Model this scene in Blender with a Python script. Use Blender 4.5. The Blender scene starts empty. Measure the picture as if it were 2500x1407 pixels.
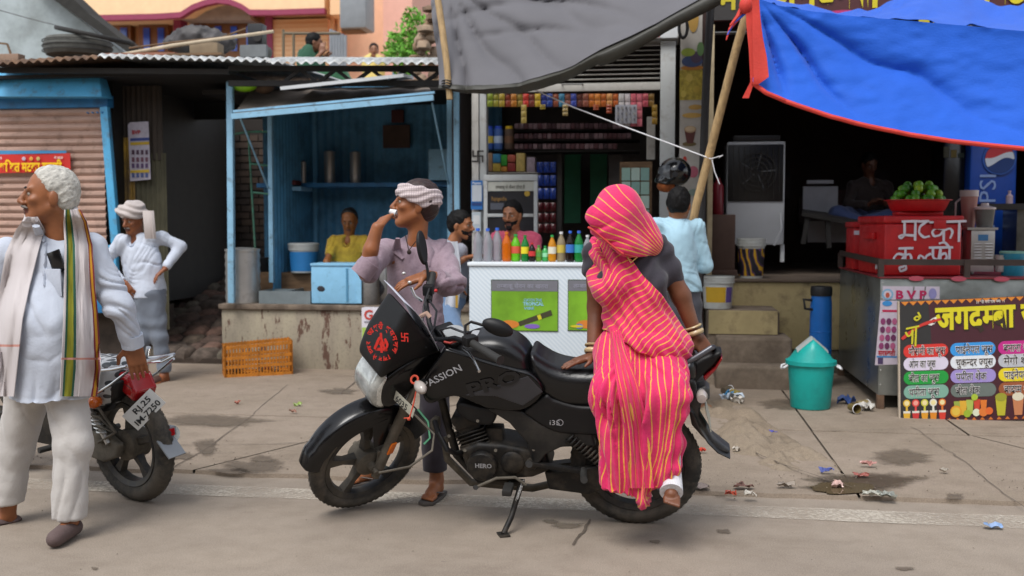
import bpy, bmesh, math, random
import numpy as np
from mathutils import Vector, Matrix
import openvdb
random.seed(7); np.random.seed(7)
R = math.radians
SC = bpy.context.scene
COL = SC.collection

# ---------------------------------------------------------------- camera
PSI, PIT, FPX = R(8.2), R(3.58), 2500.0
CAMP = np.array([0.0, 0.0, 1.42])
c_r = np.array([math.cos(PSI), math.sin(PSI), 0.0])
c_fh = np.array([-math.sin(PSI), math.cos(PSI), 0.0])
c_f = c_fh * math.cos(PIT) + np.array([0, 0, -math.sin(PIT)])
c_u = c_fh * math.sin(PIT) + np.array([0, 0, math.cos(PIT)])
cam = bpy.data.cameras.new('camera'); camo = bpy.data.objects.new('camera', cam); COL.objects.link(camo)
cam.sensor_width = 36.0; cam.lens = 36.0; cam.clip_start = 0.05; cam.clip_end = 500
cam.dof.use_dof = True; cam.dof.focus_distance = 5.0; cam.dof.aperture_fstop = 2.4
camo.matrix_world = Matrix(((c_r[0], c_u[0], -c_f[0], CAMP[0]), (c_r[1], c_u[1], -c_f[1], CAMP[1]), (c_r[2], c_u[2], -c_f[2], CAMP[2]), (0, 0, 0, 1)))
SC.camera = camo
# ---------------------------------------------------------------- overcast sky, one soft sun, exposure
wd = bpy.data.worlds.new('World'); SC.world = wd; wd.use_nodes = True
nt = wd.node_tree; bg = nt.nodes['Background']
sky = nt.nodes.new('ShaderNodeTexSky'); sky.sky_type = 'NISHITA'; sky.sun_disc = False
sky.sun_elevation = R(58); sky.sun_rotation = R(200); sky.air_density = 1.0; sky.dust_density = 1.2; sky.ozone_density = 1.0
hsv = nt.nodes.new('ShaderNodeHueSaturation'); hsv.inputs['Saturation'].default_value = 0.30
nt.links.new(sky.outputs[0], hsv.inputs['Color']); nt.links.new(hsv.outputs[0], bg.inputs[0])
bg.inputs[1].default_value = 0.15
sl = bpy.data.lights.new('sun', 'SUN'); sl.energy = 1.5; sl.angle = R(28); sl.color = (1, 0.97, 0.93)
so = bpy.data.objects.new('sun', sl); COL.objects.link(so)
# sun behind the camera, a little to the left and high up
so.rotation_euler = (R(32), 0, R(-20))
vs = SC.view_settings; vs.view_transform = 'Standard'; vs.look = 'None'; vs.gamma = 1.0; vs.use_curve_mapping = False
vs.exposure = 0.75
SC.cycles.max_bounces = 8; SC.cycles.diffuse_bounces = 4; SC.cycles.transparent_max_bounces = 12

# ---------------------------------------------------------------- picture measurements -> places in the scene
def V3(*a): return np.array(a, dtype=float)
def ray(px, py): return c_f + c_r * (px - 1250.0) / FPX + c_u * (703.5 - py) / FPX
def P(px, py, Y): r = ray(px, py); return CAMP + r * (Y / r[1])
def G(px, py, z=0.0): r = ray(px, py); return CAMP + r * ((z - CAMP[2]) / r[2])
def D(px, py, d): return CAMP + ray(px, py) * d
def unit(v): v = np.asarray(v, float); return v / (np.linalg.norm(v) + 1e-12)

# ---------------------------------------------------------------- materials
def lin(c):
    return tuple(x / 12.92 if x <= 0.04045 else ((x + 0.055) / 1.055) ** 2.4 for x in c)
def hx(s): return lin(tuple(int(s[i:i + 2], 16) / 255 for i in (0, 2, 4)))
_M = {}
def nodes_of(m):
    m.use_nodes = True; n = m.node_tree; return n, n.nodes['Principled BSDF']
def noise_node(n, scale, detail=5.0, rough=0.6, coord='Object', sc3=None):
    tc = n.nodes.new('ShaderNodeTexCoord'); t = n.nodes.new('ShaderNodeTexNoise')
    t.inputs['Scale'].default_value = scale; t.inputs['Detail'].default_value = detail; t.inputs['Roughness'].default_value = rough
    if sc3:
        mp = n.nodes.new('ShaderNodeMapping'); mp.inputs['Scale'].default_value = sc3
        n.links.new(tc.outputs[coord], mp.inputs[0]); n.links.new(mp.outputs[0], t.inputs['Vector'])
    else: n.links.new(tc.outputs[coord], t.inputs['Vector'])
    return t
def ramp(n, src, p0, p1, c0=(0, 0, 0, 1), c1=(1, 1, 1, 1)):
    r = n.nodes.new('ShaderNodeValToRGB'); e = r.color_ramp.elements
    e[0].position = p0; e[1].position = p1; e[0].color = c0; e[1].color = c1
    n.links.new(src, r.inputs[0]); return r
def mixc(n, fac, a, b, mode='MIX'):
    m = n.nodes.new('ShaderNodeMix'); m.data_type = 'RGBA'; m.blend_type = mode
    for v, i in ((fac, 0), (a, 6), (b, 7)):
        if hasattr(v, 'is_linked') or isinstance(v, bpy.types.NodeSocket): n.links.new(v, m.inputs[i])
        elif i == 0: m.inputs[0].default_value = v
        else: m.inputs[i].default_value = (v[0], v[1], v[2], 1)
    return m.outputs[2]
def M(name, col, rough=.6, metal=0., var=.14, scale=7., bump=0., bs=60., dirt=None, dscale=3., damt=.5, dpos=.5, coat=0., spec=.5, sc3=None, dsc3=None, sheen=0., trans=0., attr=None, b3=None, emit=None):
    if name in _M: return _M[name]
    m = bpy.data.materials.new(name); n, p = nodes_of(m)
    c = hx(col) if isinstance(col, str) else col
    t = noise_node(n, scale, sc3=sc3)
    f = ramp(n, t.outputs[0], .3, .7).outputs[0]
    if attr:
        at = n.nodes.new('ShaderNodeAttribute'); at.attribute_name = attr
        lo = mixc(n, 1.0, at.outputs[0], (1 - var,) * 3, 'MULTIPLY'); hi = mixc(n, 1.0, at.outputs[0], (1 + var,) * 3, 'MULTIPLY')
        base = mixc(n, f, lo, hi)
    else: base = mixc(n, f, tuple(x * (1 - var) for x in c), tuple(min(1, x * (1 + var)) for x in c))
    rsock = None
    if dirt:
        t2 = noise_node(n, dscale, 8, .68, sc3=dsc3)
        f2 = ramp(n, t2.outputs[0], dpos - .07, dpos + .13, c1=(damt,) * 3 + (1,)).outputs[0]
        base = mixc(n, f2, base, hx(dirt))
        rm = n.nodes.new('ShaderNodeMapRange'); n.links.new(f2, rm.inputs[0]); rm.inputs[3].default_value = rough; rm.inputs[4].default_value = min(1, rough + .35)
        n.links.new(rm.outputs[0], p.inputs['Roughness'])
    else: p.inputs['Roughness'].default_value = rough
    n.links.new(base, p.inputs['Base Color'])
    p.inputs['Metallic'].default_value = metal; p.inputs['Specular IOR Level'].default_value = spec
    if coat: p.inputs['Coat Weight'].default_value = coat; p.inputs['Coat Roughness'].default_value = .12
    if sheen: p.inputs['Sheen Weight'].default_value = sheen
    if trans: p.inputs['Transmission Weight'].default_value = trans; p.inputs['IOR'].default_value = 1.33
    if bump:
        t3 = noise_node(n, bs, 4, .6, sc3=b3); b = n.nodes.new('ShaderNodeBump'); b.inputs['Strength'].default_value = bump; b.inputs['Distance'].default_value = .01
        n.links.new(t3.outputs[0], b.inputs['Height']); n.links.new(b.outputs[0], p.inputs['Normal'])
    _M[name] = m; return m
def paint(hexc, rough=.45, **k): return M('paint_' + hexc + str(k.get('dirt', '')) + str(rough), hexc, rough, **k)
def ink(hexc, rough=.6): return M('ink_' + hexc, hexc, rough, var=.04, scale=20)

# ---------------------------------------------------------------- geometry
class Geo:
    def __init__(s): s.v = []; s.f = []
    def add(s, v, f):
        o = len(s.v); s.v += [tuple(map(float, p)) for p in v]; s.f += [tuple(i + o for i in q) for q in f]; return s
    def hexa(s, p):   # 8 corners: bottom loop 0-3, top loop 4-7
        return s.add(p, [(3, 2, 1, 0), (4, 5, 6, 7), (0, 1, 5, 4), (1, 2, 6, 5), (2, 3, 7, 6), (3, 0, 4, 7)])
    def box(s, c, d, rz=0., R3=None):
        a, b, e = d[0] / 2, d[1] / 2, d[2] / 2
        q = np.array([(-a, -b, -e), (a, -b, -e), (a, b, -e), (-a, b, -e), (-a, -b, e), (a, -b, e), (a, b, e), (-a, b, e)])
        if R3 is not None: q = q @ np.asarray(R3).T
        elif rz: q = q @ np.array(Matrix.Rotation(rz, 3, 'Z')).T
        return s.hexa(q + np.asarray(c, float))
    def b2(s, lo, hi):
        lo = np.asarray(lo, float); hi = np.asarray(hi, float); return s.box((lo + hi) / 2, np.abs(hi - lo))
    def frame(s, a, b):
        w = unit(np.asarray(b, float) - a); h = V3(0, 0, 1) if abs(w[2]) < .9 else V3(1, 0, 0)
        u = unit(np.cross(h, w)); return u, np.cross(w, u), w
    def tube(s, path, r, n=10, cap=True, flat=1.0, up=None):
        path = [np.asarray(p, float) for p in path]; m = len(path)
        rr = [r] * m if np.isscalar(r) else list(r); vs = []
        pu = None
        for i, p in enumerate(path):
            t = unit(path[min(i + 1, m - 1)] - path[max(i - 1, 0)])
            if pu is None:
                h = V3(*up) if up is not None else (V3(0, 0, 1) if abs(t[2]) < .9 else V3(1, 0, 0)); u = unit(np.cross(h, t))
            else: u = unit(pu - t * pu.dot(t))
            pu = u; w = np.cross(t, u)
            for k in range(n):
                a = 2 * math.pi * k / n; vs.append(p + rr[i] * (math.cos(a) * u + flat * math.sin(a) * w))
        fs = [(i * n + k, i * n + (k + 1) % n, (i + 1) * n + (k + 1) % n, (i + 1) * n + k) for i in range(m - 1) for k in range(n)]
        if cap: fs += [tuple(range(n))[::-1], tuple(range((m - 1) * n, m * n))]
        return s.add(vs, fs)
    def cyl(s, a, b, r1, r2=None, n=16, cap=True): return s.tube([a, b], [r1, r1 if r2 is None else r2], n, cap)
    def bar(s, a, b, w, h, up=(0, 0, 1)):   # rectangular bar from a to b
        a = np.asarray(a, float); b = np.asarray(b, float); t = unit(b - a); u = unit(np.cross(up, t)); v = np.cross(t, u)
        q = [a - u * w / 2 - v * h / 2, a + u * w / 2 - v * h / 2, a + u * w / 2 + v * h / 2, a - u * w / 2 + v * h / 2]
        return s.hexa(q + [p + (b - a) for p in q])
    def lathe(s, prof, c=(0, 0, 0), n=24, ax=None, cap=True):   # prof (r, h); ax = (u, v, w)
        c = np.asarray(c, float); u, v, w = ax if ax is not None else (V3(1, 0, 0), V3(0, 1, 0), V3(0, 0, 1))
        vs = []; m = len(prof)
        for r, h in prof:
            for k in range(n):
                a = 2 * math.pi * k / n; vs.append(c + u * r * math.cos(a) + v * r * math.sin(a) + w * h)
        fs = [(i * n + k, i * n + (k + 1) % n, (i + 1) * n + (k + 1) % n, (i + 1) * n + k) for i in range(m - 1) for k in range(n)]
        if cap: fs += [tuple(range(n))[::-1], tuple(range((m - 1) * n, m * n))]
        return s.add(vs, fs)
    def prism(s, poly, ext):   # planar 3D polygon extruded by a vector
        poly = [np.asarray(p, float) for p in poly]; n = len(poly); ext = np.asarray(ext, float)
        return s.add(poly + [p + ext for p in poly], [tuple(range(n))[::-1], tuple(range(n, 2 * n))] + [(i, (i + 1) % n, n + (i + 1) % n, n + i) for i in range(n)])
    def grid(s, pts, close=False):   # pts[i][j]
        a = len(pts); b = len(pts[0]); vs = [p for row in pts for p in row]
        return s.add(vs, [(i * b + j, i * b + (j + 1) % b, (i + 1) * b + (j + 1) % b, (i + 1) * b + j) for i in range(a - 1) for j in range(b if close else b - 1)])
    def sheet(s, pts, th):    # grid with thickness along its normal
        A = np.array(pts, float); du = np.gradient(A, axis=0); dv = np.gradient(A, axis=1)
        N = np.cross(du, dv); N /= (np.linalg.norm(N, axis=2, keepdims=True) + 1e-9)
        a, b = A.shape[:2]; T = A + N * th / 2; Bm = A - N * th / 2
        o = len(s.v); s.v += [tuple(map(float, p)) for p in T.reshape(-1, 3)] + [tuple(map(float, p)) for p in Bm.reshape(-1, 3)]
        id = lambda i, j, k: o + k * a * b + i * b + j
        for i in range(a - 1):
            for j in range(b - 1):
                s.f.append((id(i, j, 0), id(i + 1, j, 0), id(i + 1, j + 1, 0), id(i, j + 1, 0)))
                s.f.append((id(i, j, 1), id(i, j + 1, 1), id(i + 1, j + 1, 1), id(i + 1, j, 1)))
        for i in range(a - 1):
            s.f.append((id(i, 0, 0), id(i, 0, 1), id(i + 1, 0, 1), id(i + 1, 0, 0))); s.f.append((id(i, b - 1, 0), id(i + 1, b - 1, 0), id(i + 1, b - 1, 1), id(i, b - 1, 1)))
        for j in range(b - 1):
            s.f.append((id(0, j, 0), id(0, j + 1, 0), id(0, j + 1, 1), id(0, j, 1))); s.f.append((id(a - 1, j, 0), id(a - 1, j, 1), id(a - 1, j + 1, 1), id(a - 1, j + 1, 0)))
        return s
    def sphere(s, c, r, n=12, m=8):
        r = (r, r, r) if np.isscalar(r) else r; c = np.asarray(c, float)
        prof = [(max(1e-4, math.sin(math.pi * i / m)), -math.cos(math.pi * i / m)) for i in range(m + 1)]
        g = Geo().lathe(prof, n=n, cap=False)
        return s.add(np.array(g.v) * np.array(r) + c, g.f)

def origin_of(parent):
    o = np.zeros(3)
    while parent is not None: o = o + np.array(parent.location); parent = parent.parent
    return o
def mk(name, geo, mat, parent=None, bevel=0., smooth=40, loc=None, seg=2, attrs=None, flip=False):
    """one mesh object; geometry is given in scene coordinates"""
    me = bpy.data.meshes.new(name)
    v = np.asarray(geo.v if isinstance(geo, Geo) else geo[0], float); f = geo.f if isinstance(geo, Geo) else geo[1]
    base = origin_of(parent)
    if parent is None: base = np.asarray(loc if loc is not None else (v[:, 0].mean(), v[:, 1].mean(), v[:, 2].min()), float)
    me.from_pydata((v - base).tolist(), [], f if isinstance(f, list) else f.tolist())
    me.validate(clean_customdata=False)
    if bevel:
        bm = bmesh.new(); bm.from_mesh(me); bmesh.ops.recalc_face_normals(bm, faces=bm.faces)
        es = [e for e in bm.edges if len(e.link_faces) == 2 and e.calc_face_angle(0) > R(30)]
        bmesh.ops.bevel(bm, geom=es, offset=bevel, segments=seg, profile=.6, affect='EDGES', clamp_overlap=True)
        bm.to_mesh(me); bm.free()
    elif flip:
        me.flip_normals()
    if smooth:
        me.shade_smooth(); me.set_sharp_from_angle(angle=R(smooth))
    if attrs:
        for k, a in attrs.items():
            a = np.asarray(a, np.float32)
            if a.ndim == 1: me.attributes.new(k, 'FLOAT', 'POINT').data.foreach_set('value', a)
            else: me.attributes.new(k, 'FLOAT_COLOR', 'POINT').data.foreach_set('color', np.c_[a, np.ones(len(a))].astype(np.float32).ravel())
    if mat is not None: me.materials.append(mat)
    o = bpy.data.objects.new(name, me); COL.objects.link(o)
    if parent is not None: o.parent = parent
    else: o.location = base
    return o
def tag(o, label, cat, group=None):
    o['label'] = label; o['category'] = cat
    if group: o['group'] = group
    return o
def thing(name, label, cat, loc=(0, 0, 0), group=None):
    o = bpy.data.objects.new(name, None); COL.objects.link(o); o.location = tuple(map(float, loc)); o.empty_display_size = .1
    return tag(o, label, cat, group)
def struct(name, geo, mat, loc=None, kind='structure', **k):
    o = mk(name, geo, mat, loc=loc, **k); o['kind'] = kind; return o
def copy_thing(root, dloc, label, group=None):
    def cp(o, par):
        c = o.copy(); COL.objects.link(c)
        if par is not None: c.parent = par
        for ch in list(o.children): cp(ch, c)
        return c
    c = cp(root, None); c.location = Vector(root.location) + Vector(tuple(map(float, dloc))); c['label'] = label
    if group: c['group'] = group
    return c

# ---------------------------------------------------------------- lettering (flat print, real outlines)
_G = {}
def glyph(ch, off):
    k = (ch, off)
    if k in _G: return _G[k]
    def mesh(s):
        c = bpy.data.curves.new('t', 'FONT'); c.body = s; c.size = 1; c.offset = off; c.resolution_u = 2
        o = bpy.data.objects.new('t', c); COL.objects.link(o)
        me = bpy.data.meshes.new_from_object(o)
        v = np.array([x.co[:] for x in me.vertices]) if len(me.vertices) else np.zeros((0, 3)); f = [tuple(p.vertices) for p in me.polygons]
        bpy.data.objects.remove(o); bpy.data.curves.remove(c); bpy.data.meshes.remove(me); return v, f
    v, f = mesh(ch)
    ref = mesh(ch + 'I')[0]; i0 = mesh('I')[0]
    adv = (ref[:, 0].max() - i0[:, 0].max()) if len(ref) else .3
    _G[k] = (v, f, adv); return _G[k]
def text_geo(s, o, ux, uy, h, off=.02, width=None, align='l', lift=.0015, bend=None):
    """lettering on a plane: o origin (baseline), ux right, uy up, h letter size; Devanagari clusters are put together glyph by glyph"""
    cl = []; i = 0
    while i < len(s):
        ch = s[i]
        if i + 1 < len(s) and s[i + 1] == '\u093f': cl += ['\u093f', ch]; i += 2; continue
        if i + 3 < len(s) and s[i + 1] == '\u094d' and s[i + 3] == '\u093f': cl += ['\u093f', ('h', ch), s[i + 2]]; i += 4; continue
        if i + 2 < len(s) and s[i + 1] == '\u094d' and s[i + 2] != ' ': cl.append(('h', ch)); i += 2; continue
        cl.append(ch); i += 1
    vs = []; fs = []; x = 0.; n = 0; items = []
    for k, ch in enumerate(cl):
        half = isinstance(ch, tuple); c = ch[1] if half else ch
        if c == ' ': x += .28; continue
        v, f, adv = glyph(c, off)
        if half:
            cut = adv - (.20 if c in 'क' else .19)
            v = v.copy(); v[:, 0] = np.minimum(v[:, 0], cut); adv = cut
        items.append((v, f, x, k)); x += adv
    W = x
    sx = h if width is None else width / max(W, .01)
    x0 = {'l': 0, 'c': -W * sx / 2, 'r': -W * sx}[align]
    ux = unit(ux); uy = unit(uy); nz = np.cross(ux, uy); g = Geo()
    for v, f, xx, k in items:
        if not len(v): continue
        X = x0 + (v[:, 0] + xx) * sx; Yv = v[:, 1] * h
        if bend: pts = [bend(a, b) + nz * (lift + .0004 * (k % 3)) for a, b in zip(X, Yv)]
        else: pts = np.asarray(o, float) + np.outer(X, ux) + np.outer(Yv, uy) + nz * (lift + .0004 * (k % 3))
        g.add(pts, f)
    return g
def text(par, s, o, ux, uy, h, mat, name='lettering', **k):
    g = text_geo(s, o, ux, uy, h, **k)
    if g.v: return mk(name, g, mat, par, smooth=0)

# ---------------------------------------------------------------- signed-distance bodies
def _hash(ix, iy, iz):
    h = (ix * 374761393 + iy * 668265263 + iz * 1274126177) & 0x7fffffff
    h = ((h ^ (h >> 13)) * 1274126177) & 0x7fffffff
    return ((h ^ (h >> 16)) & 0xffff) / 65535.0
def noise(p, sc=1.0, seed=0):
    q = np.asarray(p, float) * sc + seed * 17.3; i = np.floor(q).astype(np.int64); f = q - i; f = f * f * (3 - 2 * f); r = 0
    for a in (0, 1):
        for b in (0, 1):
            for c in (0, 1):
                w = (f[..., 0] if a else 1 - f[..., 0]) * (f[..., 1] if b else 1 - f[..., 1]) * (f[..., 2] if c else 1 - f[..., 2])
                r = r + w * _hash(i[..., 0] + a, i[..., 1] + b, i[..., 2] + c)
    return r * 2 - 1
class Sdf:
    def __init__(s, lo, hi, h):
        s.lo = np.asarray(lo, float); s.h = h; s.n = np.maximum(4, np.ceil((np.asarray(hi, float) - s.lo) / h).astype(int) + 1)
        s.A = np.full(tuple(s.n), .08, np.float32)
        s.ax = [s.lo[i] + h * np.arange(s.n[i]) for i in range(3)]
    def blk(s, lo, hi):
        a = np.clip(np.floor((np.asarray(lo) - s.lo) / s.h).astype(int), 0, s.n); b = np.clip(np.ceil((np.asarray(hi) - s.lo) / s.h).astype(int) + 1, 0, s.n)
        if (b <= a).any(): return None, None
        sl = tuple(slice(x, y) for x, y in zip(a, b))
        return sl, tuple(np.ix_(*[s.ax[i][sl[i]] for i in range(3)]))
    def put(s, sl, d, k, op):
        A = s.A[sl]
        if op == 'u':
            if k > 0: hh = np.clip(.5 + .5 * (A - d) / k, 0, 1); r = A * (1 - hh) + d * hh - k * hh * (1 - hh)
            else: r = np.minimum(A, d)
        else:   # subtract / intersect
            d = -d if op == 's' else d
            if k > 0: hh = np.clip(.5 - .5 * (A - d) / k, 0, 1); r = A * (1 - hh) + d * hh + k * hh * (1 - hh)
            else: r = np.maximum(A, d)
        s.A[sl] = r
    def cone(s, a, b, ra, rb, k=.02, op='u'):
        a = np.asarray(a, float); b = np.asarray(b, float); m = max(ra, rb) + k + 3 * s.h + (.02 if op == 'u' else 0)
        sl, g = s.blk(np.minimum(a, b) - m, np.maximum(a, b) + m)
        if sl is None: return s
        ba = b - a; L = ba.dot(ba) + 1e-12
        t = np.clip(((g[0] - a[0]) * ba[0] + (g[1] - a[1]) * ba[1] + (g[2] - a[2]) * ba[2]) / L, 0, 1)
        d = np.sqrt((g[0] - a[0] - t * ba[0]) ** 2 + (g[1] - a[1] - t * ba[1]) ** 2 + (g[2] - a[2] - t * ba[2]) ** 2) - (ra + (rb - ra) * t)
        s.put(sl, d, k, op); return s
    def ell(s, c, r, Rm=None, k=.02, op='u'):
        c = np.asarray(c, float); r = np.asarray((r,) * 3 if np.isscalar(r) else r, float); m = r.max() + k + 3 * s.h + (.02 if op == 'u' else 0)
        sl, g = s.blk(c - m, c + m)
        if sl is None: return s
        X = [g[i] - c[i] for i in range(3)]
        if Rm is not None:
            Rm = np.asarray(Rm); X = [X[0] * Rm[0, j] + X[1] * Rm[1, j] + X[2] * Rm[2, j] for j in range(3)]
        k0 = np.sqrt(sum((X[i] / r[i]) ** 2 for i in range(3))); k1 = np.sqrt(sum((X[i] / r[i] ** 2) ** 2 for i in range(3))) + 1e-9
        s.put(sl, np.where(k0 < .05, k0 - r.min(), k0 * (k0 - 1) / k1), k, op); return s
    def rbox(s, c, r, Rm=None, rad=.01, k=.01, op='u'):
        c = np.asarray(c, float); r = np.asarray(r, float); m = np.linalg.norm(r) + k + 3 * s.h + .02
        sl, g = s.blk(c - m, c + m)
        if sl is None: return s
        X = [g[i] - c[i] for i in range(3)]
        if Rm is not None:
            Rm = np.asarray(Rm); X = [X[0] * Rm[0, j] + X[1] * Rm[1, j] + X[2] * Rm[2, j] for j in range(3)]
        q = [np.abs(X[i]) - r[i] + rad for i in range(3)]
        d = np.sqrt(sum(np.maximum(x, 0) ** 2 for x in q)) + np.minimum(np.maximum(np.maximum(q[0], q[1]), q[2]), 0) - rad
        s.put(sl, d, k, op); return s
    def plane(s, p, nrm, k=.0, op='i'):   # keep the side the normal points away from
        nrm = unit(nrm); g = np.ix_(*s.ax); d = (g[0] - p[0]) * nrm[0] + (g[1] - p[1]) * nrm[1] + (g[2] - p[2]) * nrm[2]
        s.put(tuple(slice(None) for _ in range(3)), d, k, op); return s
    def field(s, fn, k=0., op='u'):
        g = np.ix_(*s.ax); s.put(tuple(slice(None) for _ in range(3)), fn(*g), k, op); return s
    def mesh(s):
        A = np.clip(s.A, -.08, .08)
        for i in range(3):
            ix = [slice(None)] * 3; ix[i] = 0; A[tuple(ix)] = .08; ix[i] = -1; A[tuple(ix)] = .08
        gr = openvdb.FloatGrid(.08); gr.copyFromArray(np.ascontiguousarray(A))
        p, q = gr.convertToQuads(isovalue=0.0)
        return np.asarray(p, float) * s.h + s.lo, np.asarray(q)[:, ::-1]
def mesh_normals(v, q):
    n = np.cross(v[q[:, 2]] - v[q[:, 0]], v[q[:, 3]] - v[q[:, 1]]); N = np.zeros_like(v)
    for j in range(4): np.add.at(N, q[:, j], n)
    return N / (np.linalg.norm(N, axis=1, keepdims=True) + 1e-12)
# ================================================================ ground
def ground_mat(name, c0, c1, stain, wet=.0, line=False, fine=170):
    m = bpy.data.materials.new(name); n, p = nodes_of(m)
    a = noise_node(n, .9, 6, .62); b = noise_node(n, 7, 8, .7); g = noise_node(n, fine, 3, .7)
    s = noise_node(n, 1.7, 7, .7, sc3=(.45, 1.0, 1)); s2 = noise_node(n, 24, 5, .75, sc3=(.5, 1, 1))
    base = mixc(n, ramp(n, a.outputs[0], .35, .68).outputs[0], hx(c0), hx(c1))
    base = mixc(n, ramp(n, b.outputs[0], .42, .75, c1=(.45, .45, .45, 1)).outputs[0], base, hx(stain))
    base = mixc(n, ramp(n, s.outputs[0], .56, .66, c1=(.35, .35, .35, 1)).outputs[0], base, hx(stain))
    base = mixc(n, ramp(n, s2.outputs[0], .66, .72, c1=(.5, .5, .5, 1)).outputs[0], base, hx('5a5048'))
    gr = ramp(n, g.outputs[0], .28, .72, (.68, .67, .66, 1), (1.25, 1.25, 1.25, 1))
    base = mixc(n, 1.0, base, gr.outputs[0], 'MULTIPLY')
    n.links.new(base, p.inputs['Base Color']); p.inputs['Roughness'].default_value = .85; p.inputs['Specular IOR Level'].default_value = .3
    bmp = n.nodes.new('ShaderNodeBump'); bmp.inputs['Strength'].default_value = .35; bmp.inputs['Distance'].default_value = .004
    ad = n.nodes.new('ShaderNodeMath'); n.links.new(g.outputs[0], ad.inputs[0]); n.links.new(b.outputs[0], ad.inputs[1])
    n.links.new(ad.outputs[0], bmp.inputs['Height']); n.links.new(bmp.outputs[0], p.inputs['Normal'])
    return m
m_road = ground_mat('road_concrete', '8d8276', '9a8e80', '75695c')
m_apron = ground_mat('apron_concrete', '887b6c', '96887a', '6c5f52')
struct('road', Geo().grid([[(x, y, 0) for x in (-90, -30, -8, 0, 8, 30, 90)] for y in (-60, -10, 0, 5, 10, 40, 160)]), m_road, loc=(0, 0, 0), smooth=0, flip=True)

def wob(n, a, b, amp, seed):
    t = np.linspace(0, 1, n); q = np.outer(1 - t, a) + np.outer(t, b)
    nn = noise(np.c_[t * n * .35, t * 0, t * 0], 1, seed) + .5 * noise(np.c_[t * n * 1.1, t * 0, t * 0 + 3], 1, seed)
    d = unit(np.asarray(b) - a); per = V3(-d[1], d[0], 0); return q + np.outer(nn * amp, per)
# concrete apron in slabs, with open joints between them; its front edge is broken
ex = np.linspace(-9, 9, 260); ed = 5.42 + .035 * noise(np.c_[ex * 3, ex * 0, ex * 0], 1, 3) + .02 * noise(np.c_[ex * 11, ex * 0, ex * 0], 1, 5)
apron = thing('apron', 'worn concrete apron in front of the shops', 'pavement'); apron['kind'] = 'structure'
def slab(x0, x1, y0, y1, sk0=0., sk1=0., z=.022, front=False):
    N = 60; g = Geo(); t = np.linspace(0, 1, N)
    bot = np.c_[x0 + (x1 - x0) * t, np.full(N, y0), np.full(N, z)]
    if front: bot[:, 1] = np.interp(bot[:, 0], ex, ed)
    else: bot[:, 1] += .006 * noise(np.c_[bot[:, 0] * 14, t * 0, t * 0], 1, int(y0 * 7))
    top = np.c_[x0 + sk0 + (x1 + sk1 - x0 - sk0) * t, np.full(N, y1), np.full(N, z)]
    top[:, 1] += .006 * noise(np.c_[top[:, 0] * 14, t * 0, t * 0], 1, int(y1 * 5))
    lo = bot.copy(); lo[:, 2] = -.02; lo[:, 1] -= .012
    g.grid([lo, bot, bot * .5 + top * .5, top, top * V3(1, 1, 0) + V3(0, .005, -.02)])
    return mk('slab', g, m_apron, apron, smooth=30)
J1 = G(2225, 1045); J2 = G(2500, 1240)
for (x0, x1, a, b) in ((-9, -2.62, 0, .75), (-2.605, 1.02, .75, -.0)): slab(x0, x1, 5.42, 7.06, a, b, front=True)
slab(1.035, 3.0, 5.42, 7.06, 0, -.95, front=True); slab(3.015, 9, 5.42, 7.06, -.95, 0, front=True)
for (x0, x1, a, b) in ((-9, -1.86, 0, .95), (-1.845, 1.02, .95, 0), (1.035, 2.03, 0, 0), (2.045, 9, 0, 0)): slab(x0, x1, 7.075, 9.0, a, b, z=.026)
# shop-side strip of raised stone slab under the stalls
slab(-2.3, 1.2, 9.01, 9.52, 0, 0, z=.085); slab(-9, -2.31, 9.01, 9.6, 0, 0, z=.03); slab(1.22, 9, 9.01, 12, 0, 0, z=.03)

# worn white edge line painted on the road
def line_mat():
    m = bpy.data.materials.new('worn_white_line'); n, p = nodes_of(m)
    a = noise_node(n, 48, 8, .8); b = noise_node(n, 1.6, 4, .6)
    p.inputs['Base Color'].default_value = hx('c6bdae') + (1,); p.inputs['Roughness'].default_value = .85
    ad = n.nodes.new('ShaderNodeMath'); ad.operation = 'ADD'; n.links.new(a.outputs[0], ad.inputs[0])
    mu = n.nodes.new('ShaderNodeMath'); mu.operation = 'MULTIPLY'; mu.inputs[1].default_value = .75; n.links.new(b.outputs[0], mu.inputs[0]); n.links.new(mu.outputs[0], ad.inputs[1])
    al = ramp(n, ad.outputs[0], .76, 1.02, c1=(.7, .7, .7, 1)); n.links.new(al.outputs[0], p.inputs['Alpha']); return m
xs = np.linspace(-8, 8, 160)
struct('road_edge_line', Geo().grid([np.c_[xs, 4.99 + .012 * noise(np.c_[xs * 4, xs * 0, xs * 0], 1, 1) + 0 * xs, xs * 0 + .004], np.c_[xs, 5.20 + .018 * noise(np.c_[xs * 5, xs * 0, xs * 0], 1, 2), xs * 0 + .004]]), line_mat(), smooth=0, loc=(0, 5, 0), flip=True)

# wet patches, oil spots and puddles: thin sheets with their own outlines
m_wet = M('wet_mud', '4f4437', .42, var=.2, scale=9, bump=.15, bs=40)
m_damp = M('damp_concrete', '6b5f52', .55, var=.18, scale=12)
for _m in (m_wet, m_damp):
    _n = _m.node_tree; _p = _n.nodes['Principled BSDF']; _a = _n.nodes.new('ShaderNodeAttribute'); _a.attribute_name = 'edge'; _t = noise_node(_n, 16, 8, .75); _s = _n.nodes.new('ShaderNodeMath'); _s.operation = 'MULTIPLY_ADD'; _s.inputs[1].default_value = .9
    _n.links.new(_t.outputs[0], _s.inputs[0]); _n.links.new(_a.outputs['Fac'], _s.inputs[2]); _r = ramp(_n, _s.outputs[0], .52, .95, c1=(.8, .8, .8, 1)); _n.links.new(_r.outputs[0], _p.inputs['Alpha'])
m_pud = M('puddle_water', '5d503c', .05, var=.1, scale=3, spec=.6)
m_crack = M('crack_dirt', '5a5046', .95, var=.3, scale=30)
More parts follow.
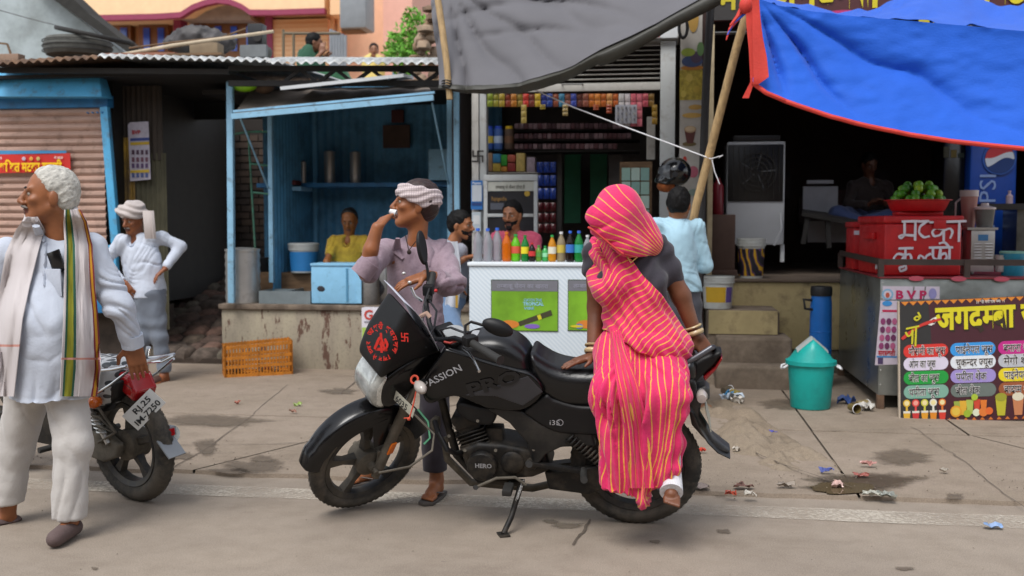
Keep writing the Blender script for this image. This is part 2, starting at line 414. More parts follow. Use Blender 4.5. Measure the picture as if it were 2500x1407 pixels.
def blob(px, py, rx, ry, mat, name, z, seed, n=44, jag=.35):
    pts = []
    for k in range(n):
        a = 2 * math.pi * k / n; v = V3(math.cos(a) * 1.6, math.sin(a) * 1.6, seed)
        r = 1 + jag * float(noise(v, 1, seed)) + jag * .6 * float(noise(v, 3.1, seed + 1)) + jag * .3 * float(noise(v, 8, seed + 2))
        p = G(px + rx * r * math.cos(a), py - ry * r * math.sin(a), z); pts.append(p)
    c = G(px, py, z); mid = [c + (p - c) * .6 for p in pts]; g = Geo().add([c] + mid + [c + (p - c) * 1.15 for p in pts], [(0, k + 1, (k + 1) % n + 1) for k in range(n)] + [(k + 1, k + 1 + n, (k + 1) % n + 1 + n, (k + 1) % n + 1) for k in range(n)])
    o = mk(name, g, mat, smooth=0, attrs={'edge': np.r_[.55, np.full(n, .5), np.zeros(n)]}); o['kind'] = 'structure'; return o
ZA = .0265
for i, (x, y, rx, ry, z, mt) in enumerate([(520, 1028, 120, 14, ZA, m_damp), (610, 1138, 78, 17, ZA, m_damp), (560, 1150, 60, 9, ZA, m_damp), (505, 1092, 26, 22, ZA, m_damp), (830, 955, 40, 8, .03, m_damp),
    (2205, 1116, 68, 17, ZA, m_damp), (2110, 1178, 130, 24, ZA, m_wet), (2060, 1192, 90, 14, ZA + .0008, m_wet), (1760, 1170, 62, 42, .004, m_wet), (1820, 1195, 90, 16, .006, m_wet), (1690, 1120, 70, 70, .005, m_wet), (2260, 985, 40, 6, .03, m_damp),
    (1920, 988, 66, 12, .031, m_damp), (1385, 1283, 40, 8, .004, m_damp), (1345, 1273, 24, 5, .004, m_damp), (1768, 1297, 18, 6, .004, m_damp), (2210, 1388, 26, 5, .004, m_damp), (1600, 1322, 14, 4, .004, m_damp), (232, 1388, 10, 4, .004, m_damp), (640, 1120, 30, 10, ZA + .001, m_damp), (430, 1115, 46, 9, ZA, m_damp), (2330, 1212, 22, 8, ZA, m_damp)]):
    blob(x, y, rx, ry, mt, 'damp_patch' if mt is m_damp else 'mud_patch', z, i + 2)
blob(2060, 1190, 72, 12, m_pud, 'puddle', .0285, 41, jag=.22); blob(1790, 1180, 26, 9, m_pud, 'puddle', .012, 43, jag=.25)
def crack(pts, w, z, seed):
    q = [G(x, y, z) for x, y in pts]; L = []
    for a, b in zip(q[:-1], q[1:]): L += list(wob(14, a, b, .012, seed))
    L = np.array(L); t = np.gradient(L, axis=0); per = np.c_[-t[:, 1], t[:, 0], t[:, 2] * 0]; per /= np.linalg.norm(per, axis=1, keepdims=True) + 1e-9
    ww = .6 * w * (.35 + .5 * np.abs(noise(L * 9, 1, seed)))[:, None]
    o = mk('crack', Geo().grid([L - per * ww, L + per * ww]), m_crack, smooth=0); o['kind'] = 'structure'
crack([(410, 1150), (520, 1085), (620, 1010), (700, 940)], .012, ZA + .001, 1); crack([(430, 1086), (620, 1084), (800, 1079)], .010, ZA + .002, 2); crack([(440, 1108), (570, 1104)], .008, ZA + .001, 3)
crack([(2225, 1042), (2330, 1110), (2500, 1240)], .008, ZA + .002, 4); crack([(1840, 1058), (2000, 1052), (2230, 1046), (2500, 1042)], .006, .031, 5); crack([(1440, 1268), (1400, 1330)], .02, .0045, 6)
crack([(1690, 1030), (1780, 1075), (1900, 1130), (2080, 1190)], .012, .04, 8); crack([(830, 962), (870, 930)], .016, .031, 9)

# mound of spilled cement running across the apron
def mound():
    N = 70; pts = []
    c = [G(1735, 985), G(1800, 1050), G(1880, 1110), G(1990, 1160)]
    c = np.array([np.array([np.interp(t, [0, .33, .66, 1], [p[i] for p in c]) for i in range(3)]) for t in np.linspace(0, 1, N)])
    rows = []
    for i, p in enumerate(c):
        t = unit(c[min(i + 1, N - 1)] - c[max(i - 1, 0)]); per = V3(-t[1], t[0], 0); row = []
        for s in np.linspace(-1, 1, 40):
            q = p + per * s * .27; e = (1 - s * s) * min(1, i / 6, (N - 1 - i) / 10)
            q[2] = .012 + e * .06 * (.8 + 1.3 * float(noise(q * 5, 1, 8)) + .7 * float(noise(q * 14, 1, 9)) + .35 * float(noise(q * 33, 1, 10))); row.append(q)
        rows.append(row)
    return Geo().grid(rows)
o = struct('cement_mound', mound(), ground_mat('lumpy_cement', '7f7160', '8d806f', '5d5042'), smooth=60)

# ================================================================ paved slope of rough stones between the shops
m_stone = [M('stone_%d' % i, c, .9, var=.3, scale=14, bump=.5, bs=45, dirt='2d2620', dscale=8, damt=.6) for i, c in enumerate(('6b5d50', '5d5148', '775c50', '675f52', '5c4a41'))]
def stone_geo(c, d, rz, seed, tilt=0):
    bm = bmesh.new(); bmesh.ops.create_cube(bm, size=1); bmesh.ops.bevel(bm, geom=bm.edges[:], offset=.2, segments=1, affect='EDGES')
    v = np.array([x.co[:] for x in bm.verts]); f = [tuple(q.index for q in p.verts) for p in bm.faces]; bm.free()
    v = v * (1 + .16 * noise(v * 2.3, 1, seed)[:, None]) * np.array(d)
    M3 = np.array(Matrix.Rotation(tilt, 3, 'X') @ Matrix.Rotation(rz, 3, 'Z')); v = v @ M3.T + np.asarray(c); return Geo().add(v, f)
slope = thing('stone_slope', 'dark uneven slope of rough paving stones between blue shop and tea stall', 'paving', P(420, 900, 9.6) * V3(1, 1, 0)); slope['kind'] = 'structure'
rr = random.Random(5); xa, xb = P(240, 800, 9.6)[0], P(560, 800, 9.6)[0]; sd = 0
y = 9.62
while y < 12.2:
    x = xa - .2 + rr.uniform(0, .15)
    while x < xb + .25:
        w = rr.uniform(.14, .30); sd += 1; z = .06 + (y - 9.62) * .27 + rr.uniform(-.02, .02)
        mk('stone', stone_geo((x + w / 2, y + .1, z), (w * .96, .22, .16 if y > 9.7 else .2), rr.uniform(-.12, .12), sd, R(15) + rr.uniform(-.1, .1)), rr.choice(m_stone), slope, smooth=50); x += w
    y += .20
mk('rubble_bed', Geo().hexa([(xa - .3, 9.6, 0), (xb + .3, 9.6, 0), (xb + .3, 12.4, 0), (xa - .3, 12.4, 0), (xa - .3, 9.6, .08), (xb + .3, 9.6, .08), (xb + .3, 12.4, .80), (xa - .3, 12.4, .80)]), M('rubble_dirt', '3a3028', .95, var=.3, bump=.4), slope)
# ================================================================ litter
def scrap(px, py, w, h, colr, seed, label, z=.03, lift=.02):
    c = G(px, py, z); N = 7; rows = []
    for i in range(N):
        row = []
        for j in range(N):
            u, v = i / (N - 1) - .5, j / (N - 1) - .5; p = c + V3(u * w, v * h, 0); p += V3(.25 * w * float(noise(V3(u * 3, v * 3, seed))), .25 * h * float(noise(V3(u * 3, v * 3, seed + 9))), lift * (.6 + float(noise(V3(u * 5, v * 5, seed + 4))))); row.append(p)
        rows.append(row)
    tag(mk('litter_scrap', Geo().sheet(rows, .0015), M('wrapper_' + colr, colr, .35, var=.35, scale=25), smooth=25), label, 'litter', 'litter on the ground')
for i, a in enumerate([(2045, 1187, .06, .05, 'c9a9a0', 'pink and white crumpled wrapper in the puddle'), (2018, 1153, .07, .03, '5560a0', 'flattened blue wrapper at the puddle edge'), (2100, 1163, .08, .04, '9a5a50', 'dull red wrapper beyond the puddle'), (2120, 1137, .07, .03, 'b08078', 'faded pink wrapper between the puddle and the wet patch'), (1887, 1060, .06, .03, '4a4fa8', 'small blue wrapper along the slab joint'), (2425, 1290, .08, .04, '7f9ac0', 'blue and white torn strip on the white road line'),
    (1815, 1190, .09, .06, '6a4a40', 'brown and red wrapper in the mud near the rear wheel'), (1785, 1208, .05, .03, 'c0503a', 'orange red scrap at the road edge behind the rear wheel'), (1830, 1210, .06, .03, 'cfc8bc', 'white crumpled scrap at the road edge'), (1713, 1103, .05, .03, 'd0402c', 'bright red packet beside the rear mudguard'), (1920, 1187, .08, .04, '8f8478', 'grey flat scrap left of the puddle'), (2130, 1210, .10, .05, 'a9a89c', 'pale plastic bag scrap at the right end of the puddle'), (2165, 1213, .08, .06, '8d9088', 'silvery crumpled foil right of the puddle'), (727, 990, .06, .02, '8aa050', 'green leaf shaped scrap left of the front wheel'), (580, 985, .04, .03, 'b06a58', 'small red scrap left of the slab joint'), (2305, 1152, .05, .03, 'b5ada0', 'whitish scrap left of the slanting joint'), (1700, 1190, .12, .09, '7d706a', 'muddy crumpled cloth beside the rear wheel'), (1798, 1100, .04, .03, 'b8b0a4', 'tiny pale scrap on the cement mound'), (715, 1008, .05, .02, 'a07868', 'faded brown red scrap before the front wheel')]):
    scrap(a[0], a[1], a[2], a[3], a[4], i * 3 + 1, a[5], z=.004 if a[1] > 1230 else .034)

# loose grit and pebbles
gp_ = random.Random(9); g = Geo()
for i in range(1100):
    x = gp_.uniform(-4.2, 4.2); k = gp_.random(); y = 5.42 + abs(gp_.gauss(0, .35)) if k < .5 else gp_.uniform(3.2, 9.2); z = .028 if y > 5.5 else .003; s = gp_.uniform(.002, .006) * (1 if y > 5.2 else .7)
    p = V3(x, y, z); q = [p + V3(s * gp_.uniform(.6, 1.3) * a, s * gp_.uniform(.6, 1.3) * b, s * .7 * c) for a, b, c in ((1, 0, 0), (0, 1, 0), (-1, 0, 0), (0, -1, 0), (0, 0, 1), (0, 0, -1))]; g.add(q, [(0, 1, 4), (1, 2, 4), (2, 3, 4), (3, 0, 4), (1, 0, 5), (2, 1, 5), (3, 2, 5), (0, 3, 5)])
struct('grit', g, M('grit_stone', '7a6e60', .9, var=.45, scale=3), kind='stuff', smooth=0)
# houses added behind the photographer, out of view, to darken sky light and reflections
g = Geo(); g2 = Geo()
for i in range(6):
    x0 = -27 + i * 9; h = (6.4, 7.6, 5.8, 7.0, 6.2, 7.4)[i]; g.b2((x0, -16, 0), (x0 + 8.8, -9, h)); g.b2((x0 - .1, -9.6, h * .48), (x0 + 8.9, -8.6, h * .48 + .15))
    for k in range(4):
        for z in (.0, h * .55): g2.b2((x0 + .6 + k * 2.1, -9.05, z + .3), (x0 + 1.9 + k * 2.1, -8.97, z + 2.2))
struct('added_houses_across', g, M('ochre_plaster', '9a8468', .9, var=.2, scale=.7)); struct('added_openings_across', g2, M('dark_opening', '2a2624', .6))
# ================================================================ shared materials
m_blue = M('old_sky_blue_paint', '4fa3cf', .5, var=.12, scale=5, dirt='5b4a3c', dscale=9, damt=.75, dpos=.60, bump=.1)
m_bluep = M('pale_blue_paint', '86b4cf', .5, var=.12, scale=5, dirt='4a3a30', dscale=12, damt=.8, dpos=.62)
m_bdark = M('deep_blue_paint', '2b74a8', .5, var=.2, scale=4, dirt='3a3a3c', dscale=6, damt=.6, dpos=.58)
m_rust = M('rusty_sheet', '5c4738', .8, var=.35, scale=9, dirt='8a6b52', dscale=5, damt=.6, bump=.2)
m_galv = M('galvanised_sheet', '9a9c9c', .45, .35, var=.2, scale=5, dirt='6b6259', dscale=4, damt=.5)
m_blackm = M('black_sooty_metal', '201d1b', .7, var=.3)
m_white = M('white_enamel', 'd8dcde', .45, var=.06, dirt='8b7d6c', dscale=5, damt=.55, dpos=.64)
m_offw = M('off_white_panel', 'c6c4be', .55, var=.1, dirt='6d6050', dscale=6, damt=.6, dpos=.58)
m_wood = M('old_wood', '6a5138', .75, var=.3, scale=6, sc3=(1, 8, 8), bump=.3)
m_bamboo = M('bamboo', 'a98d63', .6, var=.25, scale=14, sc3=(3, 3, .6), dirt='5c4830', dscale=10, damt=.6, dpos=.6)
m_steel = M('stainless_steel', 'bdbcb9', .3, .65, var=.12, scale=4, dirt='6b6157', dscale=6, damt=.5, dpos=.6)
m_black = M('black_plastic', '17171a', .45, var=.2)
m_paper = M('white_paper', 'd5d5d8', .7, var=.04)
def corr(o, u, v, L, H, pitch, amp, n=None, nz=None, th=.003):
    """corrugated sheet: waves along u over length L, height H along v"""
    u = unit(u); v = unit(v); nz = unit(np.cross(u, v)) if nz is None else unit(nz); k = int(L / pitch * 8); o = np.asarray(o, float)
    row = lambda h: [o + u * L * i / k + v * h + nz * amp * math.sin(2 * math.pi * L * i / k / pitch) for i in range(k + 1)]
    return Geo().sheet([row(0), row(H * .5), row(H)], th)
Y0 = 9.4
# ================================================================ blue shuttered shop
A = P(-60, 700, Y0); Bp = P(262, 700, Y0); zt = P(130, 265, Y0)[2]; zb = P(130, 700, Y0)[2]
shop = thing('shuttered_shop', 'closed blue kiosk with rusty pink roller shutter at the left edge', 'kiosk', (A[0], Y0, 0))
m_slat = M('shutter_slat', 'ab8b7b', .6, .0, var=.18, scale=3, sc3=(1, 4, 4), dirt='4b3a30', dscale=7, damt=.7, dpos=.60)
ns = 24; ph = (zt - zb) / ns
prof = [(0, 0), (-.012, ph * .12), (-.022, ph * .42), (-.018, ph * .75), (-.004, ph * .9), (0, ph)]
for i in range(ns):
    z0 = zb + i * ph; g = Geo().sheet([[(x, Y0 + .02 + a, z0 + b) for a, b in prof] for x in (A[0], Bp[0])], .003)
    mk('slat', g, m_slat, shop, smooth=30)
g = Geo().b2((A[0], 9.38, P(0, 266, 9.38)[2]), (Bp[0] + .06, 9.5, P(0, 236, 9.38)[2])); mk('lintel', g, m_bdark, shop, bevel=.012)
a0 = P(-60, 236, 9.2); a1 = P(248, 236, 9.2); b0 = P(-60, 172, 9.36); b1 = P(240, 166, 9.36)
mk('fascia', Geo().hexa([a0, a1, a1 + V3(0, .2, 0), a0 + V3(0, .2, 0), b0, b1, b1 + V3(0, .1, 0), b0 + V3(0, .1, 0)]), m_blue, shop, bevel=.006)
mk('side_post', Geo().bar(P(256, 262, 9.36), P(284, 600, 9.33), .08, .06, up=(0, 1, 0)), m_blue, shop, bevel=.006)
mk('side_post', Geo().bar(P(276, 598, 9.33), P(286, 770, 9.33), .075, .06, up=(0, 1, 0)), m_blue, shop, bevel=.006)
q0 = P(-60, 765, 9.2); q1 = P(282, 765, 9.2); mk('front_board', Geo().b2((q0[0], 9.2, q1[2]), (q1[0], 9.44, P(0, 700, 9.2)[2])), m_bdark, shop, bevel=.01)
mk('base_wall', Geo().b2((A[0], 9.5, 0), (q1[0], 10.4, q1[2])), M('dark_rubble', '4a4038', .9, var=.4, bump=.6, bs=14), shop)
mk('body', Geo().b2((A[0], 9.56, q1[2] + .01), (Bp[0] + .02, 12.4, zt + .3)), m_blackm, shop)
for i in range(4): mk('bolt', Geo().cyl(P(252, 275, 9.34) + V3(-.05 * i, 0, -.002 * i), P(252, 275, 9.34) + V3(-.05 * i, -.03, 0), .008, n=8), m_bdark, shop)
ban = thing('shop_banner', 'red banner with yellow Hindi lettering on the pink shutter', 'banner', P(70, 425, 9.36))
c0 = P(-60, 424, 9.36); c1 = P(173, 420, 9.36); zt2 = P(0, 378, 9.36)[2]
mk('panel', Geo().sheet([[c0 + (c1 - c0) * t + V3(0, -.004 * math.sin(7 * t), h * (zt2 - c0[2])) for h in (0, .5, 1)] for t in np.linspace(0, 1, 14)], .003), ink('c8281f'), ban)
mk('blue_strip', Geo().sheet([[c0 + (c1 - c0) * t + V3(-.04, -.004, (zt2 - c0[2]) + h * .045 * (1 - .5 * t)) for h in (0, 1)] for t in np.linspace(0, 1, 8)], .003), ink('3f88b8'), ban)
text(ban, 'शक्ति मटका कुल्फी', P(0, 419, 9.34) + V3(0, -.004, 0), (1, 0, 0), (0, 0, 1), .125, ink('f0c400'), width=.66, off=.035)
for i, (x, c) in enumerate(((58, 'c0b0c0'), (76, 'e0a040'), (93, 'c8b060'))): mk('small_picture', Geo().sphere(P(x, 388, 9.345), (.02, .003, .02)), ink(c), ban)
text(ban, 'ऊँ श्री', P(-10, 390, 9.345), (1, 0, 0), (0, 0, 1), .03, ink('e8d8d0')); text(ban, 'मो 9828', P(132, 388, 9.345), (1, 0, 0), (0, 0, 1), .03, ink('e8d8d0'))
# ================================================================ corrugated side wall with torn poster, dark passage behind
cw0 = P(286, 900, 9.75); wl = thing('corrugated_wall', 'dark corrugated sheet wall with a yellow painted lower corner', 'wall', (cw0[0], 9.75, 0))
L = P(400, 500, 9.75)[0] - cw0[0]; zr0 = P(600, 150, 8.9)[2] - .08
mk('upper_sheet', corr((cw0[0], 9.75, P(0, 395, 9.75)[2]), (1, 0, 0), (0, 0, 1), L, zr0 - P(0, 395, 9.75)[2], .055, .009), M('sooty_sheet', '3a322b', .8, var=.4, scale=4, sc3=(6, 6, .6)), wl)
mk('lower_sheet', corr((cw0[0], 9.745, .35), (1, 0, 0), (0, 0, 1), L * .45, P(0, 340, 9.75)[2] - .35, .055, .009), M('yellow_rust_sheet', 'a8842a', .7, var=.3, scale=4, dirt='4a3f36', dscale=4, damt=.9, dpos=.5, dsc3=(1, 1, .35)), wl)
mk('dark_sheet', corr((cw0[0] + L * .45, 9.76, .35), (1, 0, 0), (0, 0, 1), L * .6, P(0, 390, 9.75)[2] - .3, .055, .009), M('olive_sheet', '4d4a38', .8, var=.3, scale=4), wl)
pos = thing('wall_poster', 'torn narrow poster of small portraits on the corrugated wall', 'poster', P(340, 440, 9.7))
def quad_px(pts, Y, dy=0.): return [P(x, y, Y) + V3(0, dy, 0) for x, y in pts]
def flat(par, name, pts, Y, mat, th=.003):
    return mk(name, Geo().prism(quad_px(pts, Y), (0, th, 0)), mat, par, smooth=0)
flat(pos, 'sheet', [(312, 305), (318, 443), (368, 438), (362, 297), (318, 299)], 9.70, M('poster_paper', 'b9b3bf', .7, var=.15, scale=20))
text(pos, 'BVP', P(322, 328, 9.69), (1, 0, 0), (0, 0, 1), .055, ink('b03038'), off=.03)
for r, (y, c) in enumerate(((340, '3a4a8a'), (350, 'c0a030'), (372, '50384a'), (390, '704858'), (405, '5a4468'), (418, 'c8a838'), (428, '4a5a8a'))):
    if r in (0, 1, 5): flat(pos, 'print_band', [(318, y + 5), (364, y + 3), (364, y - 4), (318, y - 2)], 9.695 - r * .0005, ink(c))
    else:
        for k in range(4): mk('portrait', Geo().box(P(325 + k * 11, y, 9.69), (.028, .002, .045)), ink(c), pos, smooth=0)
pw = thing('passage_wall', 'dark brick wall at the end of the passage beside the tea stall', 'wall', P(470, 700, 12.6) * V3(1, 1, 0))
m_dbr = [M('dark_brick_%d' % i, c, .9, var=.3, bump=.3) for i, c in enumerate(('41362f', '382f2a', '4a3c32'))]
px0 = P(370, 500, 12.6)[0]; px1 = P(700, 500, 12.6)[0]
mk('mortar', Geo().b2((px0, 12.63, 0), (px1, 12.8, 3.0)), M('dark_mortar', '2c2622', .95), pw)
gsh = Geo().box((0, 0, 0), (.23, .03, .075)); r_ = 0; z = .5
while z < 2.5:
    x = px0 + (.12 if r_ % 2 else 0)
    while x < px1 - .1:
        mk('brick', Geo().add(np.array(gsh.v) + V3(x + .12, 12.62 + rr.uniform(-.006, .006), z + .04), gsh.f), rr.choice(m_dbr), pw, smooth=0); x += .245
    z += .09; r_ += 1
# ladder-like green frame standing in the passage
lf = thing('pipe_stand', 'thin green metal frame standing in the dark passage', 'frame', P(625, 640, 9.9) * V3(1, 1, 0)); mg = M('green_enamel', '3f7f68', .5, dirt='4a3a2c', damt=.7)
for a, b in (((606, 322), (625, 640)), ((606, 322), (660, 322)), ((604, 322), (560, 330)), ((612, 400), (655, 405)), ((618, 470), (655, 474))): mk('bar', Geo().cyl(P(*a, 9.9), P(*b, 9.9), .011, n=8), mg, lf)
# ================================================================ long corrugated roof with its truss
zr = P(600, 150, 8.9)[2]
rf = thing('corrugated_roof', 'long corrugated metal roof with wavy bright edge over the tea stall', 'roof', (P(600, 150, 8.9)[0], 8.9, zr))
def roofsheet(x0, x1, y0, y1, m, dz=0., dep=2.4):
    a = P(x0, y0, 8.9); b = P(x1, y1, 8.9); u = unit(b - a); L = np.linalg.norm(b - a); k = int(L / .088 * 10)
    def row(dy, z, lip=0): return [a + u * L * i / k + V3(0, dy, z + dz + .013 * math.sin(2 * math.pi * L * i / k / .088)) for i in range(k + 1)]
    return mk('sheet', Geo().sheet([row(-.005, -.014), row(0, 0), row(.03, .012), row(dep * .4, .06), row(dep, .12)], .006), m, rf)
roofsheet(-60, 246, 156, 138, m_rust); roofsheet(240, 660, 139, 150, M('white_roof_sheet', 'b9bcbc', .5, .1, var=.15, dirt='5d5349', dscale=4), .012); roofsheet(650, 1085, 150, 152, M('white_roof_sheet', 'b9bcbc'), dep=.6)
for (a, b) in (((0, 172), (560, 176)), ((560, 168), (1085, 168)), ((560, 204), (1085, 204))): mk('purlin', Geo().bar(P(*a, 9.1), P(*b, 9.1), .05, .05), m_blackm, rf)
tx = np.linspace(690, 1080, 10)
for i in range(9): mk('truss_web', Geo().bar(P(tx[i], 170 if i % 2 else 203, 9.1), P(tx[i + 1], 203 if i % 2 else 170, 9.1), .03, .03), m_blackm, rf)
mk('rear_beam', Geo().b2((P(-60, 0, 11.4)[0], 11.35, zr - .25), (P(690, 0, 11.4)[0], 11.42, zr + .1)), m_blackm, rf)
mk('soffit', Geo().b2((P(-60, 0, 9.2)[0], 9.2, zr - .06), (P(560, 0, 9.2)[0], 11.3, zr - .03)), m_blackm, rf)
# ================================================================ things stored on the roof
def tyre_geo(c, Ro, rs, flat=1., ax=None, n=40, m=14):
    u, v, w = ax if ax is not None else (V3(1, 0, 0), V3(0, 1, 0), V3(0, 0, 1)); pts = []
    for i in range(n):
        a = 2 * math.pi * i / n; d = u * math.cos(a) + v * math.sin(a); row = []
        for j in range(m):
            b = 2 * math.pi * j / m; k = max(abs(math.cos(b)), abs(math.sin(b))) ** .55; row.append(np.asarray(c) + d * (Ro - rs + rs * math.cos(b) / k * .95) + w * rs * flat * math.sin(b) / k)
        pts.append(row)
    g = Geo().grid(pts + [pts[0]], close=True); return g
m_tyre = M('grey_dusty_rubber', '54544f', .8, var=.25, scale=12, bump=.4, bs=30); m_rub = M('black_rubber', '232220', .7, var=.25)
zro = zr + .06
c = P(190, 117, 10.0)
t = thing('truck_tyre', 'big grey truck tyre lying flat on the roof', 'tyre', c - V3(0, 0, .1)); mk('casing', tyre_geo(c, .34, .115, .85), m_tyre, t); 
for k in range(3): mk('tread_groove', Geo().lathe([(.338, -.004), (.343, -.004), (.343, .004), (.338, .004)], c + V3(0, 0, -.05 + .05 * k), 40, cap=False), m_rub, t)
c2 = c + V3(.09, .1, .14); w = unit(V3(.22, -.05, 1)); u = unit(np.cross(V3(0, 1, 0), w)); tag(mk('bicycle_tyre', tyre_geo(c2 + V3(.05, 0, -.005), .40, .022, ax=(u, np.cross(w, u), w)), m_rub), 'thin black tyre leaning over the big truck tyre', 'tyre')
c3 = P(625, 128, 10.3); tag(mk('worn_tyre', tyre_geo(c3, .17, .07, .8), m_tyre), 'small worn tyre lying at the right end of the roof junk', 'tyre')
bd = Sdf((c3[0] - 1.2, 9.9, zro - .05), (c3[0] + .2, 11.0, zro + .75), .02)
for (x, y, rx, rz_) in ((440, 108, .18, .10), (490, 98, .22, .14), (540, 108, .15, .10), (470, 92, .12, .08)): bd.ell(P(x, y, 10.4), (rx, .2, rz_), k=.08)
v, q = bd.mesh(); v = v + mesh_normals(v, q) * (.03 * noise(v * 9) + .02 * noise(v * 23))[:, None]; tag(mk('tarpaulin_bundle', (v, q), M('dirty_tarp', '3d3a3a', .6, var=.5, scale=8)), 'crumpled dark tarpaulin bundle heaped on the roof', 'tarpaulin')
tag(mk('roof_pole', Geo().tube([P(300, 133, 9.6), P(420, 112, 9.6), P(540, 95, 9.6), P(668, 77, 9.6)], [.016, .02, .018, .016], 10), M('pale_pole', 'b0a088', .7, var=.2)), 'long pale bamboo pole lying over the roof junk', 'pole')
tag(mk('roof_stick', Geo().tube([P(315, 118, 9.7), P(420, 104, 9.7), P(540, 92, 9.7), P(600, 70, 9.7)], .009, 8), m_wood), 'thin dark stick crossing the pale pole', 'stick')
tag(mk('carton', Geo().box(P(505, 125, 9.8), (.28, .2, .14), .1), M('carton_board', '8b7a63', .85, var=.2), bevel=.004), 'brown cardboard box under the pale pole on the roof', 'box')
tag(mk('plank', Geo().box(P(480, 147, 9.6) + V3(0, 0, .05), (.55, .12, .02), .05), m_wood), 'short plank lying on the roof edge under the carton', 'plank')
sp = thing('speaker_box', 'black speaker box standing on the roof before the doors', 'speaker', P(628, 112, 10.6)); mk('cabinet', Geo().box(P(628, 86, 10.6), (.16, .14, .22)), m_black, sp, bevel=.006); mk('cone', Geo().lathe([(.05, 0), (.02, .02)], P(628, 90, 10.5), 16, ax=(V3(1, 0, 0), V3(0, 0, 1), V3(0, 1, 0))), m_blackm, sp)
tag(mk('grey_sheet', Geo().box(P(620, 125, 10.1), (.28, .05, .12)), M('grey_board', '6b6f70', .7, var=.2)), 'grey board lying in front of the black speaker box', 'board')
tag(mk('red_plank', Geo().box(P(350, 137, 9.7), (.75, .25, .025), .06, None), M('red_brown_board', '8a5c48', .75, var=.2)), 'reddish plank beside the truck tyre', 'plank')
tag(mk('roof_brick', Geo().box(P(25, 142, 9.9), (.26, .12, .07)), M('pale_brick', '8d7462', .9, var=.2, bump=.3), bevel=.006), 'pale brick at the far left of the roof', 'brick')
fr = thing('mirror_frame', 'small framed mirror leaning at the far left of the roof', 'mirror', P(10, 135, 10.0))
for a, b in (((-8, 135), (-8, 105)), ((-8, 105), (18, 108)), ((18, 108), (28, 137))): mk('frame_bar', Geo().bar(P(*a, 10.), P(*b, 10.), .012, .02), m_wood, fr)
# ================================================================ houses behind
gw = thing('gable_house', 'pale weathered house wall with dark sloping roof edge', 'house', P(60, 400, 14) * V3(1, 1, 0))
pts = quad_px([(-160, 500), (330, 500), (330, 150), (300, 130), (120, -10), (60, -60), (-160, -60)], 14); mk('wall', Geo().prism(pts, (0, .3, 0)), M('weathered_limewash', 'a3adaf', .85, var=.15, scale=1.5, dirt='6b706c', dscale=2, damt=.5, dpos=.52), gw, smooth=0)
mk('roof_edge', Geo().prism(quad_px([(60, -60), (118, -10), (314, 130), (318, 112), (215, 32), (150, -30)], 13.7), (0, .4, 0)), M('dark_tile_edge', '2a2926', .9, var=.3), gw, smooth=0)
tag(mk('electric_wire', Geo().tube([P(-20, 20, 12), P(70, 45, 12), P(160, 68, 12)], .006, 6), m_black), 'thin dark wire strung before the pale wall', 'wire')
YH = 20.
hs = thing('peach_house', 'two storey peach house with maroon bands and arched porch', 'house', P(600, 400, YH) * V3(1, 1, 0))
m_pch = M('peach_wall', 'e0a878', .8, var=.06, scale=1.2, dirt='c79468', dscale=2, damt=.3); m_pch2 = M('light_peach_wall', 'e8bc90', .8, var=.05, scale=1.2); m_mar = M('maroon_paint', '8a2f4e', .6, var=.1); m_wd = M('varnished_door', '7a4a22', .5, var=.25, sc3=(1, 1, 5)); m_pane = M('blue_glass', '3558c0', .15, var=.2, scale=4)
def hbox(x0, y0, x1, y1, Y, dep, mat, name='wall', par=None): a = P(x0, y1, Y); b = P(x1, y0, Y); return mk(name, Geo().b2((a[0], Y, a[2]), (b[0], Y + dep, b[2])), mat, par or hs, smooth=0)
hbox(180, -120, 670, 640, YH + .3, 6, m_pch); hbox(664, 45, 800, 640, YH - .25, 6, m_pch2, 'side_wall')
for i in range(9): hbox(664, 55 + i * 11, 800, 57 + i * 11, YH - .262, .1, m_pch, 'siding_board')
hbox(800, -80, 850, 640, YH + .5, 5, m_pch); hbox(850, -120, 1000, 640, YH + .1, 5, M('pale_salmon_wall', 'e6b898', .8, var=.05)); hbox(940, -120, 1005, 640, YH - .3, 5, M('pink_wall', 'd8a594', .8, var=.05), 'wall')
# roof slab with the arched maroon band
arc = [(385, 30)] + [(385 + 117.5 * (1 - math.cos(a)), 30 - 38 * math.sin(a)) for a in np.linspace(0.25, math.pi - .25, 13)] + [(620, 26)]
top = [(195, 38), (380, 34)] + [(440, 30), (468, 12), (500, 0), (530, -6), (560, -2), (590, 10), (610, 24)] + [(665, 24), (792, 20)]
mk('maroon_band', Geo().prism(quad_px(top + [(x, y + 13) for x, y in top[::-1]], YH - 1.0), (0, .15, 0)), m_mar, hs, smooth=0)
mk('roof_slab', Geo().prism(quad_px([(x, y - .5) for x, y in top] + [(792, -90), (195, -90)], YH - .95), (0, 1.2, 0)), M('cream_roof_face', 'ecc79c', .8, var=.05), hs, smooth=0)
mk('arch_soffit', Geo().prism(quad_px([(x, y + 13) for x, y in top[2:9]] + [(612, 48), (440, 48)], YH - .3), (0, .5, 0)), M('grey_plaster', 'a89c94', .8), hs, smooth=0)
for x0, x1 in ((425, 441), (648, 664)): hbox(x0, 40, x1, 150, YH - .3, .3, m_mar, 'column')
for x0, x1, y0 in ((253, 318, 54), (340, 410, 54), (475, 628, 50)):
    dr = hbox(x0, y0, x1, 160, YH + .1, .19, m_wd, 'door'); w = x1 - x0; k = 2 if w < 100 else 4
    for i in range(k):
        xx = x0 + w * (i + .5) / k; hbox(xx - 7, y0 + 14, xx + 7, 125, YH + .07, .02, m_pane, 'pane', dr)
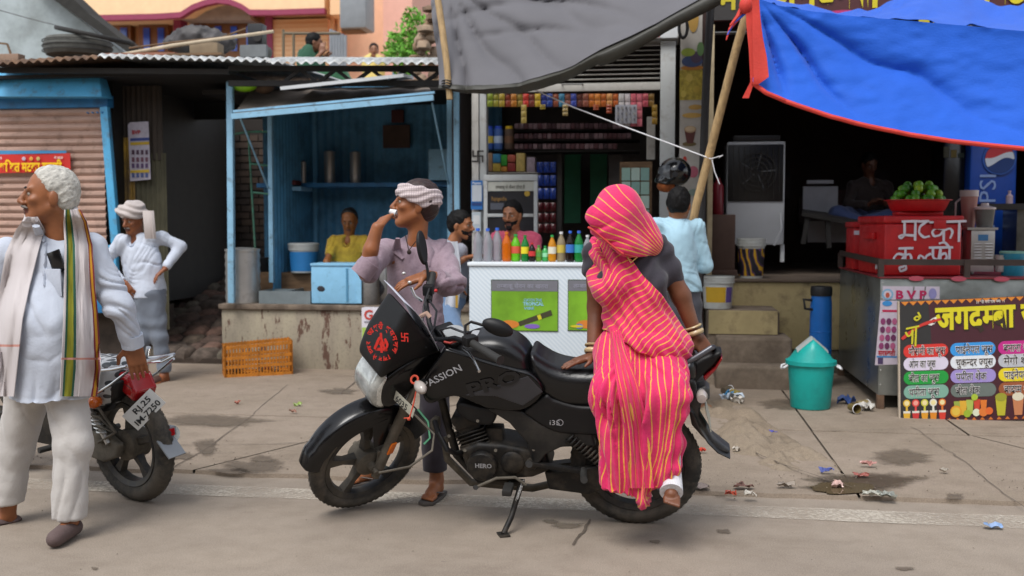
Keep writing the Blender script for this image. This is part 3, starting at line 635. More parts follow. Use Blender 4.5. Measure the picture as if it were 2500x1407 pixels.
mk('medallion', Geo().lathe([(.001, -.06), (.05, -.06), (.07, 0)], P(553, 33, YH + .2), 16, ax=(V3(1, 0, 0), V3(0, 0, 1), V3(0, 1, 0))), M('medallion_grey', '6b6a58', .7), hs)
hbox(795, -60, 806, 40, YH - .35, .3, m_pch, 'pillar'); hbox(806, -60, 832, 36, YH - 1.0, .5, m_pch2, 'bracket')
for x in (812, 829): mk('drain_pipe', Geo().cyl(P(x, 30, YH - .3), P(x, 200, YH - .3), .04, n=10), m_pch, hs)
ac = thing('wall_cooler', 'grey metal cooler box fixed high on the peach wall', 'cooler', P(860, 75, 18.)); mk('cabinet', Geo().b2(P(828, 70, 18.), P(893, -40, 18.) + V3(0, .6, 0)), M('grey_enamel', '7f8488', .5, var=.1), ac, bevel=.06); mk('bracket', Geo().b2(P(832, 75, 18.1), P(880, 71, 18.1) + V3(0, .4, 0)), m_wood, ac)
rl = thing('balcony_railing', 'grey barred balcony gate before the peach wall', 'railing', P(825, 200, 17.5))
for i in range(6): mk('bar', Geo().cyl(P(808 + i * 7, 210, 17.5), P(808 + i * 7, 72 + i * 3, 17.5), .03, n=8), M('grey_rail', '80868c', .5), rl)
lad = thing('roof_posts', 'two brown iron posts with a rail standing behind the roof', 'post', P(705, 220, 12.5))
for a, b in (((692, 215), (692, 73)), ((717, 215), (717, 80)), ((690, 82), (830, 82))): mk('post', Geo().cyl(P(*a, 12.5), P(*b, 12.5), .018, n=8), M('brown_iron', '6a5f4a', .7), lad)
# small objects below roof: green packet, blue chair-ish bars
tag(mk('green_packet', Geo().sphere(P(598, 211, 9.35), (.12, .06, .055), 14, 8), M('green_packet', '8ac020', .35, var=.3, scale=12)), 'bright green packet lying on top of the tea stall', 'packet')
tag(mk('brown_sack', Geo().sphere(P(645, 214, 9.5), (.1, .08, .06), 12, 8), m_rust), 'brown sack beside the green packet on the tea stall', 'sack')
bc = thing('blue_rack', 'pale blue metal rack seen under the roof truss', 'rack', P(1000, 215, 13))
for x in (958, 972, 986, 1000): mk('bar', Geo().b2(P(x, 215, 13), P(x + 6, 168, 13) + V3(0, .05, 0)), m_bluep if x != 986 else m_offw, bc)
mk('top_bar', Geo().b2(P(955, 170, 12.98), P(1010, 163, 12.98) + V3(0, .08, 0)), m_bluep, bc)
bs_ = thing('blue_bench', 'blue bench behind the truss where the boy sits', 'bench', P(735, 230, 12.3)); mk('seat', Geo().b2(P(705, 183, 12.2), P(790, 175, 12.2) + V3(0, .35, 0)), M('bench_blue', '3a62b8', .5), bs_)
for x in (710, 770): mk('leg', Geo().b2(P(x, 240, 12.3), P(x + 5, 184, 12.3) + V3(0, .04, 0)), m_bluep, bs_)
# stones piled on the right of the roof, and the bush
pile = thing('stone_pile', 'heap of brown stones beside the bush behind the roof', 'stones', P(1035, 150, 12.0)); rs = random.Random(3)
for i in range(46):
    y = rs.uniform(20, 210); x = 1062 - rs.uniform(0, 14 + max(0, y - 30) * .35); mk('stone', stone_geo(P(x, y, 12 + rs.uniform(-.15, .15)), (rs.uniform(.09, .17),) * 2 + (rs.uniform(.07, .12),), rs.uniform(0, 3), i), rs.choice([M('heap_stone_a', '8b7258', .9, var=.3), M('heap_stone_b', '6d5846', .9, var=.3), M('heap_stone_c', '9c8670', .9, var=.2)]), pile, smooth=50)
def foliage(c, rad, n, size, seed):
    g = Geo(); q = random.Random(seed)
    for i in range(n):
        while True:
            p = np.array([q.uniform(-1, 1) for _ in range(3)])
            if p.dot(p) < 1: break
        if float(noise(p * 2.2, 1, seed)) < -.25: continue
        p = np.asarray(c) + p * rad; a = unit([q.gauss(0, 1) for _ in range(3)]); b = unit(np.cross(a, [q.gauss(0, 1) for _ in range(3)])); s = size * q.uniform(.6, 1.3)
        g.add([p - a * s, p - b * s * .35, p + a * s, p + b * s * .35], [(0, 1, 2, 3)])
    return g
tr = thing('green_bush', 'bright green feathery bush beside the pink wall', 'bush', P(1000, 220, 13.2)); m_leaf = M('young_leaf', '5f9a28', .6, var=.4, scale=6)
cr = foliage(P(1000, 95, 13.2), (.28, .3, .42), 1300, .045, 4); c2 = foliage(P(985, 140, 13.0), (.3, .3, .25), 900, .04, 6); cr.add(c2.v, c2.f); mk('crown', cr, m_leaf, tr, smooth=0)
mk('trunk', Geo().tube([P(1000, 240, 13.2), P(1003, 160, 13.2), P(996, 90, 13.2)], [.03, .02, .008], 8), m_wood, tr)
for k in range(5): mk('limb', Geo().tube([P(1002, 150 - k * 10, 13.2), P(1002 + 26 * math.sin(k * 2.4), 110 - k * 12, 13.2 + .2 * math.cos(k * 2.4))], [.012, .004], 6), m_wood, tr)
tree2 = thing('far_tree', 'dark green tree rising beside the pink wall corner', 'tree', P(1005, 300, 24) * V3(1, 1, 0)); mk('crown', foliage(P(1015, -20, 24), (.5, .6, 1.6), 1800, .08, 9), M('dark_leaf', '3c6a28', .6, var=.4), tree2, smooth=0); mk('trunk', Geo().tube([P(1015, 400, 24) * V3(1, 1, 0), P(1012, 200, 24), P(1018, 20, 24)], [.12, .09, .03], 8), m_wood, tree2)
X_ = V3(1, 0, 0); Z_ = V3(0, 0, 1); YA = (V3(1, 0, 0), V3(0, 0, 1), V3(0, -1, 0))   # lathe axes facing the street
def bpx(name, par, x0, y0, x1, y1, Y, dep, mat, bevel=.0, **k):
    a = P(x0, y1, Y); b = P(x1, y0, Y); return mk(name, Geo().b2((a[0], Y, a[2]), (b[0], Y + dep, b[2])), mat, par, bevel=bevel, smooth=30 if bevel else 0, **k)
# ================================================================ tea stall plinth
zp = P(720, 744, 9.4)[2]; xl = P(541, 800, 9.4)[0]; xr = P(1150, 800, 9.4)[0]
def plinth_mat():
    m = bpy.data.materials.new('stained_plaster'); n, p = nodes_of(m)
    a = noise_node(n, 2.2, 7, .65, sc3=(2.2, 1, .5)); b = noise_node(n, 5, 8, .7, sc3=(1.6, 1, .55)); c = noise_node(n, 40, 5, .7)
    base = mixc(n, ramp(n, a.outputs[0], .35, .65).outputs[0], hx('8f8576'), hx('a39a85'))
    base = mixc(n, ramp(n, b.outputs[0], .55, .585).outputs[0], base, hx('5f463a')); base = mixc(n, ramp(n, c.outputs[0], .5, .8, c1=(.5, .5, .5, 1)).outputs[0], base, hx('4d453a'))
    n.links.new(base, p.inputs['Base Color']); p.inputs['Roughness'].default_value = .9
    bm_ = n.nodes.new('ShaderNodeBump'); bm_.inputs['Strength'].default_value = .5; bm_.inputs['Distance'].default_value = .01; n.links.new(b.outputs[0], bm_.inputs['Height']); n.links.new(bm_.outputs[0], p.inputs['Normal']); return m
pl = thing('stall_plinth', 'low stained plaster plinth under the blue tea stall', 'plinth', (xl, 9.4, 0))
mk('wall', Geo().b2((xl, 9.4, 0), (xr, 12.4, zp - .05)), plinth_mat(), pl, bevel=.015); mk('coping', Geo().b2((xl - .02, 9.37, zp - .05), (xr, 12.4, zp)), M('coping_stone', '7a6c5e', .9, var=.25, dirt='463b32', dscale=9, damt=.7, bump=.3), pl, bevel=.012)
# ================================================================ blue tea stall
ts = thing('tea_stall', 'pale blue sheet metal tea stall with raised flap', 'stall', (xl, 9.5, zp))
m_in = M('stall_blue_inside', '5a9cc4', .55, var=.15, scale=3, dirt='34505e', dscale=3, damt=.6, dpos=.5)
yb = 11.0; x0 = P(668, 400, yb)[0] - .12; x1 = P(1112, 400, 9.7)[0]
mk('back_wall', corr((x0, yb, zp), X_, Z_, x1 - x0 + .25, 2.3, .09, .008), m_in, ts); 
zc = P(800, 225, 9.8)[2]
mk('side_wall', corr((P(664, 500, 9.75)[0], 9.75, zp), (0, 1, 0), Z_, 1.2, zc - zp, .09, .008), m_in, ts); mk('side_wall', corr((x1, 9.7, zp), (0, 1, 0), Z_, 1.3, zc - zp, .09, .008), m_in, ts)
for (x, y0, xx, y1, Y, w) in ((562, 200, 566, 740, 9.3, .06), (660, 284, 664, 690, 9.72, .045), (1098, 225, 1100, 640, 9.72, .05), (1114, 215, 1118, 700, 9.45, .05)): mk('post', Geo().bar(P(x, y0, Y), P(xx, y1, Y), w, .05, up=(0, 1, 0)), m_bluep, ts, bevel=.004)
f0, f1 = P(568, 284, 8.95), P(1060, 238, 8.95); r0, r1 = P(610, 224, 9.8), P(1048, 216, 9.8)
m_fl = M('dusty_flap', '7b7066', .75, var=.2, scale=4, dirt='4d443c', dscale=3, damt=.6)
fl = mk('flap', Geo().sheet([[f0 + (r0 - f0) * s + ((f1 + (r1 - f1) * s) - (f0 + (r0 - f0) * s)) * t + V3(0, 0, .006 * math.sin(t * 40)) for t in np.linspace(0, 1, 60)] for s in np.linspace(0, 1, 5)], .004), m_fl, ts)
mk('flap_bar', Geo().bar(f0 + V3(0, -.02, -.005), f1 + V3(0, -.02, -.005), .03, .05), m_bluep, fl); mk('flap_bar', Geo().bar(f0 + V3(0, .02, .045), f1 + V3(0, .02, .045), .03, .02), m_bluep, fl)
mk('roof_panel', Geo().b2((x0 - .15, 9.8, zc), (x1 + .05, 11.1, zc + .04)), m_blackm, ts)
for a, b in (((584, 282, 9.0), (655, 460, 9.7)), ((1055, 252, 9.0), (1095, 450, 9.7))): mk('stay_rod', Geo().cyl(P(*a), P(*b), .009, n=8), m_bluep, ts)
sh = P(740, 452, 10.6); mk('shelf', Geo().b2((x0 + .1, 10.55, P(0, 462, 10.6)[2]), (x1 - .02, 10.98, P(0, 452, 10.6)[2])), m_bdark, ts); mk('shelf', Geo().b2(P(672, 466, 10.3), P(735, 456, 10.3) + V3(0, .35, 0)), m_bluep, ts)
zsh = P(0, 452, 10.6)[2]
mk('platform', Geo().b2((x0 + .12, 9.95, zp), (x1 - .05, 10.95, zp + .28)), m_wood, ts)
tag(mk('flat_sheet', Geo().sheet([[P(684, 216, 8.95), P(985, 184, 8.95)], [P(760, 208, 9.75), P(1010, 190, 9.75)]], .03), m_white, smooth=0), 'white flat panel laid on top of the tea stall', 'panel')
def pot(name, label, px, ybot, w_px, h_px, Y, mat, cat, prof=None, lid=True, z=None):
    s = np.linalg.norm(P(px + 1, ybot, Y) - P(px, ybot, Y)); c = P(px, ybot, Y); r = w_px * s / 2; h = h_px * s
    if z is not None: c[2] = z
    t = thing(name, label, cat, c); mk('body', Geo().lathe(prof(r, h) if prof else [(r * .96, 0), (r, .01), (r, h * .97), (r * .97, h)], c, 28), mat, t)
    if lid: mk('lid', Geo().lathe([(r * 1.03, h * .985), (r * 1.03, h + .012), (r * .6, h + .025), (.01, h + .03)], c, 28), mat, t)
    return t, c, r, h
t, c, r, h = pot('steel_canister', 'tall steel canister on the shelf, left of the pair', 805, 440, 26, 72, 10.75, m_steel, 'canister', z=zsh); pot('steel_canister', 'tall steel canister on the shelf, right of the pair', 868, 440, 26, 70, 10.75, m_steel, 'canister', z=zsh)
pot('steel_flask', 'small steel flask standing left of the shelf canisters', 741, 444, 13, 46, 10.6, m_steel, 'flask', z=zsh)
tag(mk('folded_cloth', Geo().box(P(700, 447, 10.4), (.26, .2, .05)), M('dark_red_cloth', '5a2a2c', .8, var=.3), bevel=.015), 'dark red folded cloth on the small left shelf', 'cloth')
tag(mk('pale_blue_box', Geo().b2(P(1046, 440, 10.4), P(1096, 364, 10.4) + V3(0, .3, 0)), m_bluep, bevel=.008), 'pale blue metal box at the right end of the stall shelf', 'box')
pic = thing('wall_picture', 'dim framed brown picture hung inside the tea stall', 'picture', P(968, 362, 10.95)); bpx('panel', pic, 935, 305, 1000, 362, 10.93, .03, M('dim_brown_picture', '4a352a', .6, var=.3)); bpx('garland', pic, 955, 268, 985, 300, 10.92, .04, M('dim_red', '4a1f1c', .7), .01)
# things standing on the plinth
t, c, r, h = pot('steel_drum', 'large ribbed stainless steel drum on the plinth', 594, 740, 78, 122, 9.55, m_steel, 'drum', lambda r, h: [(r * .97, 0), (r, .01)] + [(r + (.006 if k % 2 else -.002), h * (.04 + .92 * k / 12)) for k in range(13)] + [(r, h * .985), (r * 1.03, h)], z=zp); mk('tap', Geo().cyl(c + V3(-.02, -r - .03, .06), c + V3(-.02, -r, .06), .014, n=10), M('brass', '8a6a3a', .4, .7), t)
tr_ = thing('steel_tray', 'shallow divided metal tray on the plinth', 'tray', P(700, 738, 9.45)); a = P(632, 738, 9.45); b = P(758, 738, 9.45); mt = M('dull_zinc', '7f8a8e', .45, .4, var=.15)
W = b[0] - a[0]; dp = .62; q = lambda u, v, z: V3(a[0] + W * u, 9.45 + dp * v, zp + z)
mk('base', Geo().b2(q(0, 0, .002), q(1, 1, .02)), mt, tr_)
for (u0, v0, u1, v1) in ((0, 0, 1, .04), (0, .96, 1, 1), (0, .04, .03, .96), (.97, .04, 1, .96), (.5, .04, .53, .96), (.03, .5, .5, .54)): mk('rim', Geo().b2(q(u0, v0, .02), q(u1, v1, .125)), mt, tr_)
bx = thing('blue_chest', 'light blue painted wooden chest in front of the yellow shirted man', 'chest', P(820, 742, 9.42)); bpx('body', bx, 760, 650, 880, 741, 9.43, .4, M('chest_blue', '84bbdc', .6, var=.07, scale=12, dirt='4a6a7a', dscale=16, damt=.7, dpos=.64), .012); bpx('lid', bx, 757, 644, 883, 649.5, 9.42, .42, M('chest_blue', ''), .006); bpx('corner_plank', bx, 845, 656, 849, 736, 9.422, .01, M('chest_seam', '4d87a8', .7)); bpx('corner_plank', bx, 870, 653, 881.5, 740.5, 9.424, .01, M('chest_blue', ''))
pot('aluminium_pot', 'dull aluminium pot right of the blue chest', 905, 746, 42, 64, 9.5, M('dull_aluminium', '8b8884', .45, .7, var=.12, dirt='4c4640', damt=.6), 'pot', z=zp); pot('steel_vessel', 'dark steel vessel with yellow spoon behind the aluminium pot', 930, 742, 46, 84, 9.75, m_steel, 'vessel', lid=False, z=zp)
tag(mk('yellow_spoon', Geo().tube([P(926, 700, 9.75), P(936, 640, 9.75)], .012, 8), M('yellow_plastic', 'e0c010', .4)), 'yellow plastic spoon handle rising from the dark steel vessel', 'spoon')
def bucket(name, label, px, ybot, wt, wb, h_px, Y, body, z=None, bands=(), lid=False, rim=True, n=32):
    s = np.linalg.norm(P(px + 1, ybot, Y) - P(px, ybot, Y)); c = P(px, ybot, Y); R1, R0, H = wt * s / 2, wb * s / 2, h_px * s
    if z is not None: c[2] = z
    t = thing(name, label, 'bucket', c); mk('body', Geo().lathe([(R0 * .98, 0), (R0, .005), (R1 * .97, H * .95), (R1 * .95, H * .95), (R0 * .95, .012)], c, n), body, t)
    if rim:
        for k, zz in enumerate((.80, .87, .95)): mk('rim', Geo().lathe([(R1 * .96, H * zz - .006), (R1 * 1.03, H * zz - .006), (R1 * 1.03, H * zz + .008), (R1 * .96, H * zz + .008)], c, n, cap=False), body, t)
    if lid: mk('lid', Geo().lathe([(R1 * 1.04, H * .93), (R1 * 1.05, H), (R1 * .9, H * 1.02), (.01, H * 1.02)], c, n), lid if not isinstance(lid, bool) else body, t)
    for (z0, z1, a0, a1, m) in bands:
        pts = [[c + V3(math.sin(a) * (R0 + (R1 * .97 - R0) * zz / .95 + .0015), -math.cos(a) * (R0 + (R1 * .97 - R0) * zz / .95 + .0015), H * zz) for zz in np.linspace(z0, z1, 4)] for a in np.linspace(R(a0), R(a1), 24)]
        mk('label_print', Geo().grid(pts), m, t)
    return t, c, R1, H
m_wpl = M('white_bucket_plastic', 'c9ccc8', .5, var=.08, dirt='8d8374', dscale=7, damt=.6, dpos=.58)
bucket('paint_bucket', 'white bucket with blue label inside the tea stall', 742, 655, 70, 60, 68, 10.0, m_wpl, z=zp + .28, bands=((.06, .72, -170, 170, ink('2b7fc0')), ), lid=True)
tag(mk('black_pot', Geo().lathe([(.1, 0), (.13, .1), (.13, .3), (.12, .3)], P(630, 700, 10.1), 20), m_blackm), 'sooty black pot behind the steel drum', 'pot')
# orange crate
cc0, cc1, cc2 = G(550, 922, .027), G(716, 914, .027), None
ct = thing('orange_crate', 'orange slatted plastic crate against the plinth', 'crate', (cc0 + cc1) / 2); m_or = M('orange_plastic', 'c0761c', .5, var=.15, dirt='6a4416', dscale=10, damt=.5)
u = unit(cc1 - cc0); u[2] = 0; u = unit(u); vv = V3(-u[1], u[0], 0); Lc = .60; Wc = .28; Hc = .285; o = cc0
tilt = unit(V3(0, 0, 1) + u * .03)
pt = lambda a, b, h: o + u * a + vv * b + V3(0, 0, h * (1 + .12 * a / Lc))
for (aa, ab) in (((0, 0), (Lc, 0)), ((Lc, 0), (Lc, Wc)), ((Lc, Wc), (0, Wc)), ((0, Wc), (0, 0))):
    for h0 in (.012, .09, .17, .265): mk('rail', Geo().bar(pt(*aa, h0), pt(*ab, h0), .014, .028), m_or, ct)
    dvec = math.hypot(ab[0] - aa[0], ab[1] - aa[1]); k = int(dvec / .028)
    for i in range(k + 1):
        t_ = i / k; a = aa[0] + (ab[0] - aa[0]) * t_; b = aa[1] + (ab[1] - aa[1]) * t_; big = i in (0, k) or i == k // 2
        mk('slat', Geo().bar(pt(a, b, .0), pt(a, b, Hc), .03 if big else .012, .012, up=(u[0], u[1], 0)), m_or, ct, smooth=0)
mk('base', Geo().b2((-.001, -.001, 0), (.001, .001, .002)).add([pt(0, 0, .004), pt(Lc, 0, .004), pt(Lc, Wc, .004), pt(0, Wc, .004)], [(0, 1, 2, 3)]), m_or, ct) if False else mk('base', Geo().prism([pt(.01, .01, .004), pt(Lc - .01, .01, .004), pt(Lc - .01, Wc - .01, .004), pt(.01, Wc - .01, .004)], (0, 0, .008)), m_or, ct)
for i in range(16): mk('crate_litter', stone_geo(pt(rs.uniform(.08, Lc - .08), rs.uniform(.05, Wc - .05), rs.uniform(.03, .07)), (.07, .05, .03), rs.uniform(0, 3), i), rs.choice([ink('8a4038'), ink('8f857a'), ink('5d5148'), ink('a8a098')]), ct, smooth=30)
# carton with red lettering
gd = thing('gold_carton', 'white carton printed with red lettering Gold beside the plinth', 'box', P(925, 915, 9.2) * V3(1, 1, 0) + V3(0, 0, .085)); bpx('box', gd, 884, 753, 968, 912, 9.2, .12, M('white_carton', 'c9c5cc', .6, var=.05), .003)
text(gd, 'Gold', P(888, 780, 9.197), X_, Z_, .125, ink('b8392c'), off=.03); bpx('print_band', gd, 884.5, 893, 960, 902, 9.196, .002, ink('c03028')); bpx('print_band', gd, 884.5, 800, 894, 868, 9.196, .002, ink('9dbb52')); bpx('print_band', gd, 889, 785, 955, 788, 9.196, .002, ink('8d8b94'))
for y in (815, 838): mk('print_spot', Geo().lathe([(.03, 0), (.028, .002)], P(910, y, 9.197), 16, ax=YA), ink('9a9c94'), gd)
# ================================================================ kiosk shop with roller shutter
ks = thing('kiosk_shop', 'small white framed kiosk shop with half raised roller shutter', 'shop', P(1400, 900, 9.4) * V3(1, 1, 0)); YK = 9.5
m_post = M('patterned_white_film', 'b9bdbd', .5, var=.06, scale=3, dirt='6d5c48', dscale=6, damt=.6, dpos=.6)
kp = [bpx('post', ks, 1153, 215, 1168, 900, YK - .02, .1, m_offw, .006), bpx('post', ks, 1171, 220, 1187, 640, YK, .12, m_post, .006), bpx('post', ks, 1606, 100, 1650, 900, YK - .1, .14, m_post, .008)]
text(ks, '卐', P(1150, 395, YK - .03), X_, Z_, .13, ink('25201c'), name='swastika_mark', off=.02)
for i in range(11):
    y = 100 + i * 11.2; a = P(1180, y + 11.2, YK + .03); b = P(1612, y, YK + .03); ph2 = b[2] - a[2]
    mk('slat', Geo().sheet([[(x, YK + .03 + d, a[2] + ph2 * f) for d, f in ((0, 0), (-.014, .15), (-.022, .5), (-.012, .85), (0, .97))] for x in (a[0], b[0])], .003), m_offw, ks, smooth=30)
bpx('bottom_bar', ks, 1180, 200, 1612, 227, YK - .01, .05, m_offw, .004); mk('handle', Geo().tube([P(1372, 206, YK - .01), P(1374, 206, YK - .06), P(1420, 206, YK - .06), P(1422, 206, YK - .01)], .008, 8), m_galv, ks)
bpx('sign_band', ks, 1400, 20, 1655, 98, YK - .16, .05, m_white); text(ks, '863', P(1578, 92, YK - .165), X_, Z_, .085, ink('b04038'))
bpx('shutter_box', ks, 1150, -60, 1660, 100, YK + .05, .5, m_offw)
bw = P(1400, 400, 11.3); xA = P(1165, 0, 10.4)[0] - .05; xB = P(1640, 0, 10.4)[0] + .2
mk('back_wall', Geo().b2((xA, 11.3, 0), (xB, 11.4, 3.4)), M('kiosk_inside', '4a4340', .8, var=.2), ks); mk('side_wall', Geo().b2((xA - .05, YK + .1, 0), (xA, 11.3, 3.4)), M('kiosk_inside', ''), ks); mk('side_wall', Geo().b2((xB, YK + .1, 0), (xB + .05, 11.3, 3.4)), M('kiosk_inside', ''), ks); mk('ceiling', Geo().b2((xA, YK + .1, 3.3), (xB, 11.3, 3.38)), M('kiosk_inside', ''), ks); mk('floor', Geo().b2((xA, YK, 0), (xB, 11.3, .3)), m_stone[1], ks)
for y0, y1 in ((317, 321), (341, 346), (366, 373)): bpx('shelf', ks, 1188, y0, 1560, y1, 10.3, .4, m_blackm)
gdr = M('green_door_paint', '1f7a56', .5, var=.15); 
for x0, x1 in ((1378, 1418), (1440, 1482)): bpx('green_panel', ks, x0, 375, x1, 545, 11.0, .04, gdr)
bpx('door_jamb', ks, 1360, 375, 1372, 640, 10.5, .1, M('grey_jamb', '4a4644', .6)); bpx('door_jamb', ks, 1485, 380, 1520, 640, 10.5, .1, M('grey_jamb', '')); bpx('inner_frame', ks, 1578, 285, 1600, 390, 9.9, .05, m_offw, .008)
# strips of sachets hung under the shutter
scol = ['7a8a2a', '8f8a30', 'a08a30', '8a3a28', 'b0702a', '9a8238', 'c03830', '7a3a30', 'c0a030', '2a3a8a', '24408a', '8a4a38', '3a7a9a', '8f5a50', '3a4aa0', '6a3a34', '8a5040', 'c06a28', 'c87830', 'b86028', 'c88a50', 'c0602a', 'b8b4b4', 'c4bcc0', 'c05a68', 'c86a78', 'b04a58', '7a5a28']
cname = {'7a8a2a': 'olive', '8f8a30': 'mustard', 'a08a30': 'gold', '8a3a28': 'brick red', 'b0702a': 'amber', '9a8238': 'dull yellow', 'c03830': 'red', '7a3a30': 'maroon', 'c0a030': 'yellow', '2a3a8a': 'navy blue', '24408a': 'blue', '8a4a38': 'brown', '3a7a9a': 'teal blue', '8f5a50': 'dusty rose', '3a4aa0': 'violet blue', '6a3a34': 'dark brown', '8a5040': 'russet', 'c06a28': 'orange', 'c87830': 'light orange', 'b86028': 'deep orange', 'c88a50': 'tan', 'c0602a': 'burnt orange', 'b8b4b4': 'silver', 'c4bcc0': 'white', 'c05a68': 'pink', 'c86a78': 'light pink', 'b04a58': 'rose', '7a5a28': 'ochre'}
def sachet(x, y0, y1, w, k, colr, Y, label, grp):
    t = thing('sachet_strip', label, 'sachets', P(x, y1, Y), grp); c = hx(colr)
    for i in range(k):
        a = y0 + (y1 - y0) * i / k; b = y0 + (y1 - y0) * (i + 1) / k - .8; p0, p1 = P(x - w / 2, b, Y), P(x + w / 2, a, Y); dz = p1[2] - p0[2]; dx = p1[0] - p0[0]
        pts = [[(p0[0] + dx * u, Y - .012 * math.sin(math.pi * u) * math.sin(math.pi * v_) + .003 * math.sin(x + i), p0[2] + dz * v_) for v_ in (0, .12, .5, .88, 1)] for u in (0, .1, .5, .9, 1)]
        mk('sachet', Geo().grid(pts), M('foil_' + colr, colr, .3, var=.35, scale=18, dirt='d8c8a0', dscale=22, damt=.8, dpos=.6), t, smooth=60)
for i, cl_ in enumerate(scol):
    x = 1196 + i * 14.6; n_ = (2, 2, 1, 3, 2)[i % 5]; yb_ = 262 if cl_ not in ('b8b4b4', 'c4bcc0', 'c05a68', 'c86a78') else 310
    sachet(x, 229, yb_, 13.6, 4 if yb_ > 300 else 2, cl_, YK - .01 + .02 * (i % 2), cname[cl_] + ' sachet strip in the row hung under the shutter', 'sachet strips under the shutter')
for x, y1, cl_, nm in ((1279, 302, 'b09a50', 'long pale yellow'), (1325, 268, 'c0a838', 'short bright yellow'), (1380, 284, 'a8925c', 'short buff'), (1455, 270, 'b0502a', 'short rust'), (1487, 278, 'a8482a', 'short red orange'), (1598, 305, '8a6a20', 'long mustard brown')): sachet(x, 256, y1, 13, 3, cl_, YK - .03, nm + ' sachet strip hanging below the row', 'sachet strips under the shutter')
cd = thing('blister_card', 'white card of small shiny packs hanging in the kiosk', 'card', P(1530, 303, YK - .03)); bpx('sheet', cd, 1502, 256, 1555, 302, YK - .03, .003, M('grey_white_card', 'a9abb4', .5))
for i in range(5):
    for j in range(3): mk('pack', Geo().box(P(1509 + i * 10, 264 + j * 14, YK - .04), (.018, .008, .022)), m_steel if (i + j) % 2 else ink('6a6a72'), cd)
# tins on the shelves
tg = Geo().box((0, 0, 0), (.042, .06, .055)); tmat = [ink(c) for c in ('6a444a', '583c44', '7b5c62', '8a6e74', '4c383e', '9a8086')]; tin_me = {}
for r_, (y, ng, zz) in enumerate(((316, 24, 'top'), (340, 25, 'middle'), (365, 22, 'bottom'))):
    for i in range(ng):
        p = P(1262 + i * 11.4, y, 10.36); m = rs.choice(tmat)
        if m.name not in tin_me: o = mk('tin', tg, m, loc=(0, 0, 0), bevel=.004); tin_me[m.name] = o
        else: o = tin_me[m.name].copy(); COL.objects.link(o)
        o.location = p + V3(0, 0, .03); tag(o, 'small dark maroon tin in the %s row of the kiosk shelves' % zz, 'tin', 'tins in the %s kiosk shelf row' % zz)
jm = [ink('2b4f9a'), ink('35589a'), ink('4a3a30')]
for i, (x, nm) in enumerate(((1194, 'yellow and blue labelled jar at the left end of the kiosk shelf'), (1217, 'blue labelled jar with blue lid between two other jars'), (1243, 'brown filled jar with yellow lid right of the blue jars'))):
    t, c, r, h = pot('plastic_jar', nm, x, 365, 22, 48, 10.1, jm[i], 'jar', lid=False); mk('lid', Geo().lathe([(r * .8, h), (r * .85, h + .03), (.01, h + .03)], c, 20), ink('2a50c0' if i < 2 else 'c8a820'), t); mk('label_print', Geo().lathe([(r * 1.01, h * .3), (r * 1.01, h * .65)], c, 20, cap=False), ink(('c8b030', 'a8bcd8', '6a4a34')[i]), t)
for i, (x0, y0, x1, y1, cl_, nm) in enumerate(((1186, 374, 1202, 419, '9a7a60', 'tan'), (1203, 376, 1222, 398, '3a80b0', 'blue'), (1203, 399, 1222, 419, 'b8a048', 'yellow'), (1223, 378, 1238, 405, '3a9a3a', 'green'), (1239, 378, 1258, 396, 'b05a48', 'red'), (1239, 398, 1258, 419, '9a3a38', 'dark red'), (1223, 407, 1238, 419, 'c88a40', 'orange'), (1260, 374, 1281, 419, 'c8b068', 'cream'), (1286, 384, 1306, 420, 'b0a0ac', 'pale lilac'))):
    tag(mk('biscuit_packet', Geo().b2(P(x0, y1, 10.0), P(x1, y0, 10.0) + V3(0, .12, 0)), M('pkt_' + cl_, cl_, .35, var=.3, scale=25), bevel=.006), nm + ' packet stacked above the glass showcase', 'packet', 'packets above the showcase')
bpx('packet_shelf', ks, 1180, 420.5, 1312, 424, 9.98, .25, m_offw)
sc_ = thing('glass_showcase', 'white framed showcase with dark advertisement panels', 'showcase', P(1245, 640, 9.3))
for a in ((1181, 426, 1312, 442), (1181, 442, 1190, 640), (1303, 442, 1312, 640), (1190, 522, 1303, 530)): bpx('frame_bar', sc_, *a, 9.3, .06, m_post, .004)
bpx('sign_strip', sc_, 1190, 443, 1303, 467, 9.31, .02, M('pale_strip', 'b5b7ae', .5)); text(sc_, 'तम्बाकू से कैंसर होता है', P(1210, 461, 9.308), X_, Z_, .04, ink('6a6a62'), width=.27)
pn = bpx('advert_panel', sc_, 1190, 468, 1303, 522, 9.315, .02, M('dark_advert', '26262a', .3, var=.3, scale=6)); bpx('advert_panel', sc_, 1190, 531, 1303, 640, 9.315, .02, M('dark_advert', ''))
text(sc_, 'Rajnigandha', P(1200, 490, 9.31), X_, Z_, .05, ink('8a6a3a'), width=.14); bpx('print_block', sc_, 1197, 496, 1230, 512, 9.312, .002, ink('50545e')); mk('gold_seal', Geo().lathe([(.026, 0), (.026, .002)], P(1287, 473, 9.312), 12, ax=YA), ink('b09030'), sc_)
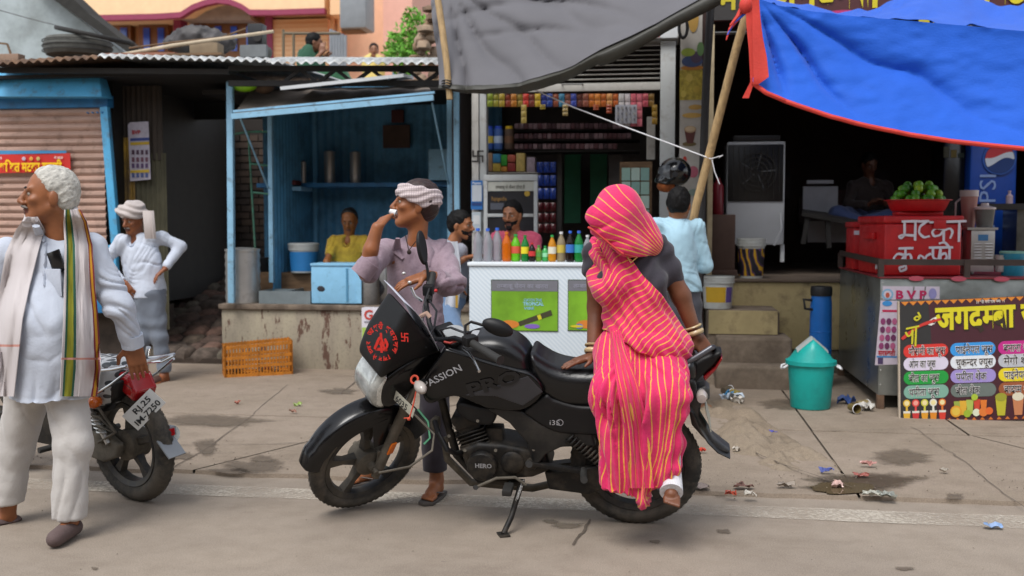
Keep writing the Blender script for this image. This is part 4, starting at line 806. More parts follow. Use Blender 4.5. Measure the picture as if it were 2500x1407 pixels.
# hanging packets of chips
for r_ in range(6):
    for i in range(3):
        b = r_ < 3; x = 1318 + i * 16; y0 = 396 + r_ * 32 if b else 495 + (r_ - 3) * 26
        p0, p1 = P(x - 7, y0 + (26 if b else 22), 9.9), P(x + 7, y0, 9.9); dx, dz = p1[0] - p0[0], p1[2] - p0[2]
        pts = [[(p0[0] + dx * u_, 9.9 - .03 * math.sin(math.pi * u_) * math.sin(math.pi * v_), p0[2] + dz * v_) for v_ in (0, .1, .3, .5, .7, .9, 1)] for u_ in (0, .15, .5, .85, 1)]
        tag(mk('crisp_packet', Geo().grid(pts), M('crisp_blue', '20409a', .25, var=.4, scale=20, dirt='a8b8e0', dscale=14, damt=.8, dpos=.6) if b else M('crisp_red', '5a1a20', .25, var=.5, scale=20), smooth=70), '%s crisp packet, %s in row %s of the hanging packets' % ('blue' if b else 'dark red', ('left', 'middle', 'right')[i], ('one', 'two', 'three', 'four', 'five', 'six')[r_]), 'packet', 'crisp packets hanging beside the doorway')
dc = thing('card_rack', 'wooden rack of pale green cards at the right of the kiosk', 'rack', P(1552, 560, 9.35)); bpx('board', dc, 1512, 395, 1592, 565, 9.36, .03, m_wood)
for i in range(4):
    for j in range(3): bpx('card', dc, 1518 + j * 23, 410 + i * 34, 1539 + j * 23, 441 + i * 34, 9.345 - .002 * ((i + j) % 2), .006, ink(('8fb0a4', 'a8beb4', '7fa49c')[(i + j) % 3]))
for i, c in enumerate(('a03a60', 'c0a030', '3a60a0', '7a3a8a', 'b0603a')): bpx('small_packet', dc, 1548 + (i % 3) * 15, 540 + (i // 3) * 14, 1561 + (i % 3) * 15, 553 + (i // 3) * 14, 9.33, .01, ink(c))
st_ = thing('payment_sticker', 'blue and white payment sticker on the kiosk post, upper of two', 'sticker', P(1163, 510, 9.44)); bpx('sheet', st_, 1150, 441, 1178, 512, 9.44, .004, ink('2a70b8')); bpx('white_area', st_, 1152, 452, 1176, 492, 9.437, .002, ink('c4ccd4')); text(st_, 'Paytm', P(1153, 450, 9.436), X_, Z_, .03, ink('dfe6ee'), width=.085); bpx('print_band', st_, 1152, 495, 1176, 502, 9.436, .002, ink('24407a'))
s2_ = thing('payment_sticker', 'pale payment sticker on the kiosk post, lower of two', 'sticker', P(1163, 565, 9.44)); bpx('sheet', s2_, 1152, 518, 1174, 566, 9.44, .004, ink('b8c4cc')); bpx('white_area', s2_, 1155, 526, 1171, 548, 9.437, .002, ink('d4d8da'))
# ================================================================ white counter with adverts
YC = 7.85; zc_ = P(1290, 641, YC)[2]; xc0 = P(1145, 700, YC)[0]; xc1 = P(1580, 700, YC)[0]
def hatch_mat():
    m = bpy.data.materials.new('diamond_film'); n, p = nodes_of(m); tc = n.nodes.new('ShaderNodeTexCoord'); w = n.nodes.new('ShaderNodeTexWave'); w.inputs['Scale'].default_value = 17; w.inputs['Distortion'].default_value = 2.0; w.inputs['Detail'].default_value = 0; w.inputs['Detail Scale'].default_value = .35; w.bands_direction = 'DIAGONAL'
    n.links.new(tc.outputs['Object'], w.inputs[0]); b = mixc(n, ramp(n, w.outputs[0], .35, .65).outputs[0], hx('cbd4da'), hx('bcc8d1')); n.links.new(b, p.inputs['Base Color']); p.inputs['Roughness'].default_value = .4; return m
cn = thing('white_counter', 'white shop counter with green advert panels', 'counter', ((xc0 + xc1) / 2, YC, 0)); mh = hatch_mat()
mk('body', Geo().b2((xc0, YC, 0), (xc1, YC + .55, zc_ - .03)), mh, cn, bevel=.012); mk('top', Geo().b2((xc0 - .012, YC - .015, zc_ - .03), (xc1, YC + .56, zc_)), M('counter_top', 'd8dfe4', .4, var=.04), cn, bevel=.01)
mgrn = M('advert_green', '6f9f24', .45, var=.35, scale=3)
for x0, x1 in ((1199, 1363), (1386, 1550)):
    ap = bpx('advert_panel', cn, x0, 684, x1, 808, YC - .006, .02, ink('2a3a1a'))
    bpx('grey_header', cn, x0 + 1.5, 686, x1 - 1.5, 711, YC - .009, .002, ink('6d6d74')); bpx('green_field', cn, x0 + 1.5, 712, x1 - 1.5, 806, YC - .009, .002, mgrn)
    text(cn, 'तम्बाकू सेवन का खतरा', P(x0 + 14, 703, YC - .01), X_, Z_, .045, ink('8b8b98'), width=.40)
    text(cn, 'CATCH THE', P(x0 + 80, 736, YC - .01), X_, Z_, .03, ink('7fb4cc'), width=.14); text(cn, 'TROPICAL', P(x0 + 78, 746, YC - .01), X_, Z_, .036, ink('8ac0d8'), width=.16, off=.03); text(cn, 'VIBE', P(x0 + 80, 756, YC - .01), X_, Z_, .03, ink('7fb4cc'), width=.08)
    bx_ = [(x0 + 66, 786), (x0 + 70, 797), (x0 + 150, 770), (x0 + 146, 757)]; mk('box_print', Geo().prism(quad_px(bx_, YC - .011), (0, .001, 0)), ink('3a3820'), cn, smooth=0); mk('box_stripe', Geo().prism(quad_px([(x0 + 112, 771), (x0 + 116, 782), (x0 + 124, 779), (x0 + 120, 768)], YC - .0125), (0, .001, 0)), ink('c8c020'), cn, smooth=0)
    for i, (dx, dy, rw, rh, cl_) in enumerate(((45, 792, .075, .032, 'c87828'), (100, 800, .06, .018, '7a5ab0'), (28, 798, .03, .02, '5070b0'), (22, 803, .05, .01, 'c8b820'))): mk('colour_spot', Geo().lathe([(1, 0), (1, .001)], (0, 0, 0), 20, ax=(V3(rw, 0, 0), V3(0, 0, rh), V3(0, -1, 0))).__class__().add(np.array(Geo().lathe([(1, 0), (1, .001)], (0, 0, 0), 20, ax=(V3(rw, 0, 0), V3(0, 0, rh), V3(0, -1, 0))).v) + P(x0 + dx, min(dy, 797), YC - .0105 - .0008 * i), Geo().lathe([(1, 0), (1, .001)], (0, 0, 0), 20).f), ink(cl_), cn, smooth=0)
# drink bottles on the counter
def bottle(px, top, w, liquid, cap, label, desc, lc2=None, fill=1.):
    Yb = YC + .12 + .06 * ((px * 7) % 3) / 3; c = P(px, 640, Yb); c[2] = zc_ + .001; s = np.linalg.norm(P(px + 1, 600, Yb) - P(px, 600, Yb)); H = (640 - top) * s; r = w * s / 2
    t = thing('drink_bottle', desc, 'bottle', c, 'drink bottles on the white counter')
    prof = [(r * .75, 0), (r * .95, .01), (r, H * .08), (r * .97, H * .3), (r, H * .55), (r * .96, H * .64), (r * .62, H * .78), (r * .33, H * .88), (r * .32, H * .93)]
    mk('body', Geo().lathe(prof, c, 20), liquid, t); mk('cap', Geo().lathe([(r * .4, H * .92), (r * .4, H), (r * .36, H)], c, 14), cap, t)
    if label: mk('label_print', Geo().lathe([(r * 1.02, H * .30), (r * 1.03, H * .33), (r * 1.03, H * .54), (r * 1.02, H * .56)], c, 20, cap=False), label, t)
def liq(name, col, tr=.25, rough=.12): return M('liquid_' + name, col, rough, var=.06, trans=tr, spec=.6)
clear = liq('clear', 'b4b8be', .55); bcap = ink('2f62c8'); gcap = ink('2a9a48'); wcap = ink('d0d0d0'); rcap = ink('c02828')
for a in [(1167, 560, 24, clear, bcap, None, 'empty clear bottle with blue cap, first from the left'), (1191, 560, 23, clear, bcap, None, 'empty clear bottle with blue cap, second from the left'), (1214, 559, 24, clear, bcap, None, 'empty clear bottle with blue cap beside the orange drink'), (1237, 568, 23, liq('orange', 'd06a14'), ink('c86a1a'), None, 'bottle filled with orange drink right of the clear ones'), (1259, 574, 24, liq('lime', '6cc428'), gcap, ink('c8503a'), 'bright lime green bottle with red and white label'), (1282, 576, 20, liq('green', '1f8038'), ink('1a7a30'), ink('d8c820'), 'dark green bottle with yellow label'), (1299, 594, 17, liq('cola', '1c100c'), rcap, ink('c02a2a'), 'small cola bottle with red label'), (1315, 600, 16, liq('olive', '6a9a3a'), gcap, ink('4a8a3a'), 'small olive green bottle beside the cola'), (1331, 602, 17, liq('mint', '4ab060'), gcap, ink('8ad0a0'), 'small mint green bottle, third of the small ones'), (1348, 575, 20, liq('mango', 'd08a18'), gcap, ink('d0ccb8'), 'mango drink bottle with green cap and white label'), (1370, 567, 22, liq('tan', 'a89878', .4), wcap, ink('c0a840'), 'pale brown bottle with white cap and yellow label'), (1392, 564, 21, liq('cola', '1c100c'), bcap, ink('2f6ab8'), 'dark cola bottle with blue label and blue cap'), (1413, 564, 22, liq('green', '1f8038'), bcap, ink('2a9a90'), 'green bottle with teal label and blue cap'), (1434, 574, 21, clear, wcap, None, 'clear bottle half hidden behind the woman')]: bottle(*a)
# ================================================================ picture-covered pillar and poles
fp = thing('food_sign', 'tall narrow white sign with food pictures beside the juice shop', 'sign', P(1685, 640, 9.1)); bpx('panel', fp, 1656, -40, 1716, 640, 9.1, .04, M('sign_white', 'b8b4ac', .5, var=.06, dirt='8d8272', damt=.4))
def spot(par, px, py, rw, rh, Y, c, name='picture', th=.001): g = Geo().lathe([(1, 0), (1, th)], (0, 0, 0), 22, ax=(V3(rw, 0, 0), V3(0, 0, rh), V3(0, -1, 0))); return mk(name, Geo().add(np.array(g.v) + P(px, py, Y), g.f), ink(c), par, smooth=0)
bpx('picture', fp, 1659, 170, 1715, 245, 9.096, .002, M('pineapple_print', 'a8963a', .6, var=.4, scale=30))
for i, a in enumerate([(1693, 45, .045, .12, 'b08a40'), (1693, 28, .05, .04, 'c8b8a0'), (1690, 150, .09, .05, '3a4a70'), (1700, 140, .05, .05, '4a3a50'), (1680, 128, .06, .035, '8a9a3a'), (1710, 120, .03, .06, '5a7a4a'), (1690, 166, .1, .02, 'a8702a'), (1683, 190, .03, .035, 'c0aa50'), (1700, 218, .03, .03, 'b8a040'), (1668, 230, .025, .03, 'c4b050'), (1698, 262, .06, .022, 'b8924a'), (1690, 282, .085, .022, 'c09a50'), (1683, 352, .06, .02, '6a5a34'), (1672, 390, .016, .03, 'c03a2a'), (1692, 420, .045, .05, 'b05a6a'), (1694, 470, .05, .03, '8a9a90')]): spot(fp, a[0], a[1], a[2], a[3], 9.095 - .0008 * (i % 6), a[4])
mk('cup_print', Geo().prism(quad_px([(1671, 318), (1677, 350), (1692, 350), (1699, 318)], 9.09), (0, .001, 0)), ink('5a2a22'), fp, smooth=0); spot(fp, 1685, 316, .052, .03, 9.088, 'a88a6a'); spot(fp, 1685, 315, .044, .022, 9.086, 'c4ac8a')
tag(mk('dark_pole', Geo().tube([P(1738, -30, 8.9), P(1724, 200, 8.9), P(1714, 480, 8.9), P(1708, 700, 8.9) ], .035, 10), M('dark_iron', '2c2a2a', .6, var=.2)), 'dark iron pole in front of the food sign', 'pole')
tag(mk('cream_pillar', Geo().b2(P(1722, 900, 9.6) * V3(1, 1, 0), P(1745, 60, 9.6) + V3(0, .2, 0)), M('cream_paint', 'b8a888', .7, var=.1, dirt='7a6a54', damt=.5), bevel=.006), 'cream pillar at the left of the juice shop opening', 'pillar')
tag(mk('cable_coil', Geo().grid([[P(1668, 68, 9.0) + V3(math.cos(a) * (.035 + .014 * math.cos(b)), .02 * math.sin(b) * 1.5, math.sin(a) * (.085 + .016 * math.cos(b))) for b in np.linspace(0, 2 * math.pi, 9)] for a in np.linspace(0, 2 * math.pi, 28)]), m_black), 'coil of black cable hanging on the kiosk post', 'cable')
tag(mk('bamboo_pole', Geo().tube([P(1688, 560, 7.9), P(1700, 500, 7.9), P(1730, 385, 7.85), P(1768, 235, 7.7), P(1800, 110, 7.6), P(1835, -10, 7.5)] , [.03, .031, .032, .031, .03, .028], 12).tube([P(1688, 560, 7.9), P(1655, 680, 8.0), (P(1655, 680, 8.0)) * V3(1, 1, 0) + V3(-.25, .2, 0)], [.03, .03, .03], 12), m_bamboo), 'leaning bamboo pole holding up the blue tarpaulin', 'pole')
for i, (x, y) in enumerate(((1768, 235), (1737, 355), (1790, 150), (1717, 440))):
    pass
# grey tarpaulin on its bamboo pole
gp = thing('bamboo_stake', 'pale bamboo stake tied to the corner of the grey tarpaulin', 'pole', P(1098, 240, 7.9)); mk('shaft', Geo().tube([P(1060, -60, 8.0), P(1078, 60, 7.95), P(1090, 150, 7.92), P(1098, 243, 7.9)], [.026, .027, .026, .024], 12), m_bamboo, gp)
for i in range(3): mk('binding', Geo().tube([P(1090, 198 + i * 6, 7.88) + V3(.035 * math.cos(a), .035 * math.sin(a), .004 * math.sin(3 * a)) for a in np.linspace(0, 6.3, 12)], .006, 6), m_black, gp)
be = np.array([(1072, 214), (1110, 213), (1180, 213), (1250, 205), (1320, 188), (1400, 160), (1470, 120), (1540, 88), (1610, 52), (1680, 14), (1760, -30)], float)
def tarp_grid(nu=90, nv=46):
    s = np.linspace(0, 1, nu); bx2 = np.interp(s, np.linspace(0, 1, len(be)), be[:, 0]); by2 = np.interp(s, np.linspace(0, 1, len(be)), be[:, 1]); rows = []
    for j in range(nv):
        v = j / (nv - 1); row = []
        for i in range(nu):
            lx = 1060 + (bx2[i] - 1060) * (1 + .0 * v); ty = -120; x = bx2[i] - (14 * v if i < 8 else 0) - 18 * v * (1 - s[i]); y = by2[i] + (ty - by2[i]) * v
            rr_ = math.hypot(x - 1085, (y + 40)); ang = math.atan2(y + 40, x - 1085)
            f = .075 * ((1 - abs(math.sin(ang * 8.5 + 1.2 + .6 * float(noise(V3(x / 90, y / 90, 2)))))) ** 2 - .2) * min(1, rr_ / 120) * (.35 + .65 * max(0, 1 - (x - 1085) / 560)) + .075 * ((1 - abs(math.sin((y - .0009 * (x - 1330) ** 2) / 23.))) ** 2 - .2) * math.exp(-((x - 1330) / 260.) ** 2) * min(1, v * 2.2) * (1 if y < 90 else .2)
            row.append(P(x, y, 7.92 + .75 * v - .10 * math.sin(math.pi * s[i]) * (1 - v)) + V3(0, f, 0))
        rows.append(row)
    return rows
gt = thing('grey_tarpaulin', 'sagging grey tarpaulin canopy above the kiosk', 'tarpaulin', P(1300, 200, 7.9)); m_gt = M('grey_canvas', '5f5e62', .8, var=.06, scale=3, bump=.12, bs=90)
rows = tarp_grid(); mk('cloth', Geo().sheet(rows, .004), m_gt, gt, smooth=80)
hem = []
for i in range(90):
    s = i / 89; b = np.array(rows[0][i]); px = np.interp(s, np.linspace(0, 1, len(be)), be[:, 0]); wd_ = np.interp(px, [1072, 1120, 1250, 1460, 1470, 1560, 1760], [.02, .045, .075, .10, .13, .125, .13]) * (1 + .08 * math.sin(s * 21))
    tw = .25 * math.sin(s * 9) + (.5 if 1440 < px < 1480 else 0)
    hem.append([b + V3(0, .03 - .05 * math.sin(a * math.pi) , .012 - wd_ * a) + V3(0, 0, .010 * math.sin(a * 9 + s * 5)) for a in np.linspace(0, 1, 9)])
mk('rolled_hem', Geo().sheet(hem, .006), M('dark_hem', '33322b', .55, var=.25, scale=5, bump=.1), gt, smooth=80)
tag(mk('white_rope', Geo().tube([P(1280, 208, 8.2), P(1400, 262, 8.1), P(1520, 308, 8.0), P(1620, 345, 7.9), P(1735, 388, 7.82)], .0055, 6).tube([P(1735, 388, 7.82), P(1765, 380, 7.8), P(1755, 386, 7.8)], .004, 6).tube([P(1738, 390, 7.8), P(1745, 420, 7.8), P(1757, 450, 7.8)], .004, 6), m_paper), 'thin white rope tied across the kiosk to the bamboo pole', 'rope')
# blue tarpaulin
bl_ = thing('blue_tarpaulin', 'bright blue tarpaulin with red hem over the juice stall', 'tarpaulin', P(2150, 320, 7.3)); m_bt = M('blue_tarp', '1c58c0', .72, spec=.25, var=.05, scale=4, bump=.3, bs=40, b3=(1, 1, 1.8), sheen=.1); m_rh = M('red_hem', 'c8382c', .7, var=.12, bump=.25, bs=50)
eb = np.array([(1838, 200), (1870, 225), (1950, 256), (2030, 283), (2120, 306), (2220, 326), (2320, 342), (2420, 353), (2620, 372)], float); et = np.array([(1850, -4), (1900, 14), (1970, 26), (2060, 38), (2160, 46), (2260, 54), (2360, 63), (2450, 72), (2620, 88)], float)
nu, nv = 110, 60; rows = []
for j in range(nv):
    v = j / (nv - 1); row = []
    for i in range(nu):
        s = i / (nu - 1); t_ = np.linspace(0, 1, len(eb)); b = np.array([np.interp(s, t_, eb[:, 0]), np.interp(s, t_, eb[:, 1])]); tt = np.array([np.interp(s, t_, et[:, 0]), np.interp(s, t_, et[:, 1])]); p = b + (tt - b) * v
        ang = math.atan2(p[1] + 6, p[0] - 1848); rr_ = math.hypot(p[0] - 1848, p[1] + 6)
        f = .13 * ((1 - abs(math.sin(ang * 7.5 - .6 + .5 * float(noise(V3(p[0] / 160, p[1] / 90, 1)))))) ** 2 - .2) * min(1, rr_ / 150) * math.exp(-rr_ / 900) * math.sin(math.pi * min(1, v * .9 + .08)) + .006 * float(noise(V3(p[0] / 28, p[1] / 16, 3))) + .009 * float(noise(V3(p[0] / 70, p[1] / 30, 5)))
        row.append(P(p[0], p[1], 7.30 + .30 * v + .10 * math.sin(math.pi * v)) + V3(0, f, 0))
    rows.append(row)
mk('front_flap', Geo().sheet(rows, .003), m_bt, bl_, smooth=80); ridge = rows[-1]
mk('hem_piping', Geo().tube([np.array(p) + V3(0, -.004, -.008) for p in rows[0]], .016, 8), m_rh, bl_)
r2 = []
pk = [(1850, -8), (1960, 10), (2040, 30), (2120, 22), (2200, -4), (2290, -46), (2360, -16), (2430, 16), (2500, 12), (2620, -10)]
for j in range(16):
    v = j / 15; row = []
    for i in range(nu):
        s = i / (nu - 1); q_ = np.array(ridge[i]); t_ = np.linspace(0, 1, len(pk)); bk = P(np.interp(s, t_, [a[0] for a in pk]), np.interp(s, t_, [a[1] for a in pk]), 9.3)
        row.append(q_ + (bk - q_) * v + V3(0, 0, -.05 * math.sin(math.pi * v) + .02 * float(noise(V3(s * 30, v * 4, 7)))))
    r2.append(row)
mk('roof_sheet', Geo().sheet(r2, .003), m_bt, bl_, smooth=80)
mk('side_border', Geo().sheet([[P(1834 + (x - 1834) * 1. + dx, y, 7.27 + .02 * math.sin(y / 17)) for x in (a, (a + b) / 2, b)] for (y, a, b, dx) in ((-20, 1836, 1852, 0), (40, 1837, 1856, 0), (90, 1837, 1862, 0), (140, 1838, 1872, 0), (188, 1840, 1877, 0), (206, 1838, 1852, 0))], .004), m_rh, bl_, smooth=60)
mk('loose_fold', Geo().sheet([[P(x, y, 7.33) for x in (a, b)] for (y, a, b) in ((0, 1820, 1838), (60, 1822, 1838), (120, 1828, 1840), (200, 1832, 1842), (240, 1812, 1828))], .004), m_rh, bl_); 
for k in range(4): mk('knot', Geo().tube([P(1815 + 14 * math.sin(k), 8 + 8 * k, 7.4), P(1800 - 6 * k, 40 + 10 * k, 7.38), P(1782 - 3 * k, 62 + 12 * k, 7.36)], [.022, .02, .008], 8, flat=.5), m_rh if k != 2 else m_bt, bl_)
mk('knot', Geo().sphere(P(1822, 14, 7.35), (.05, .05, .06)), m_rh, bl_)
# ================================================================ juice shop: raised floor, steps, dark room
YJ = 9.8; zf = P(1850, 681, YJ)[2]; xj0 = P(1722, 700, 9.7)[0]; xj1 = P(2620, 600, 9.8)[0] + .3
js = thing('juice_shop', 'dark open fronted juice shop room on a raised floor', 'shop', ((xj0 + xj1) / 2, YJ, 0))
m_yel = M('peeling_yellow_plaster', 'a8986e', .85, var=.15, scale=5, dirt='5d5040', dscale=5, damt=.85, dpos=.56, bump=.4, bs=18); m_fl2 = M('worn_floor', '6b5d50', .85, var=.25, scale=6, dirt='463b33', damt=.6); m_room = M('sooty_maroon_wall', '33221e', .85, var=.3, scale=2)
mk('floor_edge', Geo().b2((xj0, YJ, .25), (xj1, YJ + .2, zf - .03)), m_yel, js, bevel=.012); mk('floor', Geo().b2((xj0, YJ - .025, zf - .03), (xj1, 14, zf)), m_fl2, js, bevel=.012); mk('foundation', Geo().b2((xj0, YJ + .02, 0), (xj1, YJ + .25, .25)), m_stone[3], js)
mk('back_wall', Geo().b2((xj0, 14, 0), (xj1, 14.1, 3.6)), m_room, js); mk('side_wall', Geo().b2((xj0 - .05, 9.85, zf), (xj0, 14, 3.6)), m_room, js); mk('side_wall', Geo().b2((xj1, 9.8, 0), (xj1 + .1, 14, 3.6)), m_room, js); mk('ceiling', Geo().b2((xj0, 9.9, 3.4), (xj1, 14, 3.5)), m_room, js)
zt3 = P(2000, 76, YJ)[2]; bpx('shutter_rail', js, 1745, 58, 2600, 78, YJ - .05, .12, m_galv)
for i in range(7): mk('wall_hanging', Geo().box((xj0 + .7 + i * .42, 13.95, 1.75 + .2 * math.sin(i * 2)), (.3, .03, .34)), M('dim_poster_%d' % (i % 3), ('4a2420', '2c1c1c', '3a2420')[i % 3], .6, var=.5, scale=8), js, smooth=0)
sgn = thing('shop_signboard', 'maroon signboard with large yellow Hindi lettering above the juice shop', 'sign', P(2100, 50, 9.7)); bpx('board', sgn, 1742, -80, 2620, 50, 9.68, .06, M('maroon_board', '4a1c1e', .5, var=.15, scale=2)); mk('board_end', Geo().b2(P(1742, 50, 9.672), P(1860, -80, 9.672) + V3(0, .004, 0)), ink('2c2826'), sgn)
text(sgn, 'जगदम्बा ज्यूस सेन्टर', P(1880, 22, 9.665), X_, Z_, .62, ink('c8b81a'), off=.03, width=2.3); text(sgn, 'माँ', P(1752, 24, 9.665), X_, Z_, .30, ink('b8a81a'), off=.02)
for i, c in enumerate(('b02a6a', 'c07a2a', '2a8ab0')): spot(sgn, 2060 + i * 110, 33, .16, .03, 9.66, c, 'oval_print')
# steps
stp = thing('entrance_steps', 'worn concrete and yellow plaster steps up to the juice shop', 'steps', P(1830, 960, 8.7) * V3(1, 1, 0)); m_cst = M('worn_step_concrete', '75685a', .9, var=.25, scale=7, dirt='4a3f34', dscale=4, damt=.6, bump=.4, bs=22)
def step(x0, x1, ytop, Y, dep, mat, zbot=0.): a = P(x0, ytop, Y); b = P(x1, ytop, Y); return mk('step', Geo().b2((a[0], Y, zbot), (b[0], Y + dep, a[2])), mat, stp, bevel=.03, seg=3)
step(1748, 1940, 893, 8.78, .5, m_cst); step(1750, 1935, 824, 9.0, .5, m_cst); s3 = step(1727, 1904, 757, 9.25, .6, m_cst); bpx('yellow_riser', stp, 1730, 760, 1899, 815, 9.235, .02, m_yel)
# ---- things on the shop floor
def lathe_thing(name, label, cat, c, prof, mat, n=28, group=None, pname='body'): t = thing(name, label, cat, c, group); mk(pname, Geo().lathe(prof, c, n), mat, t); return t
c = P(1833, 668, 9.95); c[2] = zf; t, c, R1, H = bucket('patterned_bucket', 'white bucket with black purple and yellow swirl label', 1833, 668, 70, 58, 102, 9.95, m_wpl, z=zf)
def swirl():
    m = bpy.data.materials.new('swirl_print'); n, p = nodes_of(m); tc = n.nodes.new('ShaderNodeTexCoord'); mp = n.nodes.new('ShaderNodeMapping'); mp.inputs['Rotation'].default_value = (0, .6, 0); mp.inputs['Scale'].default_value = (1, 1, .5); w = n.nodes.new('ShaderNodeTexWave'); w.inputs['Scale'].default_value = 4.5; w.inputs['Distortion'].default_value = 9; w.inputs['Detail Scale'].default_value = 1.5
    n.links.new(tc.outputs['Object'], mp.inputs[0]); n.links.new(mp.outputs[0], w.inputs[0]); r = ramp(n, w.outputs[0], 0, 1); cr = r.color_ramp; cr.interpolation = 'CONSTANT'; cr.elements[0].color = (.012, .012, .018, 1); cr.elements[1].position = .82; cr.elements[1].color = hx('c89a20') + (1,); e = cr.elements.new(.48); e.color = hx('6a3a78') + (1,); e = cr.elements.new(.64); e.color = (.012, .012, .018, 1); n.links.new(r.outputs[0], p.inputs['Base Color']); return m
pts = [[c + V3(math.sin(a) * rr__, -math.cos(a) * rr__, H * zz) for zz, rr__ in ((.06, R1 * .85), (.72, R1 * .955))] for a in np.linspace(-2.9, 2.9, 30)]; mk('swirl_label', Geo().grid(pts), swirl(), t)
z3 = P(1800, 757, 9.25)[2]
bucket('label_bucket', 'dirty white bucket with yellow and purple label on the top step', 1752, 754, 80, 68, 82, 9.42, m_wpl, z=z3, bands=((.2, .66, -55, 28, ink('c8a028')), (.2, .66, 30, 62, ink('5d4a8a'))))
br = thing('brown_cabinet', 'dark brown wooden cabinet just inside the juice shop', 'cabinet', P(1755, 672, 9.85)); mb = M('brown_laminate', '4a342a', .6, var=.2, scale=3, dirt='2c211c', damt=.5); bpx('body', br, 1712, 524, 1796, 660, 9.84, .45, mb, .012); bpx('base', br, 1706, 660, 1800, 672, 9.83, .47, mb, .004)
g = Geo(); [g.add(np.array(Geo().tube([P(1712 + 84 * t_, 645 + k * 6 + 4 * math.cos(t_ * 12), 9.83) for t_ in np.linspace(0, 1, 16)], .007, 6).v), Geo().tube([(0, 0, 0)] * 16, .007, 6).f) for k in range(2)] if False else None
co = thing('air_cooler', 'tall white air cooler with black grille inside the juice shop', 'cooler', P(1845, 600, 10.6)); mw = M('cooler_white', 'a8abb0', .4, var=.05); bpx('cabinet', co, 1772, 345, 1918, 598, 10.6, .6, mw, .02); bpx('black_front', co, 1776, 352, 1914, 492, 10.585, .03, M('cooler_black', '0f0f10', .35, var=.2), .008); bpx('top_cap', co, 1790, 330, 1905, 345, 10.65, .4, m_black, .01)
cc = P(1848, 420, 10.57)
for k in range(4): mk('fan_ring', Geo().lathe([(.05 + k * .045, 0), (.058 + k * .045, 0), (.058 + k * .045, .008), (.05 + k * .045, .008)], cc, 32, ax=YA, cap=False), m_blackm, co)
for k in range(5):
    a = k * 1.2566 + .3; mk('fan_blade', Geo().sheet([[cc + V3(math.cos(a + d) * r_, .02 + .02 * d, math.sin(a + d) * r_) for r_ in (.03, .1, .18)] for d in (-.25, 0, .3)], .003), M('grey_blade', '4a4c50', .4), co)
for i in range(9): mk('grille_bar', Geo().cyl(P(1790 + i * 14, 360, 10.58), P(1790 + i * 14, 488, 10.58), .004, n=6), m_blackm, co)
for x in (1778, 1905): bpx('foot', co, x, 598, x + 10, 640, 10.65, .05, m_white)
mk('hose', Geo().tube([P(1905, 520, 10.55), P(1908, 560, 10.5), P(1890, 600, 10.5)], .012, 8), mw, co)
fe = lathe_thing('fire_extinguisher', 'dark red fire extinguisher beside the cooler', 'extinguisher', P(1752, 525, 10.2), [(.05, 0), (.055, .02), (.055, .28), (.02, .33), (.02, .36)], M('dim_red_paint', '6a1420', .35))
bn = thing('steel_bench', 'grey steel bench with panel back where the man sits', 'bench', P(2040, 660, 10.9)); mbg = M('bench_grey', '8b8c92', .5, var=.1)
bpx('back_panel', bn, 1960, 455, 2046, 520, 11.3, .04, mbg); bpx('back_rail', bn, 1970, 440, 2035, 449, 11.25, .05, mbg); mk('seat', Geo().sheet([[P(1958, 524, 10.7), P(2140, 558, 10.7)], [P(1958, 514, 11.3), P(2140, 540, 11.3)]], .03), m_blackm, bn); bpx('side_panel', bn, 1972, 540, 2120, 592, 11.35, .03, mbg)
for a, b in (((1972, 528), (1960, 596)), ((2020, 536), (2024, 606)), ((2110, 552), (2112, 610))): mk('leg', Geo().bar(P(*a, 10.75), P(*b, 10.75), .045, .045, up=(0, 1, 0)), m_blackm, bn)
# drinks fridge
fg = thing('drinks_fridge', 'tall blue drinks fridge with round logo and white lettering', 'fridge', P(2430, 640, 10.6)); mfb = M('fridge_blue', '0f3f96', .35, var=.12); bpx('cabinet', fg, 2362, 300, 2486, 640, 10.6, .6, mfb, .02)
cL = P(2440, 388, 10.585)
def disc(c, r, m, th=.004, name='logo_disc'): return mk(name, Geo().lathe([(r, 0), (r, th)], c, 30, ax=YA), m, fg, smooth=0)
disc(cL, .155, ink('2a56a8')); disc(cL + V3(0, -.005, 0), .14, ink('10336f'))
def wave_part(z0, z1, m, dy):
    pts = []; r = .135; xs_ = np.linspace(-r, r, 24)
    up = [(x, min(math.sqrt(max(r * r - x * x, 0)), max(-math.sqrt(max(r * r - x * x, 0)), z1(x)))) for x in xs_]; lo = [(x, max(-math.sqrt(max(r * r - x * x, 0)), min(math.sqrt(max(r * r - x * x, 0)), z0(x)))) for x in xs_]
    mk('logo_wave', Geo().grid([[cL + V3(x, dy, z) for x, z in lo], [cL + V3(x, dy, z) for x, z in up]]), m, fg, smooth=0)
wave_part(lambda x: .035 + .03 * math.sin(x * 16), lambda x: 1, ink('b8323a'), -.011); wave_part(lambda x: -.035 + .045 * math.sin(x * 16 + .5), lambda x: .035 + .03 * math.sin(x * 16), ink('c4ccd8'), -.011)
text(fg, 'PEPSI', P(2428, 560, 10.59), (0, 0, 1), (-1, 0, 0), .22, ink('7f97c8'), width=.55, off=.0)
fg2 = thing('glass_fridge', 'dark glass door fridge left of the blue one', 'fridge', P(2320, 640, 10.7)); bpx('cabinet', fg2, 2298, 345, 2358, 640, 10.75, .5, M('black_gloss', '141416', .2), .01)
for i in range(3): bpx('shelf_item', fg2, 2304 + i * 18, 358 + i * 8, 2318 + i * 18, 385, 10.74, .02, ink(('3a3a28', '6a5a20', '2c3a30')[i]))
